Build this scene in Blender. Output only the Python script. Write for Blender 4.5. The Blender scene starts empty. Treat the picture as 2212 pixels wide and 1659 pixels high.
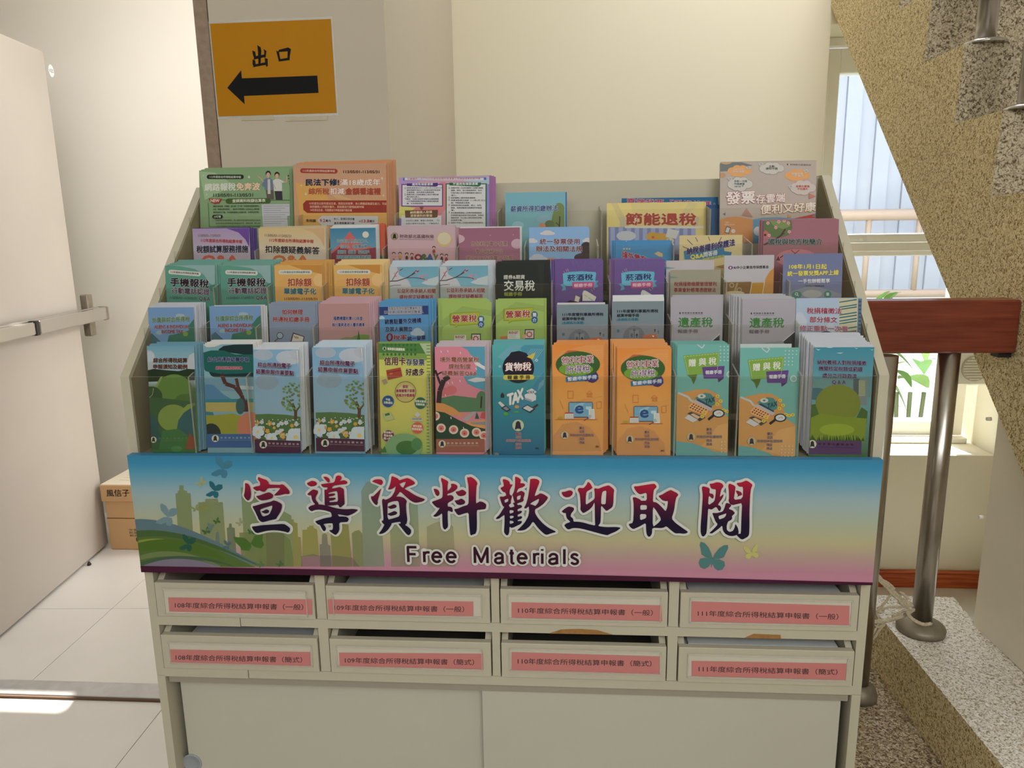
import bpy, bmesh, math, random
from mathutils import Vector, Matrix, noise
from mathutils.geometry import tessellate_polygon
random.seed(7)
S = bpy.context.scene
COL = S.collection
# ------------------------------------------------------------------ camera
FPX = 1600.0
CP = Vector((0.1291, -1.2757, 1.5)); PITCH, YAW, ROLL = .2025, -.0718, -.0151
def cam_axes():
    cy, sy, cp, sp = math.cos(YAW), math.sin(YAW), math.cos(PITCH), math.sin(PITCH)
    f = Vector((sy*cp, cy*cp, -sp)); r = Vector((cy, -sy, 0)); u = r.cross(f)
    cr, sr = math.cos(ROLL), math.sin(ROLL)
    return cr*r+sr*u, -sr*r+cr*u, f
CR, CU, CF = cam_axes()
cam = bpy.data.cameras.new('camera'); cam.sensor_width = 36; cam.lens = FPX/2212*36; cam.clip_start = .05
cam_o = bpy.data.objects.new('camera', cam); COL.objects.link(cam_o)
cam_o.matrix_world = Matrix(((CR.x, CU.x, -CF.x, CP.x), (CR.y, CU.y, -CF.y, CP.y), (CR.z, CU.z, -CF.z, CP.z), (0, 0, 0, 1)))
S.camera = cam_o
def ray(px, py): return CR*((px-1106)/FPX) - CU*((py-829.5)/FPX) + CF
def onY(px, py, Y): d = ray(px, py); return CP + d*((Y-CP.y)/d.y)
def onZ(px, py, Z): d = ray(px, py); return CP + d*((Z-CP.z)/d.z)
def onX(px, py, X): d = ray(px, py); return CP + d*((X-CP.x)/d.x)
def onP(px, py, p0, n): d = ray(px, py); return CP + d*((p0-CP).dot(n)/d.dot(n))
# ------------------------------------------------------------------ world, lights, exposure
S.view_settings.view_transform = 'Standard'; S.view_settings.look = 'None'
S.view_settings.gamma = 1; S.view_settings.use_curve_mapping = False
S.view_settings.exposure = 0.0
W = bpy.data.worlds.new('world'); S.world = W; W.use_nodes = True
_n = W.node_tree.nodes; _l = W.node_tree.links
_sky = _n.new('ShaderNodeTexSky'); _sky.sky_type = 'HOSEK_WILKIE'; _sky.turbidity = 6; _sky.ground_albedo = .6
_sky.sun_direction = Vector((-.1, .56, .95)).normalized()
_mx = _n.new('ShaderNodeMix'); _mx.data_type = 'RGBA'; _mx.inputs[0].default_value = .55
_l.new(_sky.outputs[0], _mx.inputs[6]); _mx.inputs[7].default_value = (.95, .97, 1, 1)
_l.new(_mx.outputs[2], _n['Background'].inputs[0]); _n['Background'].inputs[1].default_value = 3.2
def area(name, loc, target, sx, sy, power, color=(1, 1, 1)):
    l = bpy.data.lights.new(name, 'AREA'); l.shape = 'RECTANGLE'; l.size = sx; l.size_y = sy; l.energy = power; l.color = color
    o = bpy.data.objects.new(name, l); COL.objects.link(o); o.location = loc
    o.rotation_euler = (Vector(target)-Vector(loc)).to_track_quat('-Z', 'Y').to_euler(); return o
sun = bpy.data.lights.new('sun', 'SUN'); sun.energy = 20; sun.angle = .012; sun.color = (1, .95, .86)
sun_o = bpy.data.objects.new('sun', sun); COL.objects.link(sun_o)
sun_o.rotation_euler = Vector((.1, -.56, -.95)).to_track_quat('-Z', 'Y').to_euler()
area('daylight_in_entrance', (-1.35, 1.35, 2.9), (-1.6, 2.46, .1), 1.0, .8, 17, (.97, .985, 1))
area('entrance_side_fill', (.25, 2.45, 1.15), (-2.0, 2.0, .8), .8, 1.9, 19, (.97, .985, 1))  # added fill lamp behind the pillar, brightens door leaf and entrance wall
area('hall_front_fill', (-.1, -3.2, 2.65), (.1, 0, 1.0), 4.0, .8, 40, (.96, .98, 1))  # added frontal fill for the cabinet, set high to stay out of reflections
area('stair_front_fill', (.95, -2.7, 2.8), (1.25, 1.0, .5), 1.2, .9, 26, (.97, .985, 1))  # added fill for the stairs, landing and wall below the window
area('upper_landing_daylight', (.98, 1.05, 3.1), (-.3, 1.05, 1.7), .6, .8, 16, (.98, .985, 1))
area('sky_over_window', (1.45, 2.6, 2.95), (1.35, 1.3, .4), 1.2, .7, 80, (.95, .98, 1))
# ------------------------------------------------------------------ materials
KL = .80     # how much light falls on the cabinet front: printed colours are read off the photograph through it
def lin(c): c /= 255; return c/12.92 if c <= .04045 else ((c+.055)/1.055)**2.4
def alb(rgb, k=None):
    k = k or KL
    return tuple(min(lin(c)/k, .93) for c in rgb)+(1,)
MATS = {}
def mat(name, color, rough=.6, metal=0, noise_amt=0, scale=20, bump=0, bscale=60, spec=.5, alpha=1):
    if name in MATS: return MATS[name]
    m = bpy.data.materials.new(name); m.use_nodes = True; nt = m.node_tree; b = nt.nodes['Principled BSDF']
    b.inputs['Base Color'].default_value = color; b.inputs['Roughness'].default_value = rough
    b.inputs['Metallic'].default_value = metal; b.inputs['Specular IOR Level'].default_value = spec
    b.inputs['Alpha'].default_value = alpha
    tc = nt.nodes.new('ShaderNodeTexCoord')
    if noise_amt:
        n = nt.nodes.new('ShaderNodeTexNoise'); n.inputs['Scale'].default_value = scale; n.inputs['Detail'].default_value = 5
        r = nt.nodes.new('ShaderNodeValToRGB'); r.color_ramp.elements[0].position = .3; r.color_ramp.elements[1].position = .7
        r.color_ramp.elements[0].color = tuple(c*(1-noise_amt) for c in color[:3])+(1,); r.color_ramp.elements[1].color = color
        nt.links.new(tc.outputs['Object'], n.inputs['Vector']); nt.links.new(n.outputs['Fac'], r.inputs[0]); nt.links.new(r.outputs[0], b.inputs['Base Color'])
    if bump:
        n = nt.nodes.new('ShaderNodeTexNoise'); n.inputs['Scale'].default_value = bscale; n.inputs['Detail'].default_value = 3
        bp = nt.nodes.new('ShaderNodeBump'); bp.inputs['Strength'].default_value = bump; bp.inputs['Distance'].default_value = .002
        nt.links.new(tc.outputs['Object'], n.inputs['Vector']); nt.links.new(n.outputs['Fac'], bp.inputs['Height']); nt.links.new(bp.outputs[0], b.inputs['Normal'])
    MATS[name] = m; return m
def ink(rgb, a=1, k=None):
    lu = .3*rgb[0]+.59*rgb[1]+.11*rgb[2]; rgb = tuple(int(c*.9+lu*.1) for c in rgb)
    return mat('ink_%d_%d_%d_%d_%s' % (rgb+(int(a*100), k)), alb(rgb, k), .5, alpha=a, spec=.22)
def gradmat(name, stops, axis=2, coord='Generated', lo=0., hi=1., rough=.42, k=None):
    """printed colour gradient along one axis of the object"""
    if name in MATS: return MATS[name]
    m = bpy.data.materials.new(name); m.use_nodes = True; nt = m.node_tree; b = nt.nodes['Principled BSDF']
    tc = nt.nodes.new('ShaderNodeTexCoord'); sp = nt.nodes.new('ShaderNodeSeparateXYZ'); r = nt.nodes.new('ShaderNodeValToRGB'); mr = nt.nodes.new('ShaderNodeMapRange')
    mr.inputs[1].default_value = lo; mr.inputs[2].default_value = hi
    nt.links.new(tc.outputs[coord], sp.inputs[0]); nt.links.new(sp.outputs[axis], mr.inputs[0]); nt.links.new(mr.outputs[0], r.inputs[0])
    e = r.color_ramp.elements
    for i, (p, c) in enumerate(stops):
        x = e[i] if i < 2 else e.new(p)
        x.position = p; x.color = alb(c, k)
    nt.links.new(r.outputs[0], b.inputs['Base Color']); b.inputs['Roughness'].default_value = rough; b.inputs['Specular IOR Level'].default_value = .22
    MATS[name] = m; return m
def granite(name, c1, c2, c3, scale=130, bump=.9, rough=.75):
    """washed pebble render: worm-like grains with dark gaps"""
    m = bpy.data.materials.new(name); m.use_nodes = True; nt = m.node_tree; b = nt.nodes['Principled BSDF']; L = nt.links
    tc = nt.nodes.new('ShaderNodeTexCoord')
    n1 = nt.nodes.new('ShaderNodeTexNoise'); n1.inputs['Scale'].default_value = scale; n1.inputs['Detail'].default_value = 2.5; n1.inputs['Distortion'].default_value = 1.2
    v = nt.nodes.new('ShaderNodeTexVoronoi'); v.inputs['Scale'].default_value = scale*.45; v.feature = 'F1'
    L.new(tc.outputs['Object'], n1.inputs[0]); L.new(tc.outputs['Object'], v.inputs['Vector'])
    r = nt.nodes.new('ShaderNodeValToRGB'); e = r.color_ramp.elements
    e[0].position = .36; e[0].color = c1; e[1].position = .5; e[1].color = c2; x = e.new(.68); x.color = c3
    L.new(n1.outputs['Fac'], r.inputs[0])
    r2 = nt.nodes.new('ShaderNodeValToRGB'); r2.color_ramp.elements[0].position = .0; r2.color_ramp.elements[0].color = (.62, .56, .5, 1); r2.color_ramp.elements[1].position = .25; r2.color_ramp.elements[1].color = (1, 1, 1, 1)
    L.new(v.outputs['Distance'], r2.inputs[0])
    n3 = nt.nodes.new('ShaderNodeTexNoise'); n3.inputs['Scale'].default_value = 3; L.new(tc.outputs['Object'], n3.inputs[0])
    mr = nt.nodes.new('ShaderNodeMapRange'); mr.inputs[3].default_value = .86; mr.inputs[4].default_value = 1.1; L.new(n3.outputs['Fac'], mr.inputs[0])
    mm = nt.nodes.new('ShaderNodeMix'); mm.data_type = 'RGBA'; mm.blend_type = 'MULTIPLY'; mm.inputs[0].default_value = .8
    L.new(r.outputs[0], mm.inputs[6]); L.new(r2.outputs[0], mm.inputs[7])
    vm = nt.nodes.new('ShaderNodeVectorMath'); vm.operation = 'SCALE'; L.new(mm.outputs[2], vm.inputs[0]); L.new(mr.outputs[0], vm.inputs['Scale'])
    L.new(vm.outputs[0], b.inputs['Base Color'])
    bp = nt.nodes.new('ShaderNodeBump'); bp.inputs['Strength'].default_value = bump; bp.inputs['Distance'].default_value = .004
    L.new(n1.outputs['Fac'], bp.inputs['Height']); L.new(bp.outputs[0], b.inputs['Normal'])
    b.inputs['Roughness'].default_value = rough; MATS[name] = m; return m
def acrylic(name, tint, edge=0):
    m = bpy.data.materials.new(name); m.use_nodes = True; nt = m.node_tree; L = nt.links
    for n in list(nt.nodes):
        if n.type == 'BSDF_PRINCIPLED': nt.nodes.remove(n)
    out = nt.nodes['Material Output']
    t = nt.nodes.new('ShaderNodeBsdfTransparent'); t.inputs[0].default_value = tint+(1,)
    g = nt.nodes.new('ShaderNodeBsdfGlossy'); g.inputs['Roughness'].default_value = .08
    lw = nt.nodes.new('ShaderNodeLayerWeight'); pw = nt.nodes.new('ShaderNodeMath'); pw.operation = 'POWER'; pw.inputs[1].default_value = 5
    fr = nt.nodes.new('ShaderNodeMath'); fr.operation = 'MULTIPLY_ADD'; fr.inputs[1].default_value = .8; fr.inputs[2].default_value = .025
    L.new(lw.outputs['Facing'], pw.inputs[0]); L.new(pw.outputs[0], fr.inputs[0])
    mx = nt.nodes.new('ShaderNodeMixShader'); L.new(fr.outputs[0], mx.inputs[0]); L.new(t.outputs[0], mx.inputs[1]); L.new(g.outputs[0], mx.inputs[2])
    last = mx
    if edge:
        d = nt.nodes.new('ShaderNodeBsdfDiffuse'); d.inputs[0].default_value = (.62, .6, .52, 1)
        m2 = nt.nodes.new('ShaderNodeMixShader'); m2.inputs[0].default_value = edge; L.new(mx.outputs[0], m2.inputs[1]); L.new(d.outputs[0], m2.inputs[2]); last = m2
    L.new(last.outputs[0], out.inputs[0]); MATS[name] = m; return m
def srgb(r, g, b): return (lin(r), lin(g), lin(b), 1)
M_wall = mat('painted_wall', srgb(234, 226, 203), .8, noise_amt=.02, scale=2, bump=.15, bscale=35)
M_wall2 = mat('entrance_wall_paint', srgb(240, 234, 222), .8, noise_amt=.02, scale=2)
M_floor = mat('floor_tile_glaze', srgb(224, 219, 212), .22, noise_amt=.06, scale=3)
M_grout = mat('tile_joint', srgb(120, 112, 100), .9)
M_cab = mat('cream_laminate', alb((172, 166, 146)), .5, noise_amt=.05, scale=5)
M_cabin = mat('yellowed_inner_board', alb((150, 138, 108)), .55, noise_amt=.3, scale=9)
M_cabdark = mat('dark_lip', alb((140, 132, 118)), .5)  # darker tone for door track and cupboard back
M_door = mat('sliding_door_board', alb((172, 170, 155)), .35, noise_amt=.03, scale=3)
M_part = mat('bare_chipboard', alb((150, 108, 55)), .8, noise_amt=.3, scale=80)
M_acr = acrylic('clear_acrylic', (.965, .965, .95)); M_acre = acrylic('acrylic_cut_edge', (.85, .85, .8), .38); M_acrd = acrylic('dusty_acrylic', (.95, .95, .92), .1)
M_glass = acrylic('window_glass', (.9, .94, .97))
M_steel = mat('brushed_steel', srgb(190, 184, 175), .28, 1, noise_amt=.25, scale=12)
M_chrome = mat('dull_chrome', srgb(205, 203, 200), .22, 1)
M_dust = mat('dusty_steel', srgb(150, 140, 122), .55, .6, noise_amt=.3, scale=30)
M_black = mat('black_plastic', (.012, .01, .012, 1), .4)
M_doorp = mat('grey_door_paint', srgb(186, 176, 165), .6, noise_amt=.05, scale=4)
M_frame = mat('white_window_frame', srgb(246, 242, 232), .4)
M_paper = mat('white_paper', alb((196, 198, 196)), .6)
M_card = mat('corrugated_cardboard', srgb(198, 158, 112), .85, noise_amt=.06, scale=14)
M_pen = mat('pen_mark', srgb(70, 80, 70), .8)
# ------------------------------------------------------------------ mesh helpers
def addobj(name, bm, mats, parent=None, smooth=False):
    me = bpy.data.meshes.new(name); bm.to_mesh(me); bm.free()
    for m in (mats if isinstance(mats, (list, tuple)) else [mats]): me.materials.append(m)
    if smooth:
        for p in me.polygons: p.use_smooth = True
    o = bpy.data.objects.new(name, me); COL.objects.link(o)
    if parent is not None: o.parent = parent
    return o
def tag(o, label=None, cat=None, group=None, kind=None):
    if label: o['label'] = label
    if cat: o['category'] = cat
    if group: o['group'] = group
    if kind: o['kind'] = kind
    return o
def empty(name, loc=(0, 0, 0), label=None, cat=None, group=None):
    o = bpy.data.objects.new(name, None); COL.objects.link(o); o.location = loc; o.empty_display_size = .05
    bpy.context.view_layer.update()
    return tag(o, label, cat, group)
def box(bm, x0, x1, y0, y1, z0, z1, mi=0, bev=0):
    vs = [bm.verts.new(p) for p in ((x0, y0, z0), (x1, y0, z0), (x1, y1, z0), (x0, y1, z0), (x0, y0, z1), (x1, y0, z1), (x1, y1, z1), (x0, y1, z1))]
    fs = [bm.faces.new([vs[i] for i in q]) for q in ((0, 3, 2, 1), (4, 5, 6, 7), (0, 1, 5, 4), (1, 2, 6, 5), (2, 3, 7, 6), (3, 0, 4, 7))]
    for f in fs: f.material_index = mi
    if bev:
        es = list({e for f in fs for e in f.edges})
        r = bmesh.ops.bevel(bm, geom=es, offset=bev, segments=1, affect='EDGES')
        for f in r['faces']: f.material_index = mi
    return vs
def boxo(name, x0, x1, y0, y1, z0, z1, m, parent=None, bev=0):
    bm = bmesh.new(); box(bm, x0, x1, y0, y1, z0, z1, 0, bev); return addobj(name, bm, m, parent)
def prism(bm, pts, axis, a, b, mi=0):
    """extrude a 2D outline (other two axes in order) along axis from a to b"""
    def P(u, v, w): return ((w, u, v), (u, w, v), (u, v, w))[axis]
    A = [bm.verts.new(P(u, v, a)) for u, v in pts]; B = [bm.verts.new(P(u, v, b)) for u, v in pts]
    n = len(pts)
    fs = [bm.faces.new(A), bm.faces.new(B[::-1])]+[bm.faces.new([A[i], B[i], B[(i+1) % n], A[(i+1) % n]]) for i in range(n)]
    for f in fs: f.material_index = mi
    bmesh.ops.recalc_face_normals(bm, faces=fs)
def tube(bm, pts, r, seg=12, caps=True, mi=0):
    pts = [Vector(p) for p in pts]; rings = []
    up = None
    for i, p in enumerate(pts):
        d = (pts[min(i+1, len(pts)-1)]-pts[max(i-1, 0)]).normalized()
        if up is None: up = Vector((0, 0, 1)) if abs(d.z) < .9 else Vector((1, 0, 0))
        a = d.cross(up).normalized(); b = a.cross(d).normalized(); up = b
        rr = r[i] if isinstance(r, (list, tuple)) else r
        rings.append([bm.verts.new(p+a*(rr*math.cos(t))+b*(rr*math.sin(t))) for t in [2*math.pi*k/seg for k in range(seg)]])
    for A, B in zip(rings, rings[1:]):
        for k in range(seg):
            f = bm.faces.new([A[k], A[(k+1) % seg], B[(k+1) % seg], B[k]]); f.smooth = True; f.material_index = mi
    if caps: bm.faces.new(rings[0][::-1]).material_index = mi; bm.faces.new(rings[-1]).material_index = mi
def lathe(bm, prof, loc, seg=28, mi=0):
    rings = []
    for r, z in prof:
        rings.append([bm.verts.new((loc[0]+r*math.cos(t), loc[1]+r*math.sin(t), loc[2]+z)) for t in [2*math.pi*k/seg for k in range(seg)]])
    for A, B in zip(rings, rings[1:]):
        for k in range(seg):
            f = bm.faces.new([A[k], A[(k+1) % seg], B[(k+1) % seg], B[k]]); f.smooth = True; f.material_index = mi
    bm.faces.new(rings[0][::-1]).material_index = mi; bm.faces.new(rings[-1]).material_index = mi
# ------------------------------------------------------------------ flat print: text and shapes as ink layers on a sheet
GL = {}
def textmesh(s):
    """triangles of a line of lettering, normalised to a 1 x 1 box"""
    if s in GL: return GL[s]
    cu = bpy.data.curves.new('lettering', 'FONT'); cu.body = s; cu.resolution_u = 2
    o = bpy.data.objects.new('lettering', cu); COL.objects.link(o)
    me = o.evaluated_get(bpy.context.evaluated_depsgraph_get()).to_mesh(); me.calc_loop_triangles()
    vs = [(v.co.x, v.co.y) for v in me.vertices]; ts = [tuple(t.vertices) for t in me.loop_triangles]
    x0 = min(v[0] for v in vs); x1 = max(v[0] for v in vs); y0 = min(v[1] for v in vs); y1 = max(v[1] for v in vs)
    if s.strip('一-.·') == '': y0 -= .3; y1 += .3
    vs = [((a-x0)/(x1-x0), (b-y0)/(y1-y0)-.5) for a, b in vs]
    bpy.data.objects.remove(o); bpy.data.curves.remove(cu)
    GL[s] = (vs, ts); return GL[s]
def clip(poly, w, h):
    for ax, lim, sg in ((0, -w/2, 1), (0, w/2, -1), (1, 0, 1), (1, h, -1)):
        out = []
        for i in range(len(poly)):
            a, b = poly[i], poly[(i+1) % len(poly)]
            da, db = (a[ax]-lim)*sg, (b[ax]-lim)*sg
            if da >= 0: out.append(a)
            if (da >= 0) != (db >= 0):
                t = da/(da-db); out.append((a[0]+(b[0]-a[0])*t, a[1]+(b[1]-a[1])*t))
        poly = out
        if len(poly) < 3: return []
    return poly
class Sheet:
    """collects ink layers for a sheet of paper whose local frame is x right, z up, front towards -y"""
    def __init__(s, M, w, h, tr, eps=1.2e-5):
        s.M = M; s.Mi = M.inverted(); s.w = w; s.h = h; s.tr = tr; s.y = -2e-4; s.eps = eps
        s.p0 = M.translation.copy(); s.nrm = (M.to_3x3() @ Vector((0, -1, 0))).normalized()
        s.groups = {}
    def uv(s, x, y):
        x, y = s.tr(x, y); q = s.Mi @ onP(x, y, s.p0, s.nrm); return (q.x, q.z)
    def _add(s, grp, vs, fs, m):
        s.y -= s.eps; g = s.groups.setdefault(grp, [[], [], [], []])
        b = len(g[0]); y = s.y
        g[0] += [(x, y, z) for x, z in vs]; g[1] += [tuple(i+b for i in f) for f in fs]
        if m not in g[3]: g[3].append(m)
        g[2] += [g[3].index(m)]*len(fs)
    def poly(s, m, pts, grp='picture', holes=(), raw=False, noclip=False):
        q = pts if raw else [s.uv(*p) for p in pts]
        if not noclip: q = clip(q, s.w, s.h) if not holes else q
        if len(q) < 3: return
        hs = [[s.uv(*p) for p in h] for h in holes]
        loops = [[Vector((a, b, 0)) for a, b in q]]+[[Vector((a, b, 0)) for a, b in h] for h in hs]
        tri = tessellate_polygon(loops); allv = q+[p for h in hs for p in h]
        s._add(grp, allv, [tuple(t) for t in tri], m)
        return allv, tri
    def ell(s, m, cx, cy, rx, ry, grp='picture', n=22):
        s.poly(m, [(cx+rx*math.cos(2*math.pi*k/n), cy+ry*math.sin(2*math.pi*k/n)) for k in range(n)], grp)
    def text(s, t, x0, y0, x1, y1, h, m, halo=None, wt=0, hw=None, sh=None, grp='lettering'):
        vs, ts = textmesh(t)
        a = s.uv(x0, y0); b = s.uv(x1, y1); up = s.uv((x0+x1)/2, (y0+y1)/2-h); mid = s.uv((x0+x1)/2, (y0+y1)/2)
        dx, dz = b[0]-a[0], b[1]-a[1]; ux, uz = up[0]-mid[0], up[1]-mid[1]
        H = math.hypot(ux, uz)
        base = [(a[0]+dx*u+ux*v, a[1]+dz*u+uz*v) for u, v in vs]
        def lay(mm, offs):
            for ox, oz in offs:
                V = [(p[0]+ox, p[1]+oz) for p in base]
                s._add(grp, V, [t for t in ts if s.inside(V, t)], mm)
        if sh: lay(sh, [(H*.07, -H*.07)])
        if halo:
            r = H*(hw or .06); lay(halo, [(r*math.cos(k*math.pi/3.5), r*math.sin(k*math.pi/3.5)) for k in range(7)])
        r = H*wt
        lay(m, [(0, 0)] if not wt else [(r, 0), (-r, 0), (0, r), (0, -r)])
    def inside(s, V, t):
        return all(abs(V[i][0]) < s.w/2+.0003 and 0 < V[i][1] < s.h+.0003 for i in t)
    def emblem(s, cx, cy, r, disc=(190, 190, 165), bell=(35, 32, 45), grp='emblem', ring=None):
        if ring: s.ell(ink(ring), cx, cy, r*1.1, r*1.1, grp)
        if disc: s.ell(ink(disc), cx, cy, r, r, grp)
        k = r*.78
        s.poly(ink(bell), [(cx+a*k, cy+b*k) for a, b in ((-.22, -.95), (.22, -.95), (.34, -.8), (.3, -.72), (.55, -.62), (.5, -.3), (.62, .3), (.72, .85), (.5, .95), (.3, .72), (-.3, .72), (-.5, .95), (-.72, .85), (-.62, .3), (-.5, -.3), (-.55, -.62), (-.3, -.72), (-.34, -.8))], grp)
    def build(s, parent, local=False):
        out = []
        for g, (V, F, MI, MM) in s.groups.items():
            me = bpy.data.meshes.new(g); me.from_pydata(V, [], F)
            for m in MM: me.materials.append(m)
            me.polygons.foreach_set('material_index', MI)
            nm = g.split('#')[0]; me.name = nm; o = bpy.data.objects.new(nm, me); COL.objects.link(o); o.parent = parent; out.append(o)
            if local: o.matrix_local = s.M
        return out
# ================================================================== the setting
def struct(name, bm, m, smooth=False): return tag(addobj(name, bm, m, None, smooth), kind='structure')
def sbox(name, boxes, m):
    bm = bmesh.new()
    for b in boxes: box(bm, *b)
    return struct(name, bm, m)
FL = sbox('floor', [(-4, 3.2, -3.5, 2.75, -.12, -.012)], M_grout)
def tiles(xs, ys, ang, piv):
    cache = {}
    for i in range(len(xs)-1):
        for j in range(len(ys)-1):
            w, d = round(xs[i+1]-xs[i], 3), round(ys[j+1]-ys[j], 3)
            if (w, d) not in cache:
                bm = bmesh.new(); box(bm, -w/2+.0012, w/2-.0012, -d/2+.0012, d/2-.0012, -.012, 0)
                cache[(w, d)] = addobj('floor_tile', bm, M_floor, FL); o = cache[(w, d)]
            else:
                o = cache[(w, d)].copy(); COL.objects.link(o)
            c = Vector(((xs[i]+xs[i+1])/2-piv[0], (ys[j]+ys[j+1])/2-piv[1])); ca, sa = math.cos(ang), math.sin(ang)
            o.location = (piv[0]+c.x*ca-c.y*sa, piv[1]+c.x*sa+c.y*ca, 0); o.rotation_euler.z = ang
tiles([-1.165-.6*4+.6*k for k in range(11)], [-1.9, -1.3, -.7, -.1, .503, .83], .03, (-1.165, .503))
tiles([-.74, -.14, .46, 1.06, 1.66, 2.26], [.83, 1.43, 1.76], 0, (0, 0))
tiles([-1.735-.6*2+.6*k for k in range(5)], [.86, 1.413, 2.013, 2.5], .045, (-1.735, 1.413))
# door threshold
bm = bmesh.new(); box(bm, -2.06, -.76, .822, .9, -.01, .012, 0, .002); box(bm, -2.06, -.76, .815, .822, -.012, .008, 1)
struct('trim_1', bm, [mat('worn_steel_strip', srgb(205, 204, 203), .3, .35, noise_amt=.15, scale=25), mat('rusty_edge', srgb(96, 70, 50), .7)])
# pillar with an added opening behind for the entrance fill, walls, ceiling
sbox('wall_pillar', [(-.727, -.297, .6, 1.76, 0, 3.2), (-.727, -.6, 1.74, 2.47, 2.5, 3.2)], mat('pillar_shaded_paint', srgb(196, 186, 168), .75, noise_amt=.02, scale=3, bump=.15, bscale=35))  # wall paint darkened to carry the pillar's shade
sbox('trim_2', [(-.762, -.729, .598, .84, 0, 3.2)], mat('speckled_door_frame', srgb(158, 136, 116), .7, noise_amt=.25, scale=60))
WX0, WX1, WZ0, WZ1 = 1.114, 1.88, .577, 2.235
sbox('wall_back', [(-.3, WX0, 1.75, 2.06, 0, 3.2), (WX0, WX1, 1.75, 2.06, 0, WZ0), (WX0, WX1, 1.75, 2.06, WZ1, 3.2), (WX1, 3.2, 1.55, 2.06, 0, 3.2)], M_wall)
sbox('wall_entrance', [(-4, -.6, 2.46, 2.6, 0, 2.78), (-4, -.6, 2.46, 2.6, 3.12, 3.2), (-4, -2.5, 2.46, 2.6, 2.78, 3.12), (-1.8, -.6, 2.46, 2.6, 2.78, 3.12)], M_wall2)
sbox('wall_left', [(-4, -2.06, .62, .84, 0, 3.2), (-2.06, -.72, .62, .84, 2.5, 3.2), (-4.1, -4, -3.5, 2.6, 0, 3.2)], M_wall2)
sbox('wall_right', [(3.2, 3.3, -3.5, 2.06, 0, 3.2)], M_wall)
sbox('wall_front', [(-4, 3.2, -3.6, -3.5, 0, 3.2)], M_wall)
sbox('ceiling', [(-4.1, 3.3, -3.6, 2.6, 3.2, 3.3)], M_wall2)
bm = bmesh.new(); box(bm, .2, 1.95, 1.731, 1.749, .0, .062, 0, .001); box(bm, .2, 1.95, 1.729, 1.749, .063, .074, 0, .003)
M_bb = mat('orange_wood_skirting', srgb(196, 92, 46), .4); 
_nt = M_bb.node_tree; _w = _nt.nodes.new('ShaderNodeTexNoise'); _w.inputs['Scale'].default_value = 6; _w.inputs['Detail'].default_value = 8
_tc = _nt.nodes.new('ShaderNodeTexCoord'); _mp = _nt.nodes.new('ShaderNodeMapping'); _mp.inputs['Scale'].default_value = (1, 1, 22)
_r = _nt.nodes.new('ShaderNodeValToRGB'); _r.color_ramp.elements[0].position = .35; _r.color_ramp.elements[1].position = .65; _r.color_ramp.elements[0].color = srgb(170, 66, 30); _r.color_ramp.elements[1].color = srgb(214, 112, 60)
_nt.links.new(_tc.outputs['Object'], _mp.inputs[0]); _nt.links.new(_mp.outputs[0], _w.inputs[0]); _nt.links.new(_w.outputs['Fac'], _r.inputs[0]); _nt.links.new(_r.outputs[0], _nt.nodes['Principled BSDF'].inputs['Base Color'])
struct('baseboard_back', bm, M_bb)
# window: frame, transom, two panes
bm = bmesh.new()
FY0, FY1 = 1.975, 2.045
gx0, gx1 = 1.236, 1.765
zt0, zt1 = 1.378, 1.47
for b in ((WX0, gx0, .6, 2.2), (gx1, WX1-.02, .6, 2.2)): box(bm, b[0], b[1], FY0, FY1, b[2], b[3], 0, .003)
box(bm, gx0, gx1, FY0, FY1, .6, .664, 0, .003); box(bm, gx0, gx1, FY0, FY1, 2.105, 2.2, 0, .003); box(bm, gx0, gx1, FY0-.0, FY1, zt0, zt1, 0, .003)
box(bm, gx0, gx1, FY0-.02, FY0, zt0+.02, zt1-.035, 0, .002); box(bm, WX0, WX1-.02, FY0-.03, FY0, 2.2, WZ1, 0, .003); box(bm, gx1-.002, gx1+.02, FY0-.012, FY0, .62, 2.18, 0, .002)
box(bm, WX0, WX1-.02, FY0-.05, FY0, WZ0, .6, 0, .003); box(bm, WX0+.06, WX0+.075, FY0-.012, FY0, .62, 2.18, 0, .002)
win = struct('window_1', bm, M_frame)
for z0, z1 in ((.664, zt0), (zt1, 2.105)): boxo('pane', gx0, gx1, 2.005, 2.011, z0, z1, M_glass, win)
# ------------------------------------------------------------------ stairs at the right
SX = 1.11
G_side = granite('pebble_render_lit', srgb(150, 120, 74), srgb(232, 212, 160), srgb(252, 240, 200), 170, 1., .85)  # same render, lit tone of the side faces put into the colour
G_riser = granite('pebble_render_shaded', srgb(96, 80, 58), srgb(182, 168, 140), srgb(214, 204, 178), 150, 1., .8)  # same render, shade on the risers put into the colour
G_top = granite('pebble_render_pale', srgb(160, 142, 118), srgb(240, 232, 218), srgb(255, 254, 250), 170, 1.2, .42)  # paler tone for upward faces
G_low = granite('pebble_render_dark', srgb(84, 64, 44), srgb(164, 144, 114), srgb(220, 208, 182), 140, 1.2, .45)  # darker tone for the step top
nos = [onX(2085, 94, SX), onX(2167, 238, SX)]
dy, dz = nos[1].y-nos[0].y, nos[1].z-nos[0].z
low = [onX(*p, SX) for p in ((1790, 0), (1905, 310), (2051, 648), (2212, 1032))]
sl = (low[0].z-low[3].z)/(low[0].y-low[3].y)
up_pts = []
for k in range(-5, 10):
    y, z = nos[0].y+dy*k, nos[0].z+dz*k
    if y > 1.74: continue
    if z < .56: break
    up_pts += [(y-dy*.94 if False else y-dy+.012, z), (y, z)]
    up_pts.append((y+.012, z+dz))
up_pts[0] = (1.749, up_pts[0][1])
y_last = up_pts[-1][0]
def under(y): return low[3].z+(y-low[3].y)*sl
prof = up_pts+[(y_last, .548), (low[3].y-(low[3].z-.548)/sl, .548), (1.749, under(1.749))]
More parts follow.
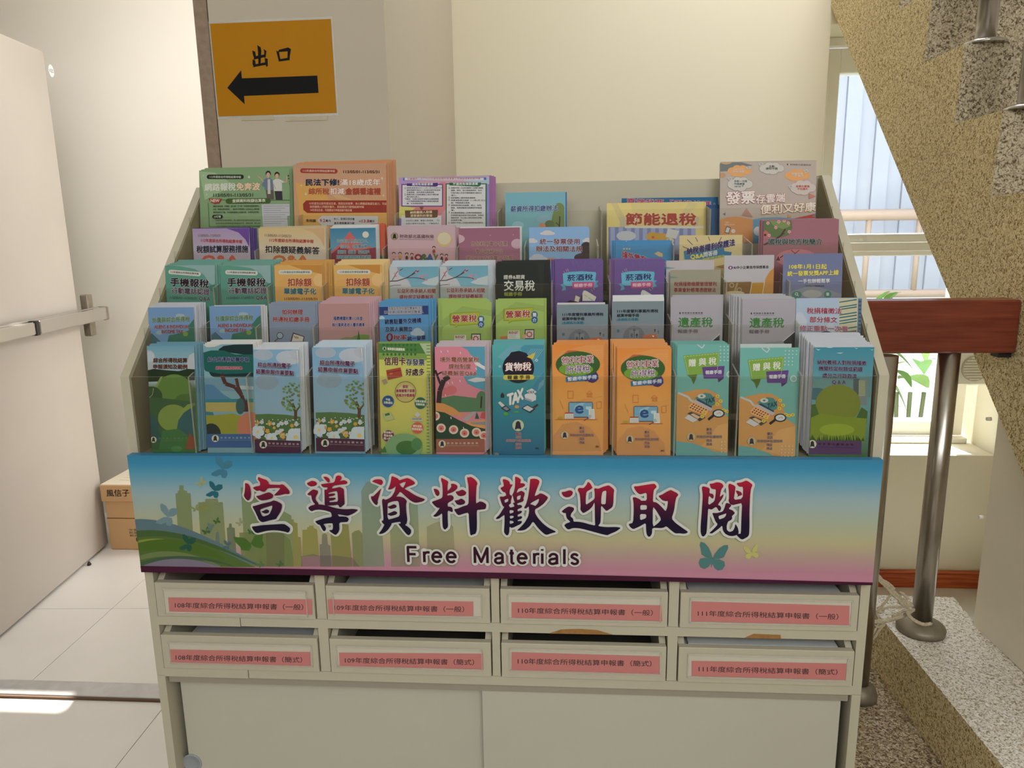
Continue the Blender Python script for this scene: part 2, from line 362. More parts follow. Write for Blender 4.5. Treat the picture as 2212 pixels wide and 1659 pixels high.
bm = bmesh.new(); prism(bm, prof, 0, SX, 2.3)
bm.normal_update()
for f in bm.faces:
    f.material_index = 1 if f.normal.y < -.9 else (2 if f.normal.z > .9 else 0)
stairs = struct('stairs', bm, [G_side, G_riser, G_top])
stairs['label'] = 'pebble-rendered staircase slanting down at the right edge'
q = .733
def Qp(v): return CP+(Vector(v)-CP)*q
ZL = Qp((0, 0, .2)).z; ZS = Qp((0, 0, 0)).z; XR = Qp((1.2, 0, 0)).x
a, b = onZ(1882, 1285, ZL), onZ(2060, 1290, ZL); c = onZ(2092, 1349, ZL)
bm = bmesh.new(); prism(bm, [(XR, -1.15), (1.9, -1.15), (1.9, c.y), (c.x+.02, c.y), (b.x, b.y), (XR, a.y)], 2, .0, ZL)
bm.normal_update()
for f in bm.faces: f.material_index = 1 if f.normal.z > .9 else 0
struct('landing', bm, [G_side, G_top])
e = onZ(1868, 1440, ZS)
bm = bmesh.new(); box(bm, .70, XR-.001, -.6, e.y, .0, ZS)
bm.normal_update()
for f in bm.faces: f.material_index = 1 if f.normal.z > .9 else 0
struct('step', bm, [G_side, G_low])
# white wall closing the space under the flight
yw = c.y
bm = bmesh.new(); prism(bm, [(-.9, ZL), (yw, ZL), (yw, under(yw)-.002), (low[3].y-(low[3].z-ZL)/sl+.01, ZL+.005)][1:] , 0, SX+.012, 1.3)
struct('wall_stair', bm, mat('stair_wall_paint', srgb(240, 232, 212), .7, noise_amt=.04, scale=6))
bm = bmesh.new()
for p in ((2137, 905), (2120, 1117)):
    v = onX(p[0], p[1], SX+.012); tube(bm, [v+Vector((.004, .0, 0)), v+Vector((-.006, .0, 0))], .0045, 10)
addobj('screw_cap', bm, M_frame, bpy.data.objects['wall_stair'])
# ================================================================== outside the window
def out_wall():
    bm = bmesh.new(); n = 44
    for i in range(n):
        x0 = .2+i*.11
        box(bm, x0, x0+.106, 4.55+(.02 if i % 2 else 0), 4.6, 1.02, 4.2)
    return bm
M_corr = mat('pale_metal_cladding', srgb(176, 182, 200), .5, noise_amt=.12, scale=2.2)
ow = struct('wall_outside', out_wall(), M_corr)
sbox('ground_outside', [(-2, 7, 2.7, 9, -.05, 0)], mat('sunlit_concrete', srgb(140, 140, 128), .8, noise_amt=.1))
r = empty('railing', (2.2, 4.3, 1.0), 'sunlit pipe railing outside behind the upper window pane', 'railing')
def kid(name, bm, m, par, smooth=False):
    o = addobj(name, bm, m, par, smooth); o.matrix_parent_inverse = par.matrix_world.inverted(); return o
M_rail = mat('faded_orange_pipe', srgb(170, 150, 138), .5)
bm = bmesh.new(); tube(bm, [(.8, 4.3, 1.58), (4.8, 4.3, 1.58)], .04); kid('rail', bm, M_rail, r)
for x in (1.3, 1.8, 2.3, 2.65, 3.0, 3.5, 4.0):
    bm = bmesh.new(); tube(bm, [(x, 4.3, 1.0), (x, 4.3, 1.56)], .02); kid('baluster', bm, M_rail, r)
bm = bmesh.new(); tube(bm, [(.8, 4.3, 1.02), (4.8, 4.3, 1.02)], .03); kid('bottom_rail', bm, M_rail, r)
M_leaf = [mat('sunlit_leaf_%d' % i, srgb(*c), .5) for i, c in enumerate(((96, 140, 60), (128, 160, 76), (70, 112, 54), (150, 168, 104)))]
M_stem = mat('plant_stem', srgb(96, 104, 70), .8)
random.seed(11)
def leaf_blade(bm, base, d, length, width, droop, mi=0):
    n = 6; side = d.cross(Vector((0, 0, 1))).normalized(); prev = None
    for i in range(n+1):
        t = i/n; c0 = base+d*(length*t)+Vector((0, 0, -droop*t*t)); w = width*math.sin(math.pi*min(.04+t*.96, 1))*.5
        a, b, m_ = bm.verts.new(c0-side*w+Vector((0, 0, w*.35))), bm.verts.new(c0+side*w+Vector((0, 0, w*.35))), bm.verts.new(c0)
        if prev:
            for u, v_, s_, t_ in ((prev[0], prev[2], m_, a), (prev[2], prev[1], b, m_)):
                try: bm.faces.new([u, v_, s_, t_]).material_index = mi
                except ValueError: pass
        prev = (a, b, m_)
spots = [('broad-leaved plant with upright pale blades outside the lower pane', 2.2, 3.2, .95, .13, 9), ('feathery bright green shrub outside the lower pane, beside the banana-like plant', 3.1, 4.0, 1.2, .035, 60), ('low grassy plant outside, at the bottom of the lower pane', 1.75, 2.62, .5, .03, 40), ('tall dark-leaved bush outside, at the left of the lower pane', 2.25, 4.15, 1.2, .07, 46), ('yellow-green bush outside, right behind the steel post', 2.75, 3.0, .8, .06, 44)]
for lb, x, y, h, wd, n in spots:
    p = empty('garden_plant', (x, y, 0), lb, 'plant')
    bm = bmesh.new()
    for k in range(3): tube(bm, [(x+.05*(k-1), y, 0), (x+.08*(k-1), y+.02, h*.55)], .012, 6)
    kid('stem', bm, M_stem, p)
    for g in range(2):
        bm = bmesh.new()
        for k in range(n//2):
            t = random.random()*2*math.pi; el = random.uniform(.3, 1.35)
            z0 = h*random.uniform(.05, .75)
            d = Vector((math.cos(t)*math.cos(el), math.sin(t)*math.cos(el), math.sin(el)))
            L_ = random.uniform(.22, .42)*h
            leaf_blade(bm, Vector((x+random.uniform(-.12, .12)*h, y+random.uniform(-.1, .1), z0)), d, L_, wd*random.uniform(.7, 1.2), L_*.35, 0)
        o = kid('foliage', bm, M_leaf[(g+spots.index((lb, x, y, h, wd, n))) % 4], p)
# ================================================================== steel door leaf standing open at the left
D0, D1 = Vector((-1.995, .90, 0)), Vector((-2.135, 2.03, 0))
dd = (D1-D0).normalized(); dn = Vector((-dd.y, dd.x, 0))  # away from the camera side
if dn.x > 0: dn = -dn
DL = (D1-D0).length
door = empty('door_1', D0, None, None); door['kind'] = 'structure'
door.rotation_euler.z = math.atan2(dd.y, dd.x); bpy.context.view_layer.update()
# local frame: x along the leaf, -y... y towards the far side
def dkid(name, bm, m, par=door, smooth=False): return addobj(name, bm, m, par, smooth)
bm = bmesh.new(); box(bm, 0, DL, 0, .045, .012, 2.30, 0, .002); dkid('door_leaf', bm, M_doorp)
def dl(px, py):  # door-face coordinates of a point seen on the face
    p = onP(px, py, D0, dn); r_ = p-D0; return r_.dot(dd), r_.z
bar = tag(addobj('panic_bar', bmesh.new(), M_chrome, door), 'steel push bar')
x1, z1 = dl(196, 677); x0, z0 = dl(0, 736)
bm = bmesh.new()
xg = dl(45, 725)[0]
sl2 = (z1-z0)/(x1-x0)
def barseg(bm, xa, xb, y0, y1, h, mi=0):
    for_z = lambda x: z1+(x-x1)*0
    box(bm, xa, xb, y0, y1, z1-h/2, z1+h/2, mi, .004)
barseg(bm, xg+.012, x1, -.075, -.02, .058); barseg(bm, .05, xg-.012, -.07, -.02, .052); barseg(bm, .05, x1, -.045, -.02, .064)
bm.to_mesh(bar.data); bm.free()
bm = bmesh.new(); box(bm, xg-.013, xg+.013, -.0735, -.02, z1-.03, z1+.03, 0, .002); addobj('end_stop', bm, M_black, bar)
bm = bmesh.new(); box(bm, x1-.085, x1-.035, -.035, -.0005, z1-.1, z1+.095, 0, .004); addobj('bracket', bm, M_dust, bar)
bm = bmesh.new(); box(bm, x1, x1+.035, -.07, -.015, z1-.034, z1+.03, 0, .004); box(bm, x1+.03, x1+.06, -.05, -.03, z1-.012, z1+.004, 0, .003); addobj('latch', bm, M_dust, bar)
sx, sz = dl(110, 153)
bm = bmesh.new(); lathe(bm, [(.021, 0), (.021, .001)], (0, 0, 0), 28)
for v in bm.verts: v.co = Vector((v.co.x+sx, -.0006-v.co.z, v.co.y*1.25+sz))
addobj('sticker', bm, mat('sticker_white', srgb(228, 232, 232), .4), door)
def plainlines(parent, bmfn): pass
vs, ts = textmesh('8')
def flattext(s, parent, x, z, w, h, y, m, name='lettering'):
    vs, ts = textmesh(s); me = bpy.data.meshes.new(name)
    me.from_pydata([(x+u*w, y, z+v*h) for u, v in vs], [], ts); me.materials.append(m)
    o = bpy.data.objects.new(name, me); COL.objects.link(o); o.parent = parent; return o
flattext('8 □□', bpy.data.objects['sticker'], sx-.016, sz, .03, .014, -.0022, M_pen)
# ================================================================== cardboard box on the floor beside the door
bx0, by0 = onZ(240, 1187, 0).x, onZ(240, 1187, 0).y
bh = .335
cbx = empty('cardboard_box', (bx0+.2, by0+.2, 0), 'brown cardboard box with handwritten lid on the floor behind the open door', 'box')
bm = bmesh.new(); box(bm, bx0, bx0+.42, by0, by0+.4, .001, bh-.085, 0, .003); kid('carton', bm, M_card, cbx)
bm = bmesh.new(); box(bm, bx0-.012, bx0+.43, by0-.008, by0+.41, bh-.085, bh, 0, .003); lid = kid('lid', bm, M_card, cbx)
bm = bmesh.new(); box(bm, bx0+.001, bx0+.419, by0-.0008, by0, .162, .166); kid('seam', bm, mat('dark_crease', srgb(110, 70, 36), .9), cbx)
bm = bmesh.new(); box(bm, bx0-.008, bx0+.425, by0-.004, by0+.405, bh, bh+.002); pt = kid('paper_top', bm, mat('printed_paper', srgb(222, 210, 188), .7), cbx)
def worldtext(s, parent, p0, p1, h, m, upv, name='lettering', wt=0):
    vs, ts = textmesh(s); p0, p1 = Vector(p0), Vector(p1); upv = Vector(upv)
    V = []; F = []
    for ox in ((0,) if not wt else (-wt, wt)):
        k = len(V); V += [tuple(p0+(p1-p0)*u+upv*(v*h)+(p1-p0).normalized()*ox) for u, v in vs]; F += [tuple(i+k for i in t) for t in ts]
    me = bpy.data.meshes.new(name); me.from_pydata(V, [], F); me.materials.append(m)
    o = bpy.data.objects.new(name, me); COL.objects.link(o); o.parent = parent
    if parent is not None:
        r_ = parent
        while r_.parent: r_ = r_.parent
        o.matrix_parent_inverse = r_.matrix_world.inverted() if r_ is parent else Matrix()
    return o
worldtext('風信子', lid, (bx0+.02, by0-.0092, bh-.04), (bx0+.135, by0-.0092, bh-.037), .036, M_pen, (0, 0, 1), wt=.0006)
wt_ = worldtext('-', lid, (bx0+.155, by0-.0092, bh-.04), (bx0+.18, by0-.0092, bh-.04), .03, M_pen, (0, 0, 1))
for k, t in enumerate(('中華', '民國', '郵政')):
    worldtext(t, bpy.data.objects['carton'], (bx0+.105, by0-.0012, .105-k*.015), (bx0+.15, by0-.0012, .105-k*.015), .011, M_pen, (0, 0, 1))
worldtext('88', bpy.data.objects['carton'], (bx0+.135, by0-.0012, .055), (bx0+.165, by0-.0012, .055), .02, M_pen, (0, 0, 1), wt=.001)
for k in range(9):
    y = by0+.06+k*.035; worldtext('一一一二一' if k % 2 else '一二一一', pt, (bx0+.05, y, bh+.0028), (bx0+.3, y, bh+.0028), .012, M_pen, (0, 1, 0))
# doorstop on the floor
v = onZ(193, 1221, 0)
bm = bmesh.new(); lathe(bm, [(.008, 0), (.01, .004), (.006, .012), (.004, .018)], (v.x, v.y, .0005), 14)
tag(addobj('door_stop', bm, M_black), 'tiny black door stop on the floor by the door leaf', 'door stop')
# ================================================================== white louvred box in the window recess
v0, v1 = onX(2083, 783, 1.8795), onX(2083, 842, 1.8795)
u = empty('speaker_box', (1.8, 1.95, .9), 'off-white wall box with round grille in the window recess', 'wall box')
bm = bmesh.new(); box(bm, 1.70, 1.8795, 1.80, 1.94, .86, 1.0, 0, .006); kid('case', bm, M_frame, u)
bm = bmesh.new(); tube(bm, [(1.79, 1.7995, .93), (1.79, 1.795, .93)], .052, 28); gr = kid('grille', bm, mat('beige_mesh', srgb(205, 196, 176), .7), u)
bm = bmesh.new()
for k in range(-4, 5): w = math.sqrt(max(.048**2-(k*.011)**2, 0)); box(bm, 1.79-w, 1.79+w, 1.793, 1.795, .93+k*.011-.002, .93+k*.011+.002)
kid('slats', bm, M_frame, u)['kind'] = 'stuff'
# ================================================================== exit notice on the pillar
sgn_tl, sgn_tr, sgn_br, sgn_bl = [onY(*p, .5985) for p in ((452, 52), (713, 43), (727, 243), (472, 252))]
def frame_from(tl, tr, bl):
    pass
xa = ((sgn_tr-sgn_tl)+(sgn_br-sgn_bl)).normalized(); za = Vector((0, 0, 1)); za = (za-xa*za.dot(xa)).normalized(); ya = za.cross(xa)
org = (sgn_bl+sgn_br)/2
Msg = Matrix(((xa.x, ya.x, za.x, org.x), (xa.y, ya.y, za.y, org.y), (xa.z, ya.z, za.z, org.z), (0, 0, 0, 1)))
sw, shh = (sgn_tr-sgn_tl).length, (sgn_tl-sgn_bl).length
KP = .8
bm = bmesh.new(); box(bm, -sw/2, sw/2, 0, .0008, 0, shh)
sign = addobj('exit_notice', bm, mat('yellow_laminated_paper', alb((166, 112, 6), KP), .5, noise_amt=.04, scale=12, spec=.15)); sign.matrix_world = Msg
tag(sign, 'yellow laminated exit notice with black left arrow taped to the pillar', 'notice')
bm = bmesh.new()
for b in ((-sw/2-.004, sw/2+.004, -.006, shh+.006),): box(bm, b[0], b[1], .0009, .0012, b[2], b[3])
addobj('laminate_margin', bm, mat('clear_film', (.8, .8, .75, 1), .15, alpha=.25), sign)
sh = Sheet(Msg, sw, shh, lambda x, y: (400+x/3.16, y/3.16))
blk = mat('sign_black', (.01, .01, .011, 1), .6, spec=.1)
for pl in ([(492, 308), (515, 322), (520, 345), (515, 445), (500, 452), (497, 350)], [(458, 345), (478, 352), (484, 385), (474, 408), (462, 372)], [(466, 408), (474, 385), (549, 370), (551, 388)], [(533, 335), (555, 347), (550, 390), (539, 395), (540, 350)], [(460, 406), (478, 412), (482, 440), (470, 459), (460, 440)], [(463, 460), (472, 440), (560, 423), (562, 441), (478, 456)], [(543, 395), (563, 402), (565, 450), (555, 457), (546, 430)],
           [(621, 345), (640, 354), (652, 412), (640, 422), (630, 380)], [(633, 356), (640, 340), (704, 324), (724, 337), (716, 349)], [(700, 335), (722, 337), (713, 395), (713, 412), (698, 410)], [(642, 420), (645, 404), (715, 392), (713, 410)], [(288, 600), (382, 480), (388, 535), (902, 516), (911, 634), (402, 655), (407, 712)]):
    sh.poly(blk, pl, 'arrow' if len(pl) == 7 and pl[0][0] == 288 else 'lettering')
sh.build(sign)
for (a_, b_, c_, d_) in ((380, 794, 605, 818), (682, 796, 972, 820)):
    p = onY(400+a_/3.16, c_/1000, .5985)
    q0, q1 = onY(400+a_/3.16, b_/3.16, .5982), onY(400+c_/3.16, d_/3.16, .5982)
    tag(boxo('tape_strip', q0.x, q1.x, .5980, .5988, q1.z, q0.z, mat('old_tape', srgb(214, 204, 178), .35, alpha=.6)), 'faded sticky tape strip on the pillar under the yellow notice, %s one' % ('shorter' if a_ == 380 else 'longer'), 'tape')
# ================================================================== handrail beam, posts, ropes
ra, rb = onY(2197, 648, .385), onY(2190, 763, .385)
rl0 = onY(1880, 655, .385)
M_beam = mat('reddish_wood', srgb(128, 62, 34), .3)
_nt = M_beam.node_tree; _w = _nt.nodes.new('ShaderNodeTexNoise'); _w.inputs['Scale'].default_value = 9; _w.inputs['Detail'].default_value = 9
_tc = _nt.nodes.new('ShaderNodeTexCoord'); _mp = _nt.nodes.new('ShaderNodeMapping'); _mp.inputs['Scale'].default_value = (1, 12, 16)
_r = _nt.nodes.new('ShaderNodeValToRGB'); _r.color_ramp.elements[0].position = .3; _r.color_ramp.elements[1].position = .7; _r.color_ramp.elements[0].color = srgb(98, 40, 25); _r.color_ramp.elements[1].color = srgb(126, 58, 38)
_nt.links.new(_tc.outputs['Object'], _mp.inputs[0]); _nt.links.new(_mp.outputs[0], _w.inputs[0]); _nt.links.new(_w.outputs['Fac'], _r.inputs[0]); _nt.links.new(_r.outputs[0], _nt.nodes['Principled BSDF'].inputs['Base Color'])
hr = empty('handrail', (1.0, .41, ZS), 'thick red-brown wooden handrail on steel posts, running from the cabinet to the stairs', 'handrail')
bm = bmesh.new(); box(bm, .70, SX-.001, .385, .45, rb.z, ra.z, 0, .004); kid('beam', bm, M_beam, hr)
bm = bmesh.new(); box(bm, SX-.03, SX-.002, .40, .43, rb.z-.012, rb.z); kid('bracket', bm, M_black, hr)
for nm, (bpx, bpy_), zb_ in (('post', (1988, 1362), ZL), ('post', (1852, 1503), ZS)):
    p = onZ(bpx, bpy_, zb_)
    bm = bmesh.new(); tube(bm, [(p.x, p.y, zb_+.008), (p.x, p.y, rb.z)], .0225, 28); po = kid(nm, bm, M_steel, hr)
    bm = bmesh.new(); lathe(bm, [(.053, 0), (.054, .012), (.05, .018), (.036, .026), (.024, .03)], (p.x, p.y, zb_+.0003), 36) if zb_ == ZL else lathe(bm, [(.043, 0), (.043, .012), (.038, .026), (.028, .034), (.023, .037)], (p.x, p.y, zb_+.0003), 36); o = addobj('base_flange', bm, M_dust, po)
POST = onZ(1988, 1362, ZL)
rope = empty('rope', (POST.x, POST.y, ZL), 'knotted off-white rope tied round the foot of the steel post', 'rope')
M_rope = mat('dirty_white_rope', srgb(205, 190, 160), .9, noise_amt=.35, scale=120, bump=.8, bscale=300)
def rpts(l, Y): return [onY(1860+x/5.926, 1200+y/5.926, Y) for x, y in l]
def strand(l, r_, Y=.36):
    P = rpts(l, Y); out = []
    for i in range(len(P)-1):
        a0, a1, a2, a3 = P[max(i-1, 0)], P[i], P[i+1], P[min(i+2, len(P)-1)]
        for k in range(5):
            t = k/5; out.append(.5*((2*a1)+(-a0+a2)*t+(2*a0-5*a1+4*a2-a3)*t*t+(-a0+3*a1-3*a2+a3)*t**3))
    out.append(P[-1])
    bm = bmesh.new()
    for ph in range(3):  # three-ply
        tube(bm, [p+Vector((math.cos(i*1.1+ph*2.09), 0, math.sin(i*1.1+ph*2.09)))*r_*.42 for i, p in enumerate(out)], r_*.62, 6)
    kid('strand', bm, M_rope, rope)
strand([(120, 160), (330, 370), (480, 520), (600, 600)], .0042); strand([(100, 190), (300, 385), (460, 545), (640, 610)], .004)
strand([(590, 720), (620, 780), (700, 840), (800, 880), (900, 870)], .0045, .345)
strand([(60, 850), (260, 845), (450, 800), (560, 760), (670, 690)], .0052)
strand([(70, 715), (240, 690), (380, 660), (560, 660), (660, 640)], .003); strand([(400, 480), (300, 610), (230, 690), (200, 730), (235, 840), (200, 910), (150, 1010)], .003)
strand([(130, 335), (280, 320), (370, 370), (430, 430)], .0032); strand([(300, 880), (230, 960), (180, 1040), (120, 1100)], .0035)
strand([(400, 780), (520, 720), (600, 690), (680, 700)], .0035); strand([(480, 600), (500, 560), (560, 570), (600, 630), (540, 640), (500, 610)], .0035)
strand([(210, 700), (240, 660), (290, 680), (270, 730), (215, 720)], .0035); strand([(170, 850), (230, 820), (280, 870), (230, 920), (180, 900)], .004); strand([(510, 470), (560, 510), (600, 550)], .004)
for (bpx, bpy_), zt in (((2128, 86), nos[0].z), ((2222, 231), nos[1].z)):
    p = onX(bpx, bpy_, SX+.058)
    bm = bmesh.new(); tube(bm, [(p.x, p.y, zt+.006), (p.x, p.y, 3.19)], .0235, 28)
    o = tag(addobj('stair_post', bm, M_steel), 'steel stair post on the %s visible tread' % ('upper' if bpx == 2128 else 'lower'), 'post', 'steel posts on the stair treads')
    bm = bmesh.new(); lathe(bm, [(.05, 0), (.05, .004), (.04, .01), (.025, .014)], (p.x, p.y, zt+.0004), 32); addobj('base_flange', bm, M_chrome, o)
# ================================================================== cabinet
cab = empty('display_cabinet', (0, .19, 0), 'cream brochure cabinet with tiered acrylic pockets, drawers and sliding doors', 'cabinet')
def ckid(name, bm, m, par=None, smooth=False):
    o = addobj(name, bm, m, par or cab, smooth)
    if par is None or par is cab: o.matrix_parent_inverse = cab.matrix_world.inverted()
    return o
XI, XO, DB = .6635, .68, .395
ZF = [1.251, 1.333, 1.403, 1.471, 1.54]; YF = [0., .06, .129, .2, .275]; ZB = [1.105, 1.17, 1.236, 1.303, 1.37]
for s in (-1, 1):
    bm = bmesh.new(); prism(bm, [(0, 0), (DB, 0), (DB, .645), (0, .645)], 0, *sorted((s*XI, s*XO))); ckid('side_panel', bm, M_cab)
    bm = bmesh.new(); prism(bm, [(0, .646), (DB, .646), (DB, 1.606), (.36, 1.606), (0, 1.252)], 0, *sorted((s*XI, s*XO))); ckid('side_panel', bm, M_cab)
    bm = bmesh.new(); prism(bm, [(.004, 1.1), (.375, 1.1), (.375, 1.60), (.355, 1.597), (.004, 1.247)], 0, *sorted((s*(XI-.0015), s*(XI-.0001)))); ckid('panel_lining', bm, M_cabin)
bm = bmesh.new(); box(bm, -XI, XI, .3768, .392, .05, 1.604); ckid('back_panel', bm, M_cab)
bm = bmesh.new(); box(bm, -XI, XI, .02, .3765, .062, .08); box(bm, -XI, XI, .05, .064, .0, .062); ckid('bottom_board', bm, M_cab)
# stepped risers and shelf boards inside the tiers
for k in range(5):
    y1 = YF[k+1]-.004 if k < 4 else .376
    bm = bmesh.new(); box(bm, -XI+.002, XI-.002, YF[k]-.001 if k == 0 else YF[k], y1, ZB[k]-.012 if k else 1.092, ZB[k]-.0005); ckid('shelf_board', bm, M_cabin)
bm = bmesh.new(); box(bm, -XI, XI, .0, .376, 1.076, 1.0915); ckid('tray_board', bm, M_cabin)
M_yp = acrylic('yellowed_acrylic', (.80, .78, .68), .12)
seam_x = -.003
for k in range(5):
    for a_, b_ in ((-XI+.003, seam_x-.001), (seam_x+.001, XI-.003)):
        bm = bmesh.new(); box(bm, a_, b_, YF[k], YF[k]+.0028, ZB[k], ZF[k])
        bm.normal_update()
        for f in bm.faces: f.material_index = 1 if abs(f.normal.z) > .9 or abs(f.normal.x) > .9 else 0
        ckid('pocket_front', bm, [M_acr, M_acre])
DIV = {0: [-.553, -.445, -.336, -.222, -.113, -.003, .106, .215, .323, .430, .537],
       1: [-.553, -.445, -.336, -.222, -.113, -.003, .106, .215, .323, .430, .545],
       2: [-.553, -.445, -.336, -.222, -.113, -.003, .106, .215, .323, .430, .545]}
DIV[3] = [onY(px, 545, YF[3]).x for px in (549, 707, 826, 987, 1133, 1292, 1456, 1625)]
DIV[4] = [onY(px, 470, YF[4]).x for px in (641, 852, 1075, 1300, 1535)]
for k in range(5):
    yb = YF[k+1]-.003 if k < 4 else .374
    for x in DIV[k]:
        bm = bmesh.new(); zt = ZF[k]
        prism(bm, [(YF[k]+.003, ZB[k]), (yb, ZB[k]), (yb, zt+.012), (YF[k]+.003, zt-.001)], 0, x-.0014, x+.0014)
        bm.normal_update()
        for f in bm.faces: f.material_index = 0 if abs(f.normal.x) > .9 else 1
        ckid('divider', bm, [M_acrd, M_acre])
# fixing screws at the middle seam
for sx_ in (-.012, .008):
    bm = bmesh.new(); tube(bm, [(sx_, -.0015, 1.108), (sx_, .0, 1.108)], .004, 12); ckid('screw', bm, M_dust)
# front frame, rails, partitions
bm = bmesh.new(); box(bm, -XI, XI, .0, .375, 1.045, 1.076); ckid('top_rail', bm, M_cab)
VP = [(-.345, -.326), (-.008, .007), (.322, .340)]
for a_, b_ in VP:
    bm = bmesh.new(); box(bm, a_, b_, .0008, .375, .664, .7565); box(bm, a_, b_, .0008, .375, .776, 1.044); ckid('partition', bm, M_cab)
def rail(name, z0, z1, seams, chips, y1=.375):
    bm = bmesh.new(); xs = [-XI]+seams+[XI]
    for i in range(len(xs)-1): box(bm, xs[i]+(.0006 if i else 0), xs[i+1]-(.0006 if i < len(xs)-2 else 0), 0 if i != 0 else -.0015, y1, z0, z1)
    o = ckid(name, bm, M_cab)
    for pts in chips:
        bm = bmesh.new(); prism(bm, pts, 1, -.0008, .002); 
        c_ = addobj('chipped_edge', bm, M_part, o)
rail('drawer_rail', .757, .7755, [-.498], [[(.101, .757), (.123, .7655), (.155, .7675), (.19, .766), (.219, .7575)], [(.462, .757), (.478, .7655), (.527, .7645), (.528, .757)]])
rail('ledge_board', .645, .6635, [-.492], [])
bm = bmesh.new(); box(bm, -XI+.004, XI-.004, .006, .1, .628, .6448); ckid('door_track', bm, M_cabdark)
bm = bmesh.new(); box(bm, -XI+.012, -.024, .030, .045, .082, .627); dl_ = ckid('sliding_door', bm, M_door); dl_['label'] = 'left sliding door, set behind the right one'
bm = bmesh.new(); box(bm, -.031, .649, .011, .026, .082, .6275); dr_ = ckid('sliding_door', bm, M_door)
M_pull = mat('grey_plastic_pull', srgb(150, 156, 162), .35)
for par, p, y in ((dl_, (415, 1648), .030), (dr_, (1782, 1680), .011)):
    w = onY(*p, y)
    bm = bmesh.new(); lathe(bm, [(.021, 0), (.021, .0012), (.017, .0016), (.016, .0006), (.004, .0004)], (0, 0, 0), 32)
    for v in bm.verts: v.co = Vector((v.co.x+w.x, y-v.co.z, v.co.y+w.z))
    addobj('finger_pull', bm, M_pull, par)
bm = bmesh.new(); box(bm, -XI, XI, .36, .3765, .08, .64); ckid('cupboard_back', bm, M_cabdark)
# drawers: open-topped trays, label holders, pink slips
def c6(x, y): return (310+x/2.873, 1220+y/2.873)
def c7(x, y): return (1050+x/2.602, 1220+y/2.602)
M_pink = mat('pink_paper', alb((178, 110, 106)), .6); M_txt = mat('slip_black', (.02, .018, .018, 1), .6)
M_hold = mat('clear_label_holder', alb((196, 192, 178)), .25, alpha=.45); M_ins = mat('label_insert', alb((182, 176, 160)), .6)
DR = [('108年度綜合所得稅結算申報書（一般）', 0, 0, c6, [(120, 150), (1015, 325)], [(153, 203), (1045, 215), (1048, 310), (160, 290)], (195, 250, 992, 263)),
      ('109年度綜合所得稅結算申報書（一般）', 1, 0, c6, [(1178, 172), (2095, 328)], [(1143, 215), (2047, 228), (2047, 318), (1148, 305)], (1183, 265, 1990, 276)),
      ('110年度綜合所得稅結算申報書（一般）', 2, 0, c7, [(125, 168), (975, 322)], [(143, 210), (985, 228), (990, 318), (143, 298)], (180, 256, 937, 270)),
      ('111年度綜合所得稅結算申報書（一般）', 3, 0, c7, [(1152, 187), (2045, 345)], [(1155, 205), (2043, 230), (2040, 340), (1152, 318)], (1190, 272, 1980, 292)),
      ('108年度綜合所得稅結算申報書（簡式）', 0, 1, c6, [(155, 482), (1045, 632)], [(165, 525), (1035, 542), (1040, 635), (175, 612)], (200, 574, 985, 590)),
      ('109年度綜合所得稅結算申報書（簡式）', 1, 1, c6, [(1198, 505), (2098, 655)], [(1213, 545), (2105, 552), (2108, 650), (1218, 635)], (1250, 592, 2052, 605)),
      ('110年度綜合所得稅結算申報書（簡式）', 2, 1, c7, [(135, 472), (975, 618)], [(143, 490), (975, 515), (975, 618), (143, 595)], (178, 541, 930, 556)),
      ('111年度綜合所得稅結算申報書（簡式）', 3, 1, c7, [(1140, 502), (2020, 655)], [(1155, 540), (2025, 555), (2022, 648), (1155, 625)], (1195, 585, 1975, 603))]
XB = [(-XI, -.345), (-.326, -.008), (.007, .322), (.340, XI)]
PAPERS = {(1, 0): .03, (3, 0): .045, (3, 1): .042, (0, 1): .02}
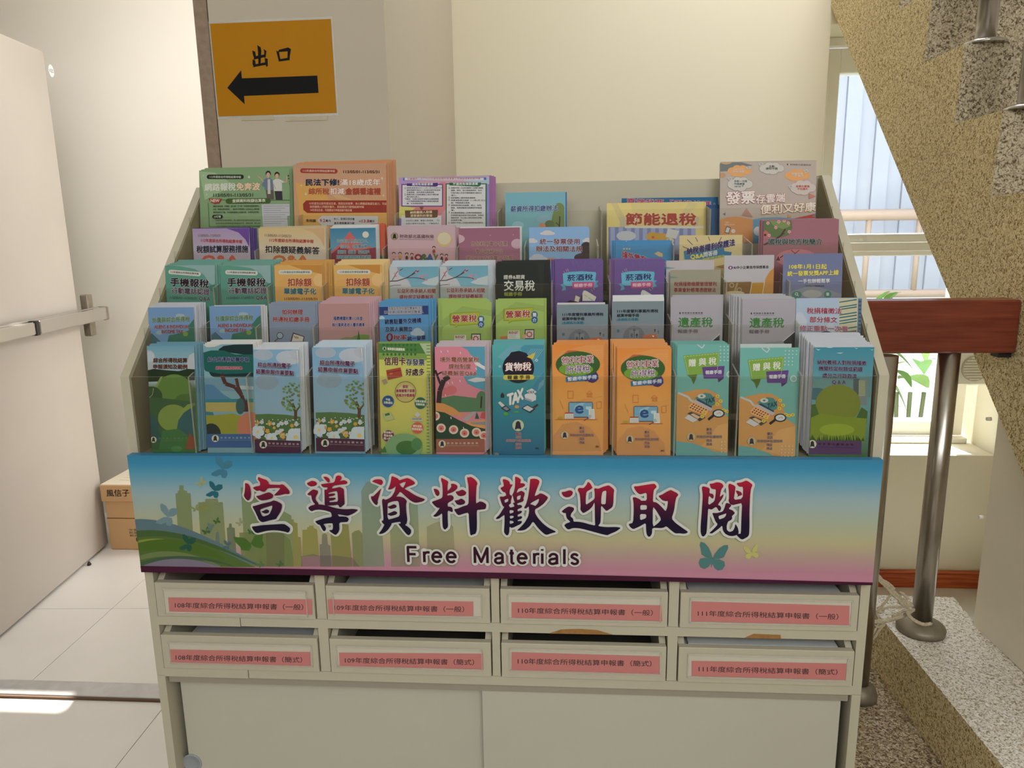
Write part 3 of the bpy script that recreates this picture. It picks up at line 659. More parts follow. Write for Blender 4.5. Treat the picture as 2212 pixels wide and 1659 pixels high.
for ti, ci, ri, cf, hold, pk, tx in DR:
    x0, x1 = XB[ci]; x0 += .0025; x1 -= .0025
    z0 = .7765 if ri == 0 else .6645; z1 = .8475 if ri == 0 else .7365
    yo = -.004
    d = ckid('drawer', bmesh.new(), M_cab); bm = bmesh.new()
    box(bm, x0, x1, yo, yo+.014, z0, z1, 0, .001)
    for a_, b_ in ((x0, x0+.012), (x1-.012, x1)):
        prism(bm, [(yo+.014, z0), (.34, z0), (.34, z1+.018 if ri else z1+.02), (.035, z1+.018 if ri else z1+.02), (yo+.014, z1)], 0, a_, b_)
    box(bm, x0+.012, x1-.012, yo+.014, .34, z0, z0+.006, 1); box(bm, x0+.012, x1-.012, .328, .34, z0, z1+.015, 0)
    d.data.materials.append(mat('dark_drawer_inside', alb((70, 64, 55)), .8)); bm.to_mesh(d.data); bm.free()
    ph = onY(*cf(*hold[0]), yo-.002), onY(*cf(*hold[1]), yo-.002)
    zc0 = max(ph[1].z, z0+.002); zc1 = min(ph[0].z, z1-.003)
    bm = bmesh.new(); box(bm, ph[0].x, ph[1].x, yo-.0008, yo-.0002, zc0, zc1, 1); box(bm, ph[0].x-.002, ph[1].x+.002, yo-.003, yo-.0022, zc1-.0025, zc1+.001, 0); box(bm, ph[0].x-.002, ph[1].x+.002, yo-.003, yo-.001, zc0-.001, zc0+.0018, 0)
    for xx in (ph[0].x-.002, ph[1].x): box(bm, xx, xx+.002, yo-.003, yo-.001, zc0, zc1, 0)
    addobj('label_holder', bm, [M_hold, M_ins], d)
    sw_ = Sheet(Matrix.Translation((0, yo-.0012, 0)), 9, 9, cf)
    sw_.poly(M_pink, pk, 'slip', noclip=True)
    sw_.text(ti, tx[0], tx[1], tx[2], tx[3], 36 if cf is c6 else 33, M_txt, wt=.008)
    sw_.build(d, True)
    if (ci, ri) in PAPERS:
        random.seed(ci*7+ri); h = PAPERS[(ci, ri)]+.01
        st = empty('form_stack', ((x0+x1)/2, .17, z0+.008), 'sheaf of white paper forms lying in the %s drawer of the %s row' % (('leftmost', 'second', 'third', 'rightmost')[ci], ('upper', 'lower')[ri]), 'paper stack', 'paper forms lying in the drawers')
        n = int(h/.004)
        for i in range(n):
            w_ = (x1-x0)/2-.02; jx, jy = random.uniform(-.004, .004), random.uniform(-.006, .006)
            bm = bmesh.new(); box(bm, -w_+jx, w_+jx, -.14+jy, .14+jy, i*.004, i*.004+.0034)
            addobj('sheet_bundle', bm, M_paper, st)
# ------------------------------------------------------------------ banner board
def cb(x, y): return (x, y)
btl, btr, bbl, bbr = onY(275, 983, -.02), onY(1905, 995, -.02), onY(307, 1234, -.02), onY(1886, 1266, -.02)
BX0, BX1 = -.673, .674; BZ0, BZ1 = .877, 1.108
BW, BH = BX1-BX0, BZ1-BZ0
Mb = Matrix.Translation(((BX0+BX1)/2, -.02, BZ0))
bm = bmesh.new(); box(bm, -BW/2, BW/2, 0, .0175, 0, BH)
gsky = gradmat('banner_sky_print', [(0, (176, 122, 140)), (.10, (166, 118, 134)), (.22, (160, 138, 128)), (.34, (164, 158, 122)), (.50, (152, 160, 140)), (.68, (136, 158, 162)), (.84, (84, 142, 166)), (.93, (54, 126, 160)), (1, (52, 118, 152))])
ban = addobj('banner_board', bm, gsky); ban.matrix_world = Mb
tag(ban, 'printed sky-and-city banner board reading Free Materials across the cabinet front', 'banner')
bs = Sheet(Mb, BW, BH, cb, 8e-6)
k3 = lambda x, y: (270+x/4.174, 970+y/4.174)
bs.tr = k3
def A(rgb, a): return ink(rgb, a)
def bpoly(rgb, a, pts, grp='picture'): bs.poly(A(rgb, a), pts, grp)
def tower(rgb, a, x0, x1, y0, y1, steps=0):
    w = (x1-x0)
    pts = [(x0, y1), (x0+2, y0)]
    if steps:
        for i in range(1, steps+1): pts += [(x0+w*.14*i, y0-(i-1)*w*.14), (x0+w*.14*i, y0-i*w*.14)]
        for i in range(steps, 0, -1): pts += [(x1-w*.14*i, y0-i*w*.14), (x1-w*.14*i, y0-(i-1)*w*.14)]
    pts += [(x1-2, y0), (x1+14, y1)]; bpoly(rgb, a, pts)
# city silhouettes
bpoly((120, 134, 88), .8, [(455, 400), (475, 398), (478, 376), (488, 374), (490, 328), (528, 326), (530, 370), (560, 378), (562, 396), (592, 398), (632, 1060), (500, 1060)])
bpoly((122, 134, 90), .8, [(660, 480), (722, 478), (725, 450), (835, 446), (842, 480), (882, 478), (925, 1060), (700, 1060)])
bpoly((122, 138, 92), .75, [(1045, 345), (1180, 345), (1190, 450), (1430, 560), (1500, 600), (1530, 1060), (1085, 1060)])
bpoly((104, 118, 92), .7, [(918, 710), (935, 706), (940, 672), (960, 670), (965, 705), (990, 712), (1012, 1060), (940, 1060)])
bpoly((106, 122, 118), .7, [(800, 850), (815, 846), (820, 750), (845, 745), (855, 850), (880, 852), (895, 1060), (815, 1060)])
bpoly((120, 134, 76), .6, [(1030, 755), (1095, 750), (1250, 750), (1420, 760), (1490, 820), (1530, 1060), (1060, 1060)])
bpoly((140, 138, 72), .75, [(1500, 635), (1520, 632), (1525, 660), (1555, 668), (1560, 790), (1585, 795), (1600, 1060), (1520, 1060)])
bpoly((142, 140, 72), .8, [(1600, 728), (1640, 726), (1645, 705), (1660, 703), (1662, 690), (1700, 690), (1704, 712), (1732, 724), (1752, 966), (1600, 968)])
bpoly((120, 124, 104), .6, [(1755, 860), (1775, 855), (1778, 770), (1800, 760), (1822, 770), (1830, 860), (1852, 870), (1862, 1060), (1760, 1060)])
bpoly((136, 134, 70), .75, [(1850, 690), (1950, 676), (2015, 680), (2050, 1060), (1870, 1060)])
bpoly((124, 134, 82), .7, [(2045, 760), (2070, 740), (2110, 730), (2140, 760), (2165, 1060), (2060, 1060)])
bpoly((128, 146, 122), .6, [(2130, 380), (2150, 340), (2175, 300), (2212, 290), (2280, 330), (2300, 420), (2340, 1060), (2150, 1060)])
bpoly((130, 146, 104), .4, [(2390, 680), (2470, 676), (2480, 400), (2640, 500), (2660, 1060), (2400, 1060)])
bpoly((120, 122, 84), .45, [(1270, 760), (1435, 758), (1440, 1060), (1280, 1060)])
bpoly((150, 150, 108), .4, [(2720, 700), (2800, 660), (2900, 640), (2960, 700), (2980, 1060), (2730, 1060)])
bpoly((120, 110, 100), .35, [(1590, 965), (1700, 945), (1750, 960), (1900, 960), (2050, 980), (2120, 1060), (1590, 1060)])
def curve(f0, f1, x0, x1, n=22): return [(x0+(x1-x0)*i/n, f0(i/n)) for i in range(n+1)]+[(x1+(x0-x1)*i/n, f1(1-i/n)) for i in range(n+1)]
def bez(p, t): u = 1-t; return u**3*p[0]+3*u*u*t*p[1]+3*u*t*t*p[2]+t**3*p[3]
def band(rgb, a, top, bot, x0=60, x1=1200): bpoly(rgb, a, curve(lambda t: bez(top, t), lambda t: bez(bot, t), x0, x1))
band((84, 110, 120), .9, (632, 610, 860, 1062), (740, 720, 980, 1064), 92, 1250)
band((72, 98, 40), 1, (735, 700, 890, 1062), (1062, 1062, 1062, 1064), 105, 1170)
band((60, 88, 46), 1, (735, 700, 860, 1062), (800, 740, 900, 1064), 105, 1230)
band((120, 132, 46), 1, (825, 770, 850, 900), (845, 800, 870, 905), 120, 760)
band((66, 96, 30), 1, (845, 780, 800, 980), (920, 900, 930, 1000), 122, 900)
band((98, 114, 66), 1, (960, 880, 930, 1050), (1000, 940, 960, 1062), 135, 860)
band((58, 84, 60), 1, (1020, 930, 950, 1060), (1050, 955, 990, 1062), 140, 1000)
band((112, 104, 122), 1, (1060, 950, 980, 1060), (1063, 1063, 1063, 1063), 148, 860)
BFN = [0]
def butterfly(rgb, a, cx, cy, s, ang):
    wing1 = [(0, 0), (-.12, -.35), (-.35, -.72), (-.62, -.95), (-.88, -1.0), (-.92, -.8), (-.8, -.45), (-.72, -.2), (-.45, -.06)]
    wing2 = [(0, 0), (-.45, -.02), (-.78, .08), (-.85, .35), (-.7, .62), (-.42, .7), (-.2, .55), (-.06, .3)]
    BFN[0] += 1; ca, sa = math.cos(ang), math.sin(ang)
    def T(p, f): x, y = p[0]*f*s, p[1]*s; return (cx+x*ca-y*sa, cy+x*sa+y*ca)
    for f, w in ((1, wing1), (1, wing2), (-1, wing1), (-1, wing2)): bpoly(rgb, a, [T(p, f) for p in w], 'butterfly#%d' % BFN[0])
    bpoly(rgb, a, [T(p, 1) for p in ((-.04, -.1), (.04, -.1), (.05, .3), (0, .62), (-.05, .3))], 'butterfly#%d' % BFN[0])
def bfly2(rgb, a, cx, cy, s, ang=0.):
    BFN[0] += 1
    pts1 = [(0, .1), (-.25, -.1), (-.55, -.45), (-.62, -.9), (-.45, -1), (-.1, -.78), (.08, -.42)]
    pts2 = [(0, .1), (.1, -.45), (.35, -.62), (.8, -.6), (.85, -.2), (.5, .05)]
    pts3 = [(0, .1), (-.35, .12), (-.9, .42), (-.95, .6), (-.5, .72), (-.15, .55)]
    pts4 = [(0, .1), (.35, .2), (.42, .55), (.25, .85), (-.05, .8), (-.15, .55)]
    ca, sa = math.cos(ang), math.sin(ang)
    for w in (pts1, pts2, pts3, pts4): bpoly(rgb, a, [(cx+(x*ca-y*sa)*s, cy+(x*sa+y*ca)*s) for x, y in w], 'butterfly#%d' % BFN[0])
bfly2((58, 116, 140), .9, 880, 170, 108); bfly2((28, 92, 104), 1, 810, 370, 84); bfly2((104, 132, 140), .9, 385, 600, 110); bfly2((30, 76, 60), 1, 570, 850, 84)
bfly2((70, 100, 110), .85, 920, 865, 46); bfly2((52, 96, 48), 1, 1140, 745, 36, 1.2); bfly2((58, 92, 44), 1, 830, 650, 34, .8); bfly2((60, 92, 48), 1, 735, 740, 40, .8)
bfly2((150, 158, 112), .8, 690, 300, 50, .5); bfly2((130, 136, 70), .8, 705, 530, 52, .6); bfly2((134, 140, 90), .8, 640, 535, 40, .9); bfly2((96, 120, 110), .8, 770, 705, 44); bfly2((74, 110, 66), 1, 1225, 1040, 34, .6); bfly2((58, 98, 52), 1, 1400, 1035, 34, .6); bfly2((146, 150, 110), .7, 1040, 660, 40, .5)
bpoly((66, 104, 38), .9, [(1135, 850), (1080, 800), (975, 788), (1000, 840), (1040, 880), (1050, 910), (1120, 915), (1140, 880)], 'butterfly#big')
bpoly((66, 104, 38), .9, [(1135, 850), (1170, 780), (1245, 765), (1240, 820), (1255, 860), (1230, 895), (1170, 880)], 'butterfly#big')
k5 = lambda x, y: (1290+x/3.568, 970+y/3.568)
bs.tr = k5
butterfly((66, 112, 110), 1, 888, 845, 120, .12); butterfly((170, 166, 92), 1, 1190, 800, 62, -.15)
bs.tr = lambda x, y: (x, y)
bs.poly(ink((64, 16, 42)), [(300, 1222), (1100, 1237), (1892, 1258), (1892, 1275), (300, 1245)], 'border_strip')
KAI = [(510, 1010, 10.371, [[(220, 325), (290, 345), (330, 400), (350, 500), (358, 580), (345, 660), (320, 700), (285, 722), (245, 695), (190, 615), (212, 540), (222, 430)],
 [(515, 188), (600, 228), (700, 260), (745, 310), (755, 360), (880, 366), (1000, 370), (1050, 355), (1085, 370), (1150, 430), (1210, 500), (1222, 550), (1195, 577), (1120, 570), (1000, 600), (858, 610), (940, 530), (1010, 450), (985, 435), (870, 438), (725, 445), (690, 495), (645, 527), (600, 520), (540, 490), (490, 508), (440, 480), (392, 432), (460, 405), (560, 388), (558, 310), (505, 250)],
 [(460, 618), (540, 610), (640, 570), (740, 535), (790, 545), (858, 600), (835, 665), (730, 700), (600, 720), (530, 695)],
 [(382, 848), (460, 835), (600, 790), (800, 745), (855, 715), (920, 730), (1000, 770), (1048, 810), (1045, 880), (1010, 980), (930, 1100), (920, 1130), (760, 1165), (625, 1205), (570, 1190), (522, 1140), (510, 1100), (450, 975), 'H', (548, 932), (600, 900), (740, 855), (835, 822), (825, 900), (765, 1035), (610, 1085)],
 [(582, 965), (640, 945), (700, 915), (750, 935), (760, 965), (740, 995), (670, 1012), (625, 995)],
 [(368, 1300), (470, 1292), (600, 1270), (900, 1252), (1090, 1240), (1170, 1290), (1225, 1335), (1225, 1390), (1185, 1440), (1110, 1415), (980, 1390), (850, 1382), (700, 1395), (590, 1425), (500, 1447), (450, 1430), (400, 1370)]]),
(650, 1010, 10.371, [[(145, 335), (200, 305), (265, 275), (330, 290), (375, 325), (375, 360), (330, 392), (240, 405), (180, 380)],
 [(155, 580), (220, 520), (290, 468), (350, 485), (400, 500), (400, 550), (370, 600), (348, 650), (345, 690), (370, 735), (405, 775), (410, 808), (480, 810), (620, 835), (720, 870), (850, 900), (1000, 915), (1180, 905), (1305, 925), (1200, 1005), (1070, 1062), (960, 1045), (830, 1020), (870, 1078), (960, 1075), (1040, 1085), (1090, 1125), (1065, 1190), (1030, 1200), (870, 1205), (880, 1360), (855, 1430), (790, 1495), (700, 1435), (640, 1385), (725, 1375), (735, 1300), (725, 1225), (620, 1230), (515, 1245), (560, 1300), (580, 1345), (560, 1395), (530, 1408), (495, 1365), (445, 1265), (390, 1250), (330, 1185), (420, 1155), (560, 1110), (712, 1088), (690, 980), (560, 940), (420, 920), (320, 930), (262, 962), (215, 935), (178, 885), (225, 840), (345, 805), (290, 755), (262, 690), (250, 600), (200, 603)],
 [(508, 187), (580, 187), (635, 215), (662, 250), (660, 300), (638, 322), (590, 285)],
 [(800, 180), (850, 158), (905, 165), (932, 205), (920, 245), (875, 290), (975, 262), (1030, 280), (1062, 310), (1040, 350), (900, 365), (740, 388), (705, 450), (800, 440), (880, 415), (940, 440), (980, 470), (985, 620), (995, 780), (985, 810), (900, 875), (875, 865), (850, 812), (740, 828), (640, 830), (560, 828), (548, 800), (548, 620), (540, 475), (600, 478), (618, 425), (525, 425), (485, 395), (460, 355), (600, 335), (760, 318), (785, 250), 'H', (632, 545), (740, 520), (832, 505), (850, 740), (760, 750), (655, 758), (655, 725), (740, 712), (795, 690), (790, 655), (720, 655), (645, 665), (640, 632), (740, 615), (785, 590), (775, 560), (700, 562), (635, 575)]]),
(790, 1010, 10.371, [[(145, 292), (220, 250), (300, 242), (370, 255), (400, 300), (390, 345), (355, 378), (270, 340)],
 [(365, 440), (330, 560), (280, 720), (285, 780), (265, 820), (230, 812), (180, 760), (135, 680), (132, 620), (175, 630), (250, 560)],
 [(590, 170), (660, 195), (730, 225), (765, 270), (850, 240), (940, 215), (1020, 245), (1100, 300), (1118, 340), (1060, 375), (970, 400), (870, 455), (960, 500), (1080, 580), (1200, 640), (1345, 690), (1290, 740), (1130, 772), (1040, 740), (940, 660), (785, 515), (740, 580), (690, 635), (775, 628), (870, 660), (935, 730), (915, 800), (920, 960), (945, 1150), (925, 1240), (885, 1262), (970, 1315), (1030, 1380), (1025, 1450), (975, 1500), (920, 1465), (830, 1350), (735, 1235), (797, 1235), (790, 1192), (690, 1205), (590, 1225), (585, 1265), (510, 1375), (430, 1440), (360, 1465), (300, 1462), (370, 1375), (435, 1255), (400, 1235), (365, 1178), (415, 1160), (395, 900), (375, 720), (400, 675), (455, 705), (540, 670), (600, 620), (660, 520), (688, 395), (650, 430), (590, 468), (505, 475), (550, 385), (575, 290), 'H', (762, 350), (850, 312), (912, 298), (890, 360), (850, 438), (810, 410), 'H', (500, 810), (515, 775), (620, 735), (745, 725), (770, 880), (775, 1070), (640, 1115), (500, 1150)],
 [(495, 862), (570, 835), (645, 800), (710, 835), (690, 880), (570, 910)], [(495, 1017), (570, 990), (655, 950), (722, 985), (700, 1030), (580, 1065), (530, 1045)]]),
(920, 1010, 10.371, [[(180, 455), (240, 460), (290, 490), (318, 550), (300, 605), (265, 620), (230, 595), (205, 530)],
 [(355, 208), (430, 250), (495, 280), (512, 320), (495, 380), (492, 515), (560, 440), (580, 400), (565, 355), (605, 340), (680, 360), (718, 400), (710, 450), (660, 500), (590, 540), (487, 572), (487, 612), (560, 595), (605, 610), (635, 655), (615, 710), (495, 775), (497, 855), (560, 858), (600, 885), (612, 960), (595, 980), (495, 935), (498, 1150), (505, 1310), (435, 1375), (390, 1330), (378, 1200), (375, 995), (310, 1050), (230, 1085), (165, 1070), (240, 1000), (325, 880), (270, 883), (200, 830), (135, 750), (250, 710), (380, 660), (385, 500), (375, 350), (348, 260)],
 [(668, 520), (740, 510), (822, 472), (880, 505), (918, 545), (885, 600), (790, 625), (720, 605)], [(645, 718), (720, 712), (800, 672), (860, 708), (895, 750), (865, 800), (770, 822), (700, 805)],
 [(930, 195), (965, 205), (1010, 190), (1060, 215), (1130, 275), (1165, 340), (1140, 400), (1130, 600), (1130, 782), (1160, 770), (1220, 735), (1290, 755), (1355, 800), (1358, 850), (1340, 910), (1200, 925), (1145, 935), (1150, 1200), (1148, 1380), (1120, 1460), (1060, 1480), (1012, 1500), (995, 1450), (975, 1200), (965, 985), (860, 1010), (750, 1048), (710, 1030), (632, 915), (720, 900), (830, 850), (962, 812), (965, 600), (960, 380), (935, 270)]]),
(1060, 1010, 10.369, [[(280, 240), (340, 248), (400, 275), (430, 310), (435, 358), (500, 360), (465, 420), (430, 490), (425, 585), (478, 610), (478, 650), (455, 730), (460, 780), (405, 820), (440, 880), (540, 850), (520, 810), (497, 768), (545, 770), (525, 720), (500, 620), (484, 595), (520, 530), (545, 430), (552, 320), (548, 180), (620, 205), (675, 245), (680, 280), (660, 330), (740, 335), (780, 365), (760, 400), (700, 430), (620, 455), (580, 550), (640, 520), (690, 500), (740, 525), (768, 555), (755, 610), (735, 670), (745, 710), (720, 745), (590, 785), (608, 820), (670, 815), (710, 840), (695, 880), (605, 912), (605, 960), (690, 945), (705, 970), (680, 1005), (608, 1035), (608, 1080), (690, 1065), (712, 1090), (690, 1125), (608, 1155), (610, 1180), (690, 1172), (705, 1195), (680, 1240), (480, 1335), (425, 1300), (420, 1420), (400, 1485), (365, 1500), (330, 1470), (302, 1420), (315, 1200), (315, 1035), (250, 1080), (190, 1125), (120, 1135), (130, 1100), (200, 1040), (315, 850), (290, 860), (250, 790), (200, 628), (280, 635), (355, 605), (335, 540), (280, 525), (215, 440), (300, 400), (290, 330), (272, 270), 'H', (308, 708), (400, 672), (395, 740), (325, 772), 'H', (588, 630), (680, 592), (665, 690), (595, 708), 'H', (425, 930), (515, 940), (515, 985), (430, 1015), 'H', (430, 1060), (515, 1060), (518, 1100), (440, 1130), 'H', (430, 1165), (510, 1180), (520, 1215), (430, 1248)],
 [(888, 240), (960, 230), (1040, 240), (1095, 280), (1085, 340), (1040, 450), (980, 625), (1060, 590), (1110, 555), (1180, 575), (1285, 640), (1270, 690), (1180, 800), (1080, 870), (995, 915), (995, 1000), (1060, 1110), (1180, 1240), (1300, 1330), (1480, 1420), (1360, 1450), (1250, 1490), (1180, 1450), (1060, 1330), (950, 1180), (880, 1290), (780, 1370), (690, 1390), (590, 1388), (640, 1345), (760, 1220), (840, 1080), (865, 960), (855, 845), (800, 895), (745, 890), (800, 790), (840, 640), (870, 450), (884, 280), 'H', (882, 798), (920, 765), (1000, 720), (1090, 672), (1070, 760), (1005, 842), (950, 818)]]),
(1200, 1020, 11.0625, [[(145, 455), (230, 445), (330, 410), (390, 425), (415, 460), (400, 520), (340, 570), (260, 582), (200, 560), (158, 510)],
 [(145, 915), (220, 850), (315, 795), (420, 820), (445, 850), (430, 900), (375, 965), (355, 1035), (420, 1085), (430, 1160), (540, 1160), (660, 1180), (800, 1220), (950, 1255), (940, 1150), (935, 680), (880, 800), (800, 880), (670, 958), (630, 930), (592, 870), (600, 780), (590, 620), (575, 490), (525, 405), (555, 352), (670, 362), (740, 280), (775, 205), (830, 250), (885, 350), (850, 385), (738, 445), (720, 600), (722, 762), (820, 700), (935, 615), (935, 460), (920, 390), (935, 360), (1020, 378), (1130, 330), (1265, 290), (1340, 340), (1400, 400), (1385, 500), (1380, 700), (1360, 810), (1215, 912), (1150, 840), (1085, 770), (1080, 1050), (1070, 1190), (1010, 1265), (1200, 1290), (1450, 1285), (1565, 1305), (1440, 1395), (1300, 1450), (1240, 1485), (1100, 1455), (900, 1400), (700, 1345), (560, 1315), (420, 1310), (310, 1348), (260, 1320), (205, 1245), (260, 1200), (350, 1170), (345, 1150), (275, 1090), (252, 1020), (248, 955), (185, 950), 'H', (1118, 440), (1215, 415), (1205, 600), (1195, 745), (1088, 745), (1090, 600)]]),
(1350, 1020, 11.06, [[(205, 318), (300, 315), (480, 285), (640, 258), (700, 258), (740, 300), (748, 340), (685, 400), (670, 500), (660, 690), (730, 695), (800, 740), (880, 820), (965, 915), (1000, 830), (1020, 665), (960, 672), (880, 645), (785, 545), (870, 520), (980, 450), (1085, 400), (1150, 435), (1235, 475), (1270, 520), (1220, 580), (1195, 680), (1165, 900), (1105, 1085), (1200, 1190), (1330, 1285), (1505, 1405), (1450, 1440), (1380, 1447), (1300, 1435), (1195, 1440), (1100, 1370), (980, 1265), (920, 1300), (860, 1312), (645, 1305), (640, 1440), (600, 1510), (560, 1522), (520, 1480), (500, 1380), (495, 1185), (360, 1265), (195, 1340), (130, 1300), (78, 1220), (190, 1185), (205, 900), (200, 700), (178, 580), (250, 578), (360, 630), (375, 662), (515, 658), (515, 465), (360, 512), (290, 470), (235, 400), 'H', (362, 762), (518, 765), (515, 872), (360, 880), 'H', (352, 975), (505, 980), (500, 1075), (358, 1130), 'H', (660, 795), (740, 890), (865, 1105), (780, 1200), (655, 1290)]]),
(1500, 1020, 10.371, [[(155, 325), (180, 295), (290, 320), (335, 350), (325, 455), (400, 465), (425, 510), (415, 560), (390, 575), (310, 500), (298, 725), (440, 630), (465, 480), (470, 365), (400, 360), (360, 340), (325, 240), (400, 235), (490, 203), (570, 215), (625, 250), (642, 300), (590, 370), (555, 540), (600, 500), (648, 470), (620, 560), (510, 710), (570, 735), (590, 780), (570, 840), (540, 855), (480, 750), (370, 822), (298, 790), (285, 1000), (265, 1340), (210, 1415), (160, 1415), (130, 1330), (130, 1180), (160, 800), (178, 500)],
 [(765, 232), (850, 262), (910, 300), (900, 400), (868, 602), (1068, 575), (1080, 310), (1000, 308), (950, 270), (930, 225), (1040, 210), (1150, 165), (1220, 205), (1292, 265), (1255, 350), (1235, 500), (1220, 900), (1222, 1150), (1215, 1360), (1190, 1420), (1050, 1497), (925, 1385), (975, 1355), (1030, 1360), (1040, 1000), (1058, 668), (940, 695), (850, 718), (790, 700), (750, 620), (765, 560), (760, 400), (745, 290)],
 [(695, 665), (770, 682), (822, 725), (750, 800), (840, 830), (900, 895), (825, 965), (838, 1010), (810, 1050), (740, 1085), (710, 1180), (715, 1270), (770, 1318), (850, 1295), (890, 1220), (905, 1130), (960, 1220), (980, 1310), (970, 1360), (925, 1390), (840, 1410), (760, 1400), (680, 1360), (625, 1280), (612, 1170), (540, 1240), (430, 1320), (380, 1352), (318, 1345), (400, 1270), (515, 1150), (460, 1080), (420, 980), (388, 890), (490, 895), (625, 860), (665, 770), 'H', (525, 962), (620, 930), (705, 898), (690, 960), (650, 1002), (545, 1038)],
 [(910, 388), (980, 400), (1035, 430), (1058, 470), (1050, 492), (985, 515), (940, 535), (965, 495), (935, 450)]])]
M_kai = gradmat('banner_letter_print', [(0, (18, 12, 36)), (.3, (26, 14, 40)), (.55, (62, 16, 44)), (.8, (120, 20, 48)), (1, (160, 22, 50))])
M_halo = ink((186, 188, 180))
def smooth_loop(L, it=1):
    for _ in range(it):
        L = [q for i in range(len(L)) for q in ((L[i][0]*.82+L[(i+1) % len(L)][0]*.18, L[i][1]*.82+L[(i+1) % len(L)][1]*.18), (L[i][0]*.18+L[(i+1) % len(L)][0]*.82, L[i][1]*.18+L[(i+1) % len(L)][1]*.82))]
    return L
done = []
for pas in (0, 1):
    for ki, (ox, oy, sc_, polys) in enumerate(KAI):
        bs.tr = (lambda ox, oy, sc_: lambda x, y: (ox+x/sc_, oy+y/sc_))(ox, oy, sc_)
        for pl in polys:
            loops = [[]]
            for p in pl:
                if p == 'H': loops.append([])
                else: loops[-1].append(p)
            loops = [smooth_loop(l) for l in loops]
            if pas == 0:
                qq = [[bs.uv(*p) for p in l] for l in loops]
                tri = tessellate_polygon([[Vector((a_, b_, 0)) for a_, b_ in l] for l in qq]); allv = [p for l in qq for p in l]
                for kk in range(14):
                    t = kk*math.pi/7; bs._add('character_halo#%d' % ki, [(p[0]+.0047*math.cos(t), p[1]+.0047*math.sin(t)) for p in allv], tri, M_halo)
            else: bs.poly(M_kai, loops[0], 'character#%d' % ki, loops[1:])
    bs.y -= 2e-5
# latin line drawn as even strokes
def mono(letter):
    """centre lines of a plain grotesque alphabet on a unit body (x height .72)"""
    def arc(cx, cy, rx, ry, a0, a1, n=14): return [(cx+rx*math.cos(math.radians(a0+(a1-a0)*i/n)), cy+ry*math.sin(math.radians(a0+(a1-a0)*i/n))) for i in range(n+1)]
    D = {'F': (.56, [[(.06, 0), (.06, 1), (.56, 1)], [(.06, .53), (.5, .53)]]),
         'r': (.3, [[(.06, 0), (.06, .72)], [(.06, .4)]+arc(.26, .45, .2, .22, 170, 80, 8)+[(.36, .66)]]),
         'e': (.52, [[(.02, .38), (.5, .38)]+arc(.26, .36, .24, .32, 5, 322, 24)]),
         'M': (.72, [[(.05, 0), (.05, 1), (.36, .08), (.67, 1), (.67, 0)]]),
         'a': (.5, [[(.05, .5)]+arc(.25, .47, .2, .21, 165, 20, 12)+[(.44, .42), (.44, .1), (.47, 0)], [(.44, .4), (.25, .35)]+arc(.2, .18, .17, .165, 100, 300, 14)+[(.36, .06), (.44, .18)]]),
         't': (.3, [[(.15, .95), (.15, .14)]+arc(.25, .12, .1, .1, 180, 270, 6)+[(.3, .02)], [(.02, .7), (.29, .7)]]),
         'i': (.12, [[(.06, 0), (.06, .7)], [(.06, .88), (.06, .99)]]),
         'l': (.12, [[(.06, 0), (.06, 1)]]),
         's': (.46, [arc(.23, .53, .17, .155, 20, 200, 12)+arc(.23, .19, .19, .165, 60, -160, 14)])}
    return D[letter]
def stroke(bm_V, bm_F, pts, r):
    for i in range(len(pts)-1):
        (x0, y0), (x1, y1) = pts[i], pts[i+1]; L_ = math.hypot(x1-x0, y1-y0) or 1; nx, ny = -(y1-y0)/L_*r, (x1-x0)/L_*r
        k_ = len(bm_V); bm_V += [(x0+nx, y0+ny), (x0-nx, y0-ny), (x1-nx, y1-ny), (x1+nx, y1+ny)]; bm_F.append((k_, k_+1, k_+2, k_+3))
def discs(bm_V, bm_F, pts, r, n=10):
    for x, y in pts:
        k_ = len(bm_V); bm_V += [(x+r*math.cos(2*math.pi*i/n), y+r*math.sin(2*math.pi*i/n)) for i in range(n)]; bm_F.append(tuple(range(k_, k_+n)))
bs.tr = lambda x, y: (780+x/4.174, 970+y/4.174)
LET = [('F', 412, 522, 1018), ('r', 555, 628, 1020), ('e', 636, 742, 1022), ('e', 766, 872, 1024), ('M', 1010, 1164, 1026), ('a', 1196, 1300, 1030), ('t', 1326, 1394, 1032), ('e', 1402, 1508, 1034), ('r', 1542, 1612, 1034), ('i', 1622, 1648, 1034), ('a', 1682, 1788, 1036), ('l', 1820, 1846, 1036), ('s', 1878, 1972, 1038)]
M_ltr = ink((50, 8, 30))
for pas in (0, 1):
    bs.eps = 1.5e-6
    for li, (ch, xa_, xb_, yb_) in enumerate(LET):
        wd, st = mono(ch); a0 = bs.uv(xa_, yb_); a1 = bs.uv(xb_, yb_); u1 = bs.uv(xa_, yb_-156); H = u1[1]-a0[1]; r0 = H*.072
        W_ = a1[0]-a0[0]
        for s_ in st:
            V = []; F = []
            P_ = [(a0[0]+r0+(x/wd)*(W_-2*r0), a0[1]+r0+y*(H-2*r0)) for x, y in s_]
            rr = r0 if pas else r0+.0036
            if pas == 0: P_ = P_
            stroke(V, F, P_, rr); discs(V, F, P_ if pas == 0 else P_[1:-1], rr)
            nm_ = ('letter#%d' if pas else 'letter_halo#%d') % li
            for f in F: bs._add(nm_, [V[i] for i in f], [tuple(range(len(f)))], M_ltr if pas else M_halo)
    bs.y -= 2e-5
bs.build(ban)
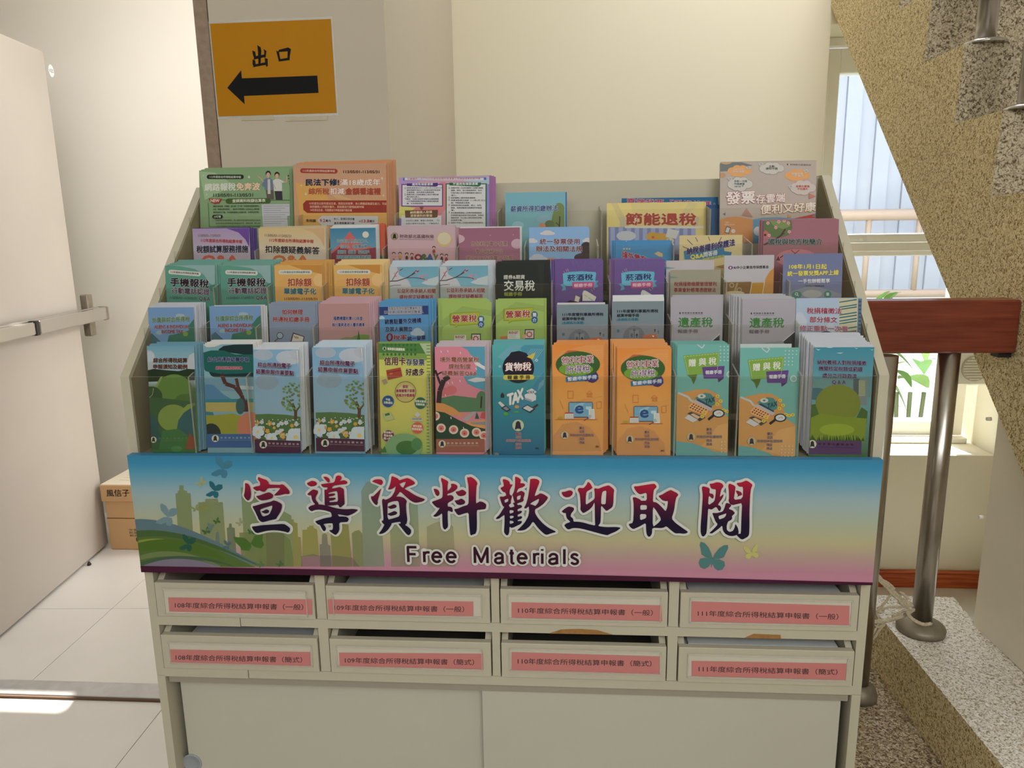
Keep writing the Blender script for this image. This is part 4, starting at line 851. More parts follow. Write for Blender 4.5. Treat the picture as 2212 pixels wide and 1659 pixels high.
# ================================================================== leaflets in the pockets
CUR = None
def P(c, *pts): CUR.poly(ink(c), list(pts))
def PA(c, a, *pts): CUR.poly(ink(c, a), list(pts))
def E(c, cx, cy, rx, ry=None, n=18): CUR.ell(ink(c), cx, cy, rx, ry or rx, n=n)
def EA(c, a, cx, cy, rx, ry=None): CUR.ell(ink(c, a), cx, cy, rx, ry or rx)
def Rc(c, x0, y0, x1, y1): P(c, (x0, y0), (x1, y0), (x1, y1), (x0, y1))
def Tx(t, x0, y0, x1, y1, h, c, halo=None, wt=.04, sh=None, hw=None): CUR.text(t, x0, y0, x1, y1, h, ink(tuple(v*.85 for v in c) if halo and sum(c) < sum(halo) else tuple(min(v+16, 235) for v in c) if halo else c), (ink(tuple(min(v+14, 235) for v in halo)) if sum(c) < sum(halo) else ink(halo)) if halo else None, wt, hw, ink(sh) if sh else None)
def Em(cx, cy, r, **k): CUR.emblem(cx, cy, r, **k)
def pill(c, x0, y0, x1, y1, r):
    pts = [((x0 if k < 0 else x1)+(r*math.cos(t)), (y0 if k < 0 else y1)+r*math.sin(t)) for k, t in [(-1, math.radians(a)) for a in range(90, 271, 30)]+[(1, math.radians(a)) for a in range(-90, 91, 30)]]
    P(c, *pts)
def line(c, pts, w):
    for (xa, ya), (xb, yb) in zip(pts, pts[1:]):
        L_ = math.hypot(xb-xa, yb-ya) or 1; nx, ny = -(yb-ya)/L_*w/2, (xb-xa)/L_*w/2
        P(c, (xa+nx, ya+ny), (xb+nx, yb+ny), (xb-nx, yb-ny), (xa-nx, ya-ny))
def flower(c, cx, cy, r, mid=(200, 160, 70), n=5):
    for k in range(n):
        t = 2*math.pi*k/n+.4; E(c, cx+r*.6*math.cos(t), cy+r*.6*math.sin(t), r*.45, r*.45, 8)
    E(mid, cx, cy, r*.25, r*.25, 8)
def star(c, cx, cy, r):
    P(c, (cx, cy-r), (cx+r*.25, cy-r*.25), (cx+r*.75, cy), (cx+r*.25, cy+r*.25), (cx, cy+r), (cx-r*.25, cy+r*.25), (cx-r*.75, cy), (cx-r*.25, cy-r*.25))
def cloud(c, cx, cy, w, h=None):
    h = h or w*.4
    for a_, b_, r_ in ((-.6, .15, .5), (0, -.15, .8), (.55, .12, .55)): E(c, cx+a_*w*.5, cy+b_*h, r_*w*.42, r_*h*.8, 12)
    E(c, cx, cy+h*.35, w*.5, h*.3, 12)
ROWN = ('front row', 'second row from the front', 'third row', 'fourth row', 'back row')
def mkpaper(w, h, t, front, edge):
    bm = bmesh.new(); box(bm, -w/2, w/2, 0, t, 0, h); bm.normal_update()
    for f in bm.faces: f.material_index = 0 if f.normal.y < -.5 else 1
    me = bpy.data.meshes.new('leaflet'); bm.to_mesh(me); bm.free(); me.materials.append(front); me.materials.append(edge); return me
LN = 0
def leaf(row, TL, TR, base, label, crop, art, n=0, sx=0., sz=0., dyt=.03, yb=.007, h=None, backc=None, short=None, kind='leaflet', edge=None, zb=None, art_from=None, tilt=True, twin=None, gap=.0026, t=.0007):
    """one leaflet standing in a pocket of a row; n more copies behind it, fanned by sx (m) sideways and sz (m) upwards"""
    global CUR, LN
    LN += 1
    Yt = YF[row]+dyt; a, b = onY(*TL, Yt), onY(*TR, Yt); c = (a+b)/2
    zb = ZB[row]+.0006 if zb is None else zb
    Yb = YF[row]+yb
    Z0 = Vector((0, Yt-Yb, c.z-zb)).normalized()
    X = (b-a).normalized(); X = (X-Z0*X.dot(Z0)).normalized() if tilt else Vector((1, 0, 0))
    Zv = (Z0-X*Z0.dot(X)).normalized(); Yv = Zv.cross(X)
    w = (b-a).length
    H = h or ((c.z-zb)/Zv.z - abs(X.z)*w/2*1.0)
    org = c-Zv*H
    M = Matrix(((X.x, Yv.x, Zv.x, org.x), (X.y, Yv.y, Zv.y, org.y), (X.z, Yv.z, Zv.z, org.z), (0, 0, 0, 1)))
    if isinstance(base, tuple) and not isinstance(base[0], (tuple, list)): fm = ink(base); topc = base
    else: fm = gradmat('print_'+'_'.join('%d%d%d%d' % (int(p*100), *c_) for p, c_ in base), base); topc = base[-1][1]
    em = ink(edge or tuple(int(v+(215-v)*.55) for v in topc))
    me = mkpaper(w, H, t, fm, em)
    o = bpy.data.objects.new(kind, me); COL.objects.link(o); o.matrix_world = M
    tag(o, label, 'leaflet' if kind in ('leaflet', 'flyer') else 'booklet')
    if art:
        CUR = Sheet(M, w, H, (lambda x, y: (crop[0]+x/crop[2], crop[1]+y/crop[2])) if crop else (lambda x, y: (x, y)))
        art(); CUR.build(o)
    elif twin:
        for ch in twin.children:
            q_ = ch.copy(); COL.objects.link(q_); q_.parent = o; q_.scale = (w/twin['w'], 1, 1)
            q_.location = (0, 0, H-twin['h'])
    o['w'] = w; o['h'] = H
    if n:
        bme = mkpaper(w*.995, H, t, ink(backc) if backc else fm, em)
        g = 'further copies stacked behind the '+short
        for i in range(1, n+1):
            q_ = o.copy(); q_.data = bme; COL.objects.link(q_)
            q_['label'] = ('copy directly behind the front %s' if i == 1 else 'rearmost copy in the stack of the %s' if i == n else 'one of the middle copies in the stack of the %s') % short; q_['group'] = g
            fr = i/n+random.uniform(-.3, .3)/n; zz = random.uniform(0, .0022) if i < n else 0
            q_.matrix_world = M @ Matrix.Translation((sx*fr, gap*i*1.12, max(sz*i/n, 0)+zz)) @ Matrix.Rotation(random.uniform(-.006, .006), 4, 'Y') @ Matrix.Rotation(random.uniform(-.004, .004), 4, 'X')
    del_keys.append(o)
    return o
del_keys = []
W1 = (196, 198, 196)
K7 = (250, 720, 5.144); K8 = (640, 720, 5.144); K9 = (1040, 720, 5.144); K10 = (1440, 720, 4.514)
K3 = (300, 540, 4.608); K4 = (760, 540, 4.608); K5 = (1180, 540, 5.821); K6 = (1500, 540, 5.267)
T0 = (230, 330, 4.706); T1 = (600, 330, 4.706); T2 = (1000, 380, 4.706); T3 = (1400, 330, 4.424)
BUREAU = '財政部北區國稅局'; ENB = 'National Taxation Bureau of the Northern Area, Ministry of Finance'
def bureau(cx, cy, r, x0, x1, y, c=(185, 180, 180), dy=0, h=20, bell=(40, 36, 46)):
    Em(cx, cy, r, bell=bell)
    n = len(BUREAU); w = (x1-x0)/n
    for i, ch in enumerate(BUREAU): Tx(ch, x0+w*i+w*.2, y+dy*i/n, x0+w*i+w*.78, y+dy*i/n, h, c, wt=.03)
    Tx(ENB, x0, y+h*1.35, x1, y+h*1.35+dy, h*.6, c, wt=0)
# ---------------- front row
def a():
    P((150, 158, 160), (340, 185), (395, 190), (430, 230), (440, 300), (400, 410), (340, 400)); P((158, 166, 170), (880, 210), (820, 240), (800, 300), (760, 400), (880, 420))
    E((160, 172, 178), 380, 260, 55, 60)
    P((28, 46, 24), (340, 415), (420, 395), (560, 410), (700, 420), (800, 395), (880, 400), (880, 520), (340, 540))
    E((84, 118, 48), 650, 640, 205, 185, 28); P((120, 144, 70), (500, 480), (526, 478), (460, 600), (440, 590))
    E((44, 74, 38), 400, 700, 120, 110); E((66, 100, 44), 780, 760, 130, 90)
    P((52, 86, 50), (340, 700), (880, 760), (880, 1290), (340, 1290))
    E((112, 134, 58), 640, 940, 170, 150, 26); P((120, 140, 60), (880, 770), (800, 790), (720, 860), (700, 960), (880, 960))
    P((40, 82, 84), (340, 820), (400, 900), (470, 1000), (480, 1080), (440, 1120), (340, 1180)); P((44, 86, 90), (880, 800), (760, 880), (700, 960), (680, 1060), (760, 1110), (880, 1140))
    P((40, 80, 74), (340, 1080), (420, 1050), (520, 1150), (500, 1200), (340, 1200)); P((56, 104, 56), (520, 1080), (700, 1060), (800, 1130), (860, 1290), (480, 1290))
    P((120, 66, 46), (340, 1160), (390, 1210), (400, 1290), (340, 1290)); P((128, 70, 46), (880, 1180), (820, 1100), (790, 1220), (770, 1290), (880, 1290)); E((66, 122, 66), 680, 1285, 60, 34)
    line((150, 160, 140), [(420, 610), (410, 680), (345, 745)], 5)
    Tx('綜合所得稅結算', 420, 300, 795, 300, 52, (78, 44, 36), (176, 164, 154), .05, sh=(50, 40, 36)); Tx('申報須知及範例', 420, 370, 795, 372, 50, (92, 40, 34), (176, 164, 154), .05, sh=(50, 40, 36))
    bureau(422, 1182, 34, 470, 810, 1166, (90, 120, 80), h=18)
rA = leaf(0, (317, 747), (419, 747), [(0, (60, 100, 56)), (.6, (70, 104, 48)), (.66, (150, 168, 174)), (1, (96, 142, 158))], 'narrow green-hill leaflet under blue sky, first pocket at the left of the front row', K7, a, n=6, sx=.014, sz=.006, backc=(92, 138, 156), short='blue-sky green-hill leaflet')
def a():
    P((14, 40, 42), (1140, 180), (1200, 140), (1320, 125), (1530, 122), (1530, 250), (1300, 220), (1150, 190)); P((18, 84, 76), (970, 215), (1060, 190), (1200, 190), (1300, 225), (1340, 235), (1530, 235), (1530, 460), (1400, 470), (1200, 460), (1080, 440), (1000, 420), (985, 400))
    P((12, 44, 46), (1035, 430), (1200, 455), (1530, 440), (1530, 488), (1100, 488), (1060, 470)); P((180, 184, 176), (970, 120), (1180, 120), (1100, 150), (1010, 155))
    P((96, 138, 160), (985, 500), (1530, 500), (1530, 640), (985, 640)); P((158, 172, 176), (1250, 600), (1400, 580), (1530, 590), (1530, 625), (1300, 620))
    P((70, 118, 158), (990, 570), (1080, 570), (1200, 680), (1300, 740), (1000, 740)); P((40, 116, 130), (1000, 735), (1530, 725), (1530, 770), (1000, 770)); P((158, 146, 80), (1000, 768), (1530, 766), (1530, 870), (1000, 870))
    P((50, 112, 124), (1000, 870), (1080, 876), (1100, 930), (1000, 940)); P((132, 136, 42), (1000, 910), (1100, 912), (1300, 890), (1530, 960), (1530, 1120), (1000, 1120))
    line((72, 38, 38), [(1175, 450), (1220, 560), (1330, 600), (1400, 690), (1450, 850)], 44); line((78, 42, 40), [(1340, 500), (1360, 590), (1400, 680)], 34); P((72, 40, 40), (1400, 760), (1460, 740), (1480, 870), (1410, 872))
    E((30, 44, 44), 1060, 1120, 110, 120); E((178, 106, 80), 1500, 1040, 150, 165, 26); E((190, 100, 86), 1520, 1110, 70, 70); E((46, 84, 86), 1385, 810, 50, 90)
    Rc((50, 88, 140), 1010, 1118, 1530, 1270)
    Tx('綜合所得稅結算申報', 1026, 290, 1482, 292, 52, (40, 44, 108), (172, 184, 184), .04, sh=(20, 40, 50)); Tx('網路報稅憑證問答集', 1112, 384, 1408, 385, 36, (180, 50, 80), (180, 170, 170), .03)
    bureau(1108, 1168, 40, 1158, 1505, 1160, (130, 150, 180), h=20)
leaf(0, (438.6, 743.5), (546, 743.5), (110, 150, 160), 'teal tree-canopy leaflet with a blue foot band, second pocket of the front row', K7, a, n=5, sx=.012, sz=.008, backc=(190, 192, 188), short='teal tree-canopy leaflet', edge=W1)
def a():
    random.seed(3)
    EA((186, 190, 196), .5, 1640, 240, 110, 60); EA((196, 200, 204), .6, 1930, 270, 150, 80); EA((186, 192, 198), .5, 2050, 230, 110, 70); EA((150, 168, 180), .5, 1680, 540, 130, 90)
    P((70, 104, 56), (1540, 900), (1700, 895), (1900, 905), (2100, 935), (2110, 1190), (1560, 1180))
    line((84, 54, 32), [(1998, 960), (2000, 870), (1960, 780)], 34); line((84, 54, 32), [(2000, 880), (2050, 800)], 16); line((84, 54, 32), [(1990, 840), (1930, 760)], 14)
    for k in range(70):
        t = random.random()*6.28; r_ = random.random()**.5; E((92+random.randint(-22, 26), 122+random.randint(-20, 20), 60), 1965+r_*125*math.cos(t), 710+r_*165*math.sin(t), 15, 12, 7)
    for k in range(46): flower((176, 186, 196) if k % 3 else (186, 142, 52), random.uniform(1560, 2090), random.uniform(985, 1150), random.uniform(14, 28))
    for k in range(30): E((196, 200, 196), random.uniform(1545, 2095), random.uniform(950, 1010), 6, 6, 7)
    for cx, cy, r_ in ((1590, 1090, 80), (1745, 1160, 70), (2010, 1150, 120)):
        for k in range(5): t = 1.2566*k+.3; E((176, 190, 200), cx+r_*.5*math.cos(t), cy+r_*.5*math.sin(t), r_*.42, r_*.42, 14)
        E((206, 176, 90), cx, cy, r_*.2)
    P((70, 28, 54), (1555, 1175), (2115, 1192), (2120, 1320), (1560, 1320)); CUR.poly(ink((190, 192, 190)), [(2020, 190), (2045, 190), (2120, 1190), (2108, 1190)])
    Tx('綜合所得稅電子', 1590, 345, 1955, 360, 54, (96, 36, 80), (186, 190, 190), .04, sh=(50, 40, 60)); Tx('結算申報作業要點', 1572, 418, 1990, 442, 54, (96, 36, 80), (186, 190, 190), .04, sh=(50, 40, 60))
    bureau(1652, 1232, 42, 1700, 2055, 1218, (168, 150, 160), 10, h=20)
sky3 = [(0, (120, 150, 168)), (.45, (126, 156, 176)), (1, (110, 150, 178))]
lC = leaf(0, (541, 752), (645, 758), sky3, 'flower-meadow leaflet with a plum foot band, third pocket, tilted and lower than its twin', K7, a, n=7, sx=.012, sz=.013, backc=(184, 190, 194), short='tilted flower-meadow leaflet', edge=W1)
leaf(0, (674, 750.5), (784, 750), sky3, 'flower-meadow leaflet with a plum foot band, fourth pocket, standing straight', None, None, n=7, sx=.012, sz=.013, backc=(170, 188, 200), short='straight flower-meadow leaflet', edge=W1, twin=lC)
def a():
    P((64, 112, 48), (915, 110), (1380, 110), (1450, 220), (1450, 250), (905, 250)); P((110, 140, 60), (905, 215), (1450, 225), (1450, 300), (905, 290))
    for r_ in range(3):
        for k in range(9): E((44, 92, 42), 970+k*44, 130+r_*52, 13-r_*0, 15, 8)
    P((150, 170, 130), (1370, 112), (1495, 112), (1510, 230), (1445, 240)); 
    for k in range(34): Rc((96, 130, 70), 1448+(k > 4)*2, 130+k*36, 1490, 142+k*36)
    Em(982, 170, 22, disc=(160, 170, 150), bell=(36, 60, 40)); Tx('財政部北區國稅局', 1015, 172, 1205, 180, 30, (196, 200, 180), None, .04)
    Tx('信用卡', 980, 308, 1215, 308, 92, (98, 26, 30), (186, 186, 150), .03); Tx('存發票', 1225, 318, 1425, 322, 72, (34, 44, 110), (186, 186, 150), .03); Tx('好處多', 1218, 430, 1425, 430, 76, (60, 20, 24), (186, 186, 150), .03)
    P((150, 56, 38), (1000, 410), (1160, 378), (1182, 480), (1020, 516)); P((170, 90, 60), (1035, 440), (1070, 434), (1074, 455), (1040, 462)); line((110, 40, 30), [(1010, 440), (1166, 408)], 10)
    P((150, 130, 110), (950, 520), (1000, 505), (1015, 550), (975, 570))
    E((84, 84, 60), 1215, 650, 118, 118, 30); E((176, 160, 92), 1215, 650, 112, 112, 30); E((178, 176, 130), 1215, 640, 90, 60)
    for t, y in (('索取', 592), ('無實體電子發票', 638), ('有兩次中獎機會', 688)): Tx(t, 1215-len(t)*14.5, y, 1215+len(t)*14.5, y, 34, (150, 40, 76), None, .04)
    for cx, cy, c1, ls in ((1022, 755, (28, 70, 118), ('中獎', '主動通知')), (1382, 775, (36, 92, 50), ('發票兌整理', '自動對獎')), (1348, 1050, (196, 84, 44), ('避免發票', '毀損或遺失')), (1025, 1140, (112, 28, 34), ('設定帳戶', '獎金自動', '匯入帳戶'))):
        E((150, 160, 150), cx, cy, 70, 70, 26); E(c1, cx, cy, 65, 65, 26)
        for i, t in enumerate(ls): Tx(t, cx-len(t)*12, cy-20*(len(ls)-1)+i*34-4, cx+len(t)*12, cy-20*(len(ls)-1)+i*34+4, 26, (196, 200, 190), None, .03)
    P((160, 170, 110), (960, 890), (1040, 870), (1100, 950), (1000, 975)); P((60, 100, 56), (985, 895), (1035, 880), (1045, 905), (995, 918))
    P((176, 176, 170), (1285, 935), (1405, 940), (1408, 975), (1285, 970))
    for k in range(9): Rc((40, 40, 40), 1292+k*12, 940, 1297+k*12, 960)
    P((180, 180, 176), (1310, 900), (1350, 870), (1385, 905), (1350, 935))
    E((110, 150, 100), 1200, 1260, 205, 150, 30); E((54, 106, 48), 1230, 1270, 120, 80); E((70, 124, 70), 1340, 1230, 60, 70); P((60, 110, 50), (905, 1320), (930, 1240), (960, 1290), (985, 1250), (1010, 1320))
lE = leaf(0, (818, 742), (929.7, 742), [(0, (150, 166, 86)), (.45, (186, 178, 92)), (1, (170, 176, 84))], 'yellow-green leaflet with coloured round badges, fifth pocket of the front row', K8, a, n=3, sx=-.001, sz=.002, backc=(112, 142, 74), short='yellow-green badge leaflet')
leaf(0, (813, 739.5), (934, 739.5), (132, 108, 66), 'plain brown card backing the yellow-green badge leaflet in the front row', None, None, dyt=.043, yb=.02, kind='backing_card')
def a():
    P((70, 138, 164), (1830, 148), (2100, 148), (2100, 640), (1980, 600), (1900, 560), (1860, 480), (2000, 430), (2010, 300), (1930, 230), (1900, 180)); P((196, 190, 190), (1940, 250), (2060, 350), (2100, 370), (2100, 410), (1990, 350)); P((190, 186, 190), (1900, 520), (2000, 490), (2100, 500), (2100, 530), (1980, 545))
    E((190, 96, 100), 1650, 650, 70, 50); E((190, 96, 100), 1725, 630, 60, 50); E((70, 110, 74), 2060, 730, 60, 90); P((72, 112, 76), (1600, 720), (1750, 690), (2100, 730), (2100, 870), (1600, 880))
    line((40, 28, 34), [(1580, 800), (1595, 640), (1640, 520), (1700, 480)], 54); line((40, 28, 34), [(1600, 560), (1560, 450), (1545, 410)], 24); line((40, 28, 34), [(1560, 460), (1620, 430)], 16); line((40, 28, 34), [(2052, 830), (2060, 700)], 16)
    P((196, 130, 70), (1535, 770), (1640, 780), (1750, 830), (1880, 930), (1535, 870)); P((150, 146, 146), (1840, 960), (1960, 870), (2010, 870), (1900, 980)); P((196, 140, 76), (1880, 990), (2100, 960), (2100, 1060), (1900, 1050))
    P((130, 128, 132), (1930, 990), (2100, 980), (2100, 1020), (1960, 1010)); P((28, 60, 44), (1535, 860), (1650, 880), (1800, 960), (1950, 1030), (2100, 1060), (2100, 1180), (1535, 1180)); P((30, 84, 70), (1985, 950), (2005, 870), (2035, 950)); P((180, 70, 70), (2040, 940), (2060, 880), (2100, 870), (2100, 950))
    for cx, cy in ((1545, 920), (1610, 1052), (1748, 1070), (1870, 1108), (2003, 1098), (2085, 1135)):
        E((196, 184, 160), cx, cy, 52, 50); E((200, 96, 96), cx, cy, 32, 30); E((90, 30, 40), cx, cy+4, 8, 8, 8)
    for x, y in ((1610, 205), (1685, 200), (1825, 218), (2000, 395), (1735, 548), (1820, 530), (1690, 552), (1660, 690), (1720, 940), (1860, 1052)): line((196, 190, 190), [(x-4, y-12), (x+4, y+12)], 9)
    P((146, 84, 66), (1532, 1175), (2092, 1172), (2095, 1320), (1530, 1320))
    Tx('境外電商營業稅', 1598, 290, 2030, 292, 56, (150, 70, 56), (190, 176, 160), .03, sh=(60, 40, 40)); Tx('課稅制度', 1695, 368, 1940, 368, 56, (150, 60, 56), (190, 176, 160), .03, sh=(60, 40, 40)); Tx('疑義解答Q&A', 1618, 442, 2008, 445, 56, (150, 60, 56), (190, 176, 160), .03, sh=(60, 40, 40))
    bureau(1622, 1228, 40, 1668, 2030, 1220, (190, 170, 160), h=20)
leaf(0, (939, 749), (1047, 749), (196, 116, 132), 'pink leaflet with dark bare tree and winding road, sixth pocket of the front row', K8, a, n=5, sx=.010, sz=.011, backc=(176, 160, 168), short='pink winding-road leaflet', edge=W1)
def a():
    P((58, 130, 150), (430, 130), (700, 130), (700, 420), (520, 560)); PA((110, 168, 186), .7, (180, 260), (330, 130), (480, 130), (240, 300)); PA((60, 140, 176), .7, (700, 600), (700, 420), (400, 800), (430, 860)); PA((120, 176, 190), .5, (640, 560), (700, 500), (700, 560), (620, 650))
    for k in range(7): line((140, 176, 190), [(560+k*22, 170), (440+k*22, 330)], 3)
    E((22, 18, 36), 410, 385, 176, 170, 28); P((22, 18, 36), (240, 350), (330, 210), (420, 195), (500, 220), (580, 340)); P((190, 166, 50), (502, 262), (600, 212), (572, 290))
    pill((196, 178, 52), 268, 490, 558, 487, 28); Tx('報 繳 手 冊', 290, 490, 540, 488, 44, (26, 22, 30), None, .04)
    Tx('貨物稅', 262, 374, 552, 366, 92, (196, 196, 190), (170, 60, 50), .02, hw=.05)
    E((186, 190, 190), 613, 300, 15); E((58, 130, 160), 613, 300, 8); E((186, 190, 190), 205, 368, 12); E((40, 140, 150), 205, 368, 7)
    for r_ in range(6):
        for k in range(7): E((100, 170, 176), 150+k*22+r_*5, 470+r_*20, 3, 3, 6)
    def blk3(pts, c): P(c, *pts)
    Tx('T', 290, 740, 352, 722, 120, (190, 188, 186), (120, 116, 120), .06); Tx('A', 345, 730, 412, 705, 120, (190, 188, 186), (120, 116, 120), .06); Tx('X', 398, 695, 465, 668, 120, (190, 188, 186), (120, 116, 120), .06)
    P((36, 36, 44), (212, 685), (232, 655), (256, 685), (252, 715), (216, 715)); P((196, 196, 200), (480, 680), (560, 650), (608, 690), (606, 740), (560, 760), (484, 712)); P((150, 150, 166), (484, 712), (560, 740), (560, 762), (484, 735)); P((196, 196, 196), (500, 640), (560, 610), (614, 650), (560, 690)); Tx('TAX', 518, 655, 590, 650, 30, (40, 50, 90), None, .03)
    P((190, 190, 190), (185, 770), (210, 755), (260, 800), (230, 820)); P((50, 46, 50), (215, 830), (270, 800), (330, 848), (285, 870)); P((120, 130, 150), (240, 830), (272, 812), (310, 842), (280, 858)); E((190, 130, 80), 395, 815, 26, 18); P((40, 42, 50), (445, 830), (510, 790), (600, 840), (540, 885)); P((180, 186, 190), (460, 830), (510, 800), (580, 838), (535, 868)); line((70, 48, 40), [(570, 830), (628, 790)], 22); E((60, 150, 60), 272, 895, 26, 22); E((70, 150, 70), 385, 872, 32, 10)
    Em(408, 1022, 64, disc=(176, 184, 150), bell=(38, 30, 60))
    for i, t in enumerate(('臺北', '北區', '財政部中區國稅局', '南區', '高雄')):
        w_ = 64 if i != 2 else 272; Tx(t, 412-w_/2, 1112+i*39, 412+w_/2, 1112+i*39, 30, (160, 44, 56), (180, 180, 180), .02)
    Tx('廣告', 600, 1275, 638, 1275, 20, (20, 40, 60), None, .02)
leaf(0, (1063, 744), (1175, 745), [(0, (38, 96, 128)), (.5, (44, 124, 140)), (1, (78, 152, 152))], 'teal-blue tax booklet with black badge and TAX blocks, seventh pocket of the front row', K9, a, n=5, sx=.003, sz=.009, backc=(84, 156, 160), short='teal-blue TAX leaflet')
def mk(dx, dy):
    def a():
        def F(x, y): return (x+dx, y+dy)
        def PP(c, *p): P(c, *[F(*q_) for q_ in p])
        PP((204, 132, 64), (785, 300), (900, 200), (1170, 130), (1365, 130), (1365, 300)); PA((210, 150, 90), .6, F(785, 1310), F(790, 1150), F(900, 1010), F(1050, 980), F(1200, 1040), F(1310, 1180), F(1330, 1310))
        for r_ in range(9):
            for k in range(7): E((214, 160, 100), 1215+k*20+dx+(r_ % 2)*8, 190+r_*22+dy, 4, 4, 6)
        PP((180, 84, 44), (900, 240), (960, 190), (1040, 190), (1150, 210), (1000, 260)); PP((70, 36, 90), (1180, 480), (1230, 440), (1275, 425), (1300, 470), (1280, 530), (1240, 550), (1190, 540))
        E((44, 84, 30), 1072+dx, 345+dy, 246, 145, 32); E((98, 140, 36), 1050+dx, 400+dy, 190, 72, 24)
        P((30, 104, 150), F(935, 485), F(1290, 450), F(1302, 500), F(1290, 520), F(940, 542)); P((44, 54, 120), F(1150, 465), F(1290, 450), F(1302, 500), F(1290, 520), F(1150, 532))
        Tx('暫繳申報手冊', *F(958, 510), *F(1280, 482), 44, (190, 196, 204), (30, 60, 120), .02, hw=.06)
        Tx('營利事業', *F(890, 305), *F(1245, 285), 84, (150, 50, 50), (200, 192, 192), .01, hw=.06); Tx('所得稅', *F(940, 405), *F(1205, 390), 84, (96, 36, 100), (200, 192, 196), .01, hw=.06)
        oc = (186, 100, 44)
        for pts in ([(960, 640), (1020, 640), (1020, 720), (960, 720), (960, 640)], [(1165, 670), (1198, 638), (1235, 670), (1165, 670)], [(1170, 705), (1232, 705)], [(870, 740), (885, 780), (910, 835)], [(1280, 760), (1330, 760), (1330, 830), (1280, 835), (1280, 760)]): line(oc, [F(*p) for p in pts], 4)
        for k in range(4): line(oc, [F(1178+k*15, 675), F(1178+k*15, 700)], 4)
        line((196, 150, 96), [F(1365, 690), F(1000, 770)], 4); line((196, 150, 96), [F(1365, 740), F(1220, 780)], 4)
        PP((84, 84, 100), (968, 770), (980, 760), (1228, 760), (1238, 775), (1240, 935), (968, 935)); PP((104, 156, 186), (976, 770), (1230, 770), (1230, 925), (976, 925)); PP((130, 180, 200), (1040, 800), (1110, 770), (1150, 770), (1060, 880), (1030, 850))
        Tx('e', *F(1042, 850), *F(1130, 842), 84, (30, 70, 130), None, .07)
        PP((170, 196, 206), (1160, 812), (1220, 812), (1220, 930), (1190, 930), (1190, 850), (1160, 840)); PP((196, 200, 196), (1195, 840), (1255, 840), (1262, 955), (1195, 955))
        for k in range(6): line((150, 150, 150), [F(1202, 858+k*15), F(1250, 858+k*15)], 3)
        PP((198, 198, 190), (928, 885), (1022, 885), (1026, 948), (925, 948)); PP((170, 60, 44), (928, 878), (1022, 878), (1022, 892), (928, 892))
        for k in range(5):
            for j in range(3): E((80, 110, 140) if k < 4 else (170, 50, 40), 944+k*18+dx, 908+j*15+dy, 4, 4, 6)
        line((190, 84, 44), [F(822, 956), F(1290, 954)], 6); E((150, 170, 176), 1203+dx, 922+dy, 20, 20); line((50, 50, 110), [F(1186, 940), F(1140, 968)], 7); E((160, 146, 40), 880+dx, 936+dy, 30, 14)
        Em(925+dx, 1130+dy, 42, disc=(176, 170, 130), bell=(44, 32, 70))
        for i, t in enumerate(('臺北', '北區', '財政部中區國稅局', '南區', '高雄')):
            w_ = 56 if i != 2 else 260; Tx(t, *F(1117-w_/2, 1048+i*40), *F(1117+w_/2, 1048+i*40), 28, (84, 60, 90), (200, 160, 130), .02, hw=.05)
        Tx('廣告', *F(1270, 1255), *F(1305, 1255), 20, (90, 50, 30), None, .02)
    return a
ob = [(0, (196, 140, 84)), (.5, (206, 146, 74)), (1, (200, 122, 50))]
leaf(0, (1192.6, 745), (1304, 744), ob, 'orange leaflet with green oval, the one nearer the middle of the front row', K9, mk(0, 0), n=5, sx=.010, sz=.008, backc=(204, 128, 60), short='eighth-pocket orange oval leaflet')
leaf(0, (1333.5, 751), (1450.8, 753), ob, 'orange leaflet with green oval, the wider and lower-standing one to the right', K9, mk(722, 46), n=7, sx=-.012, sz=.016, backc=(204, 134, 70), short='ninth-pocket orange oval leaflet')
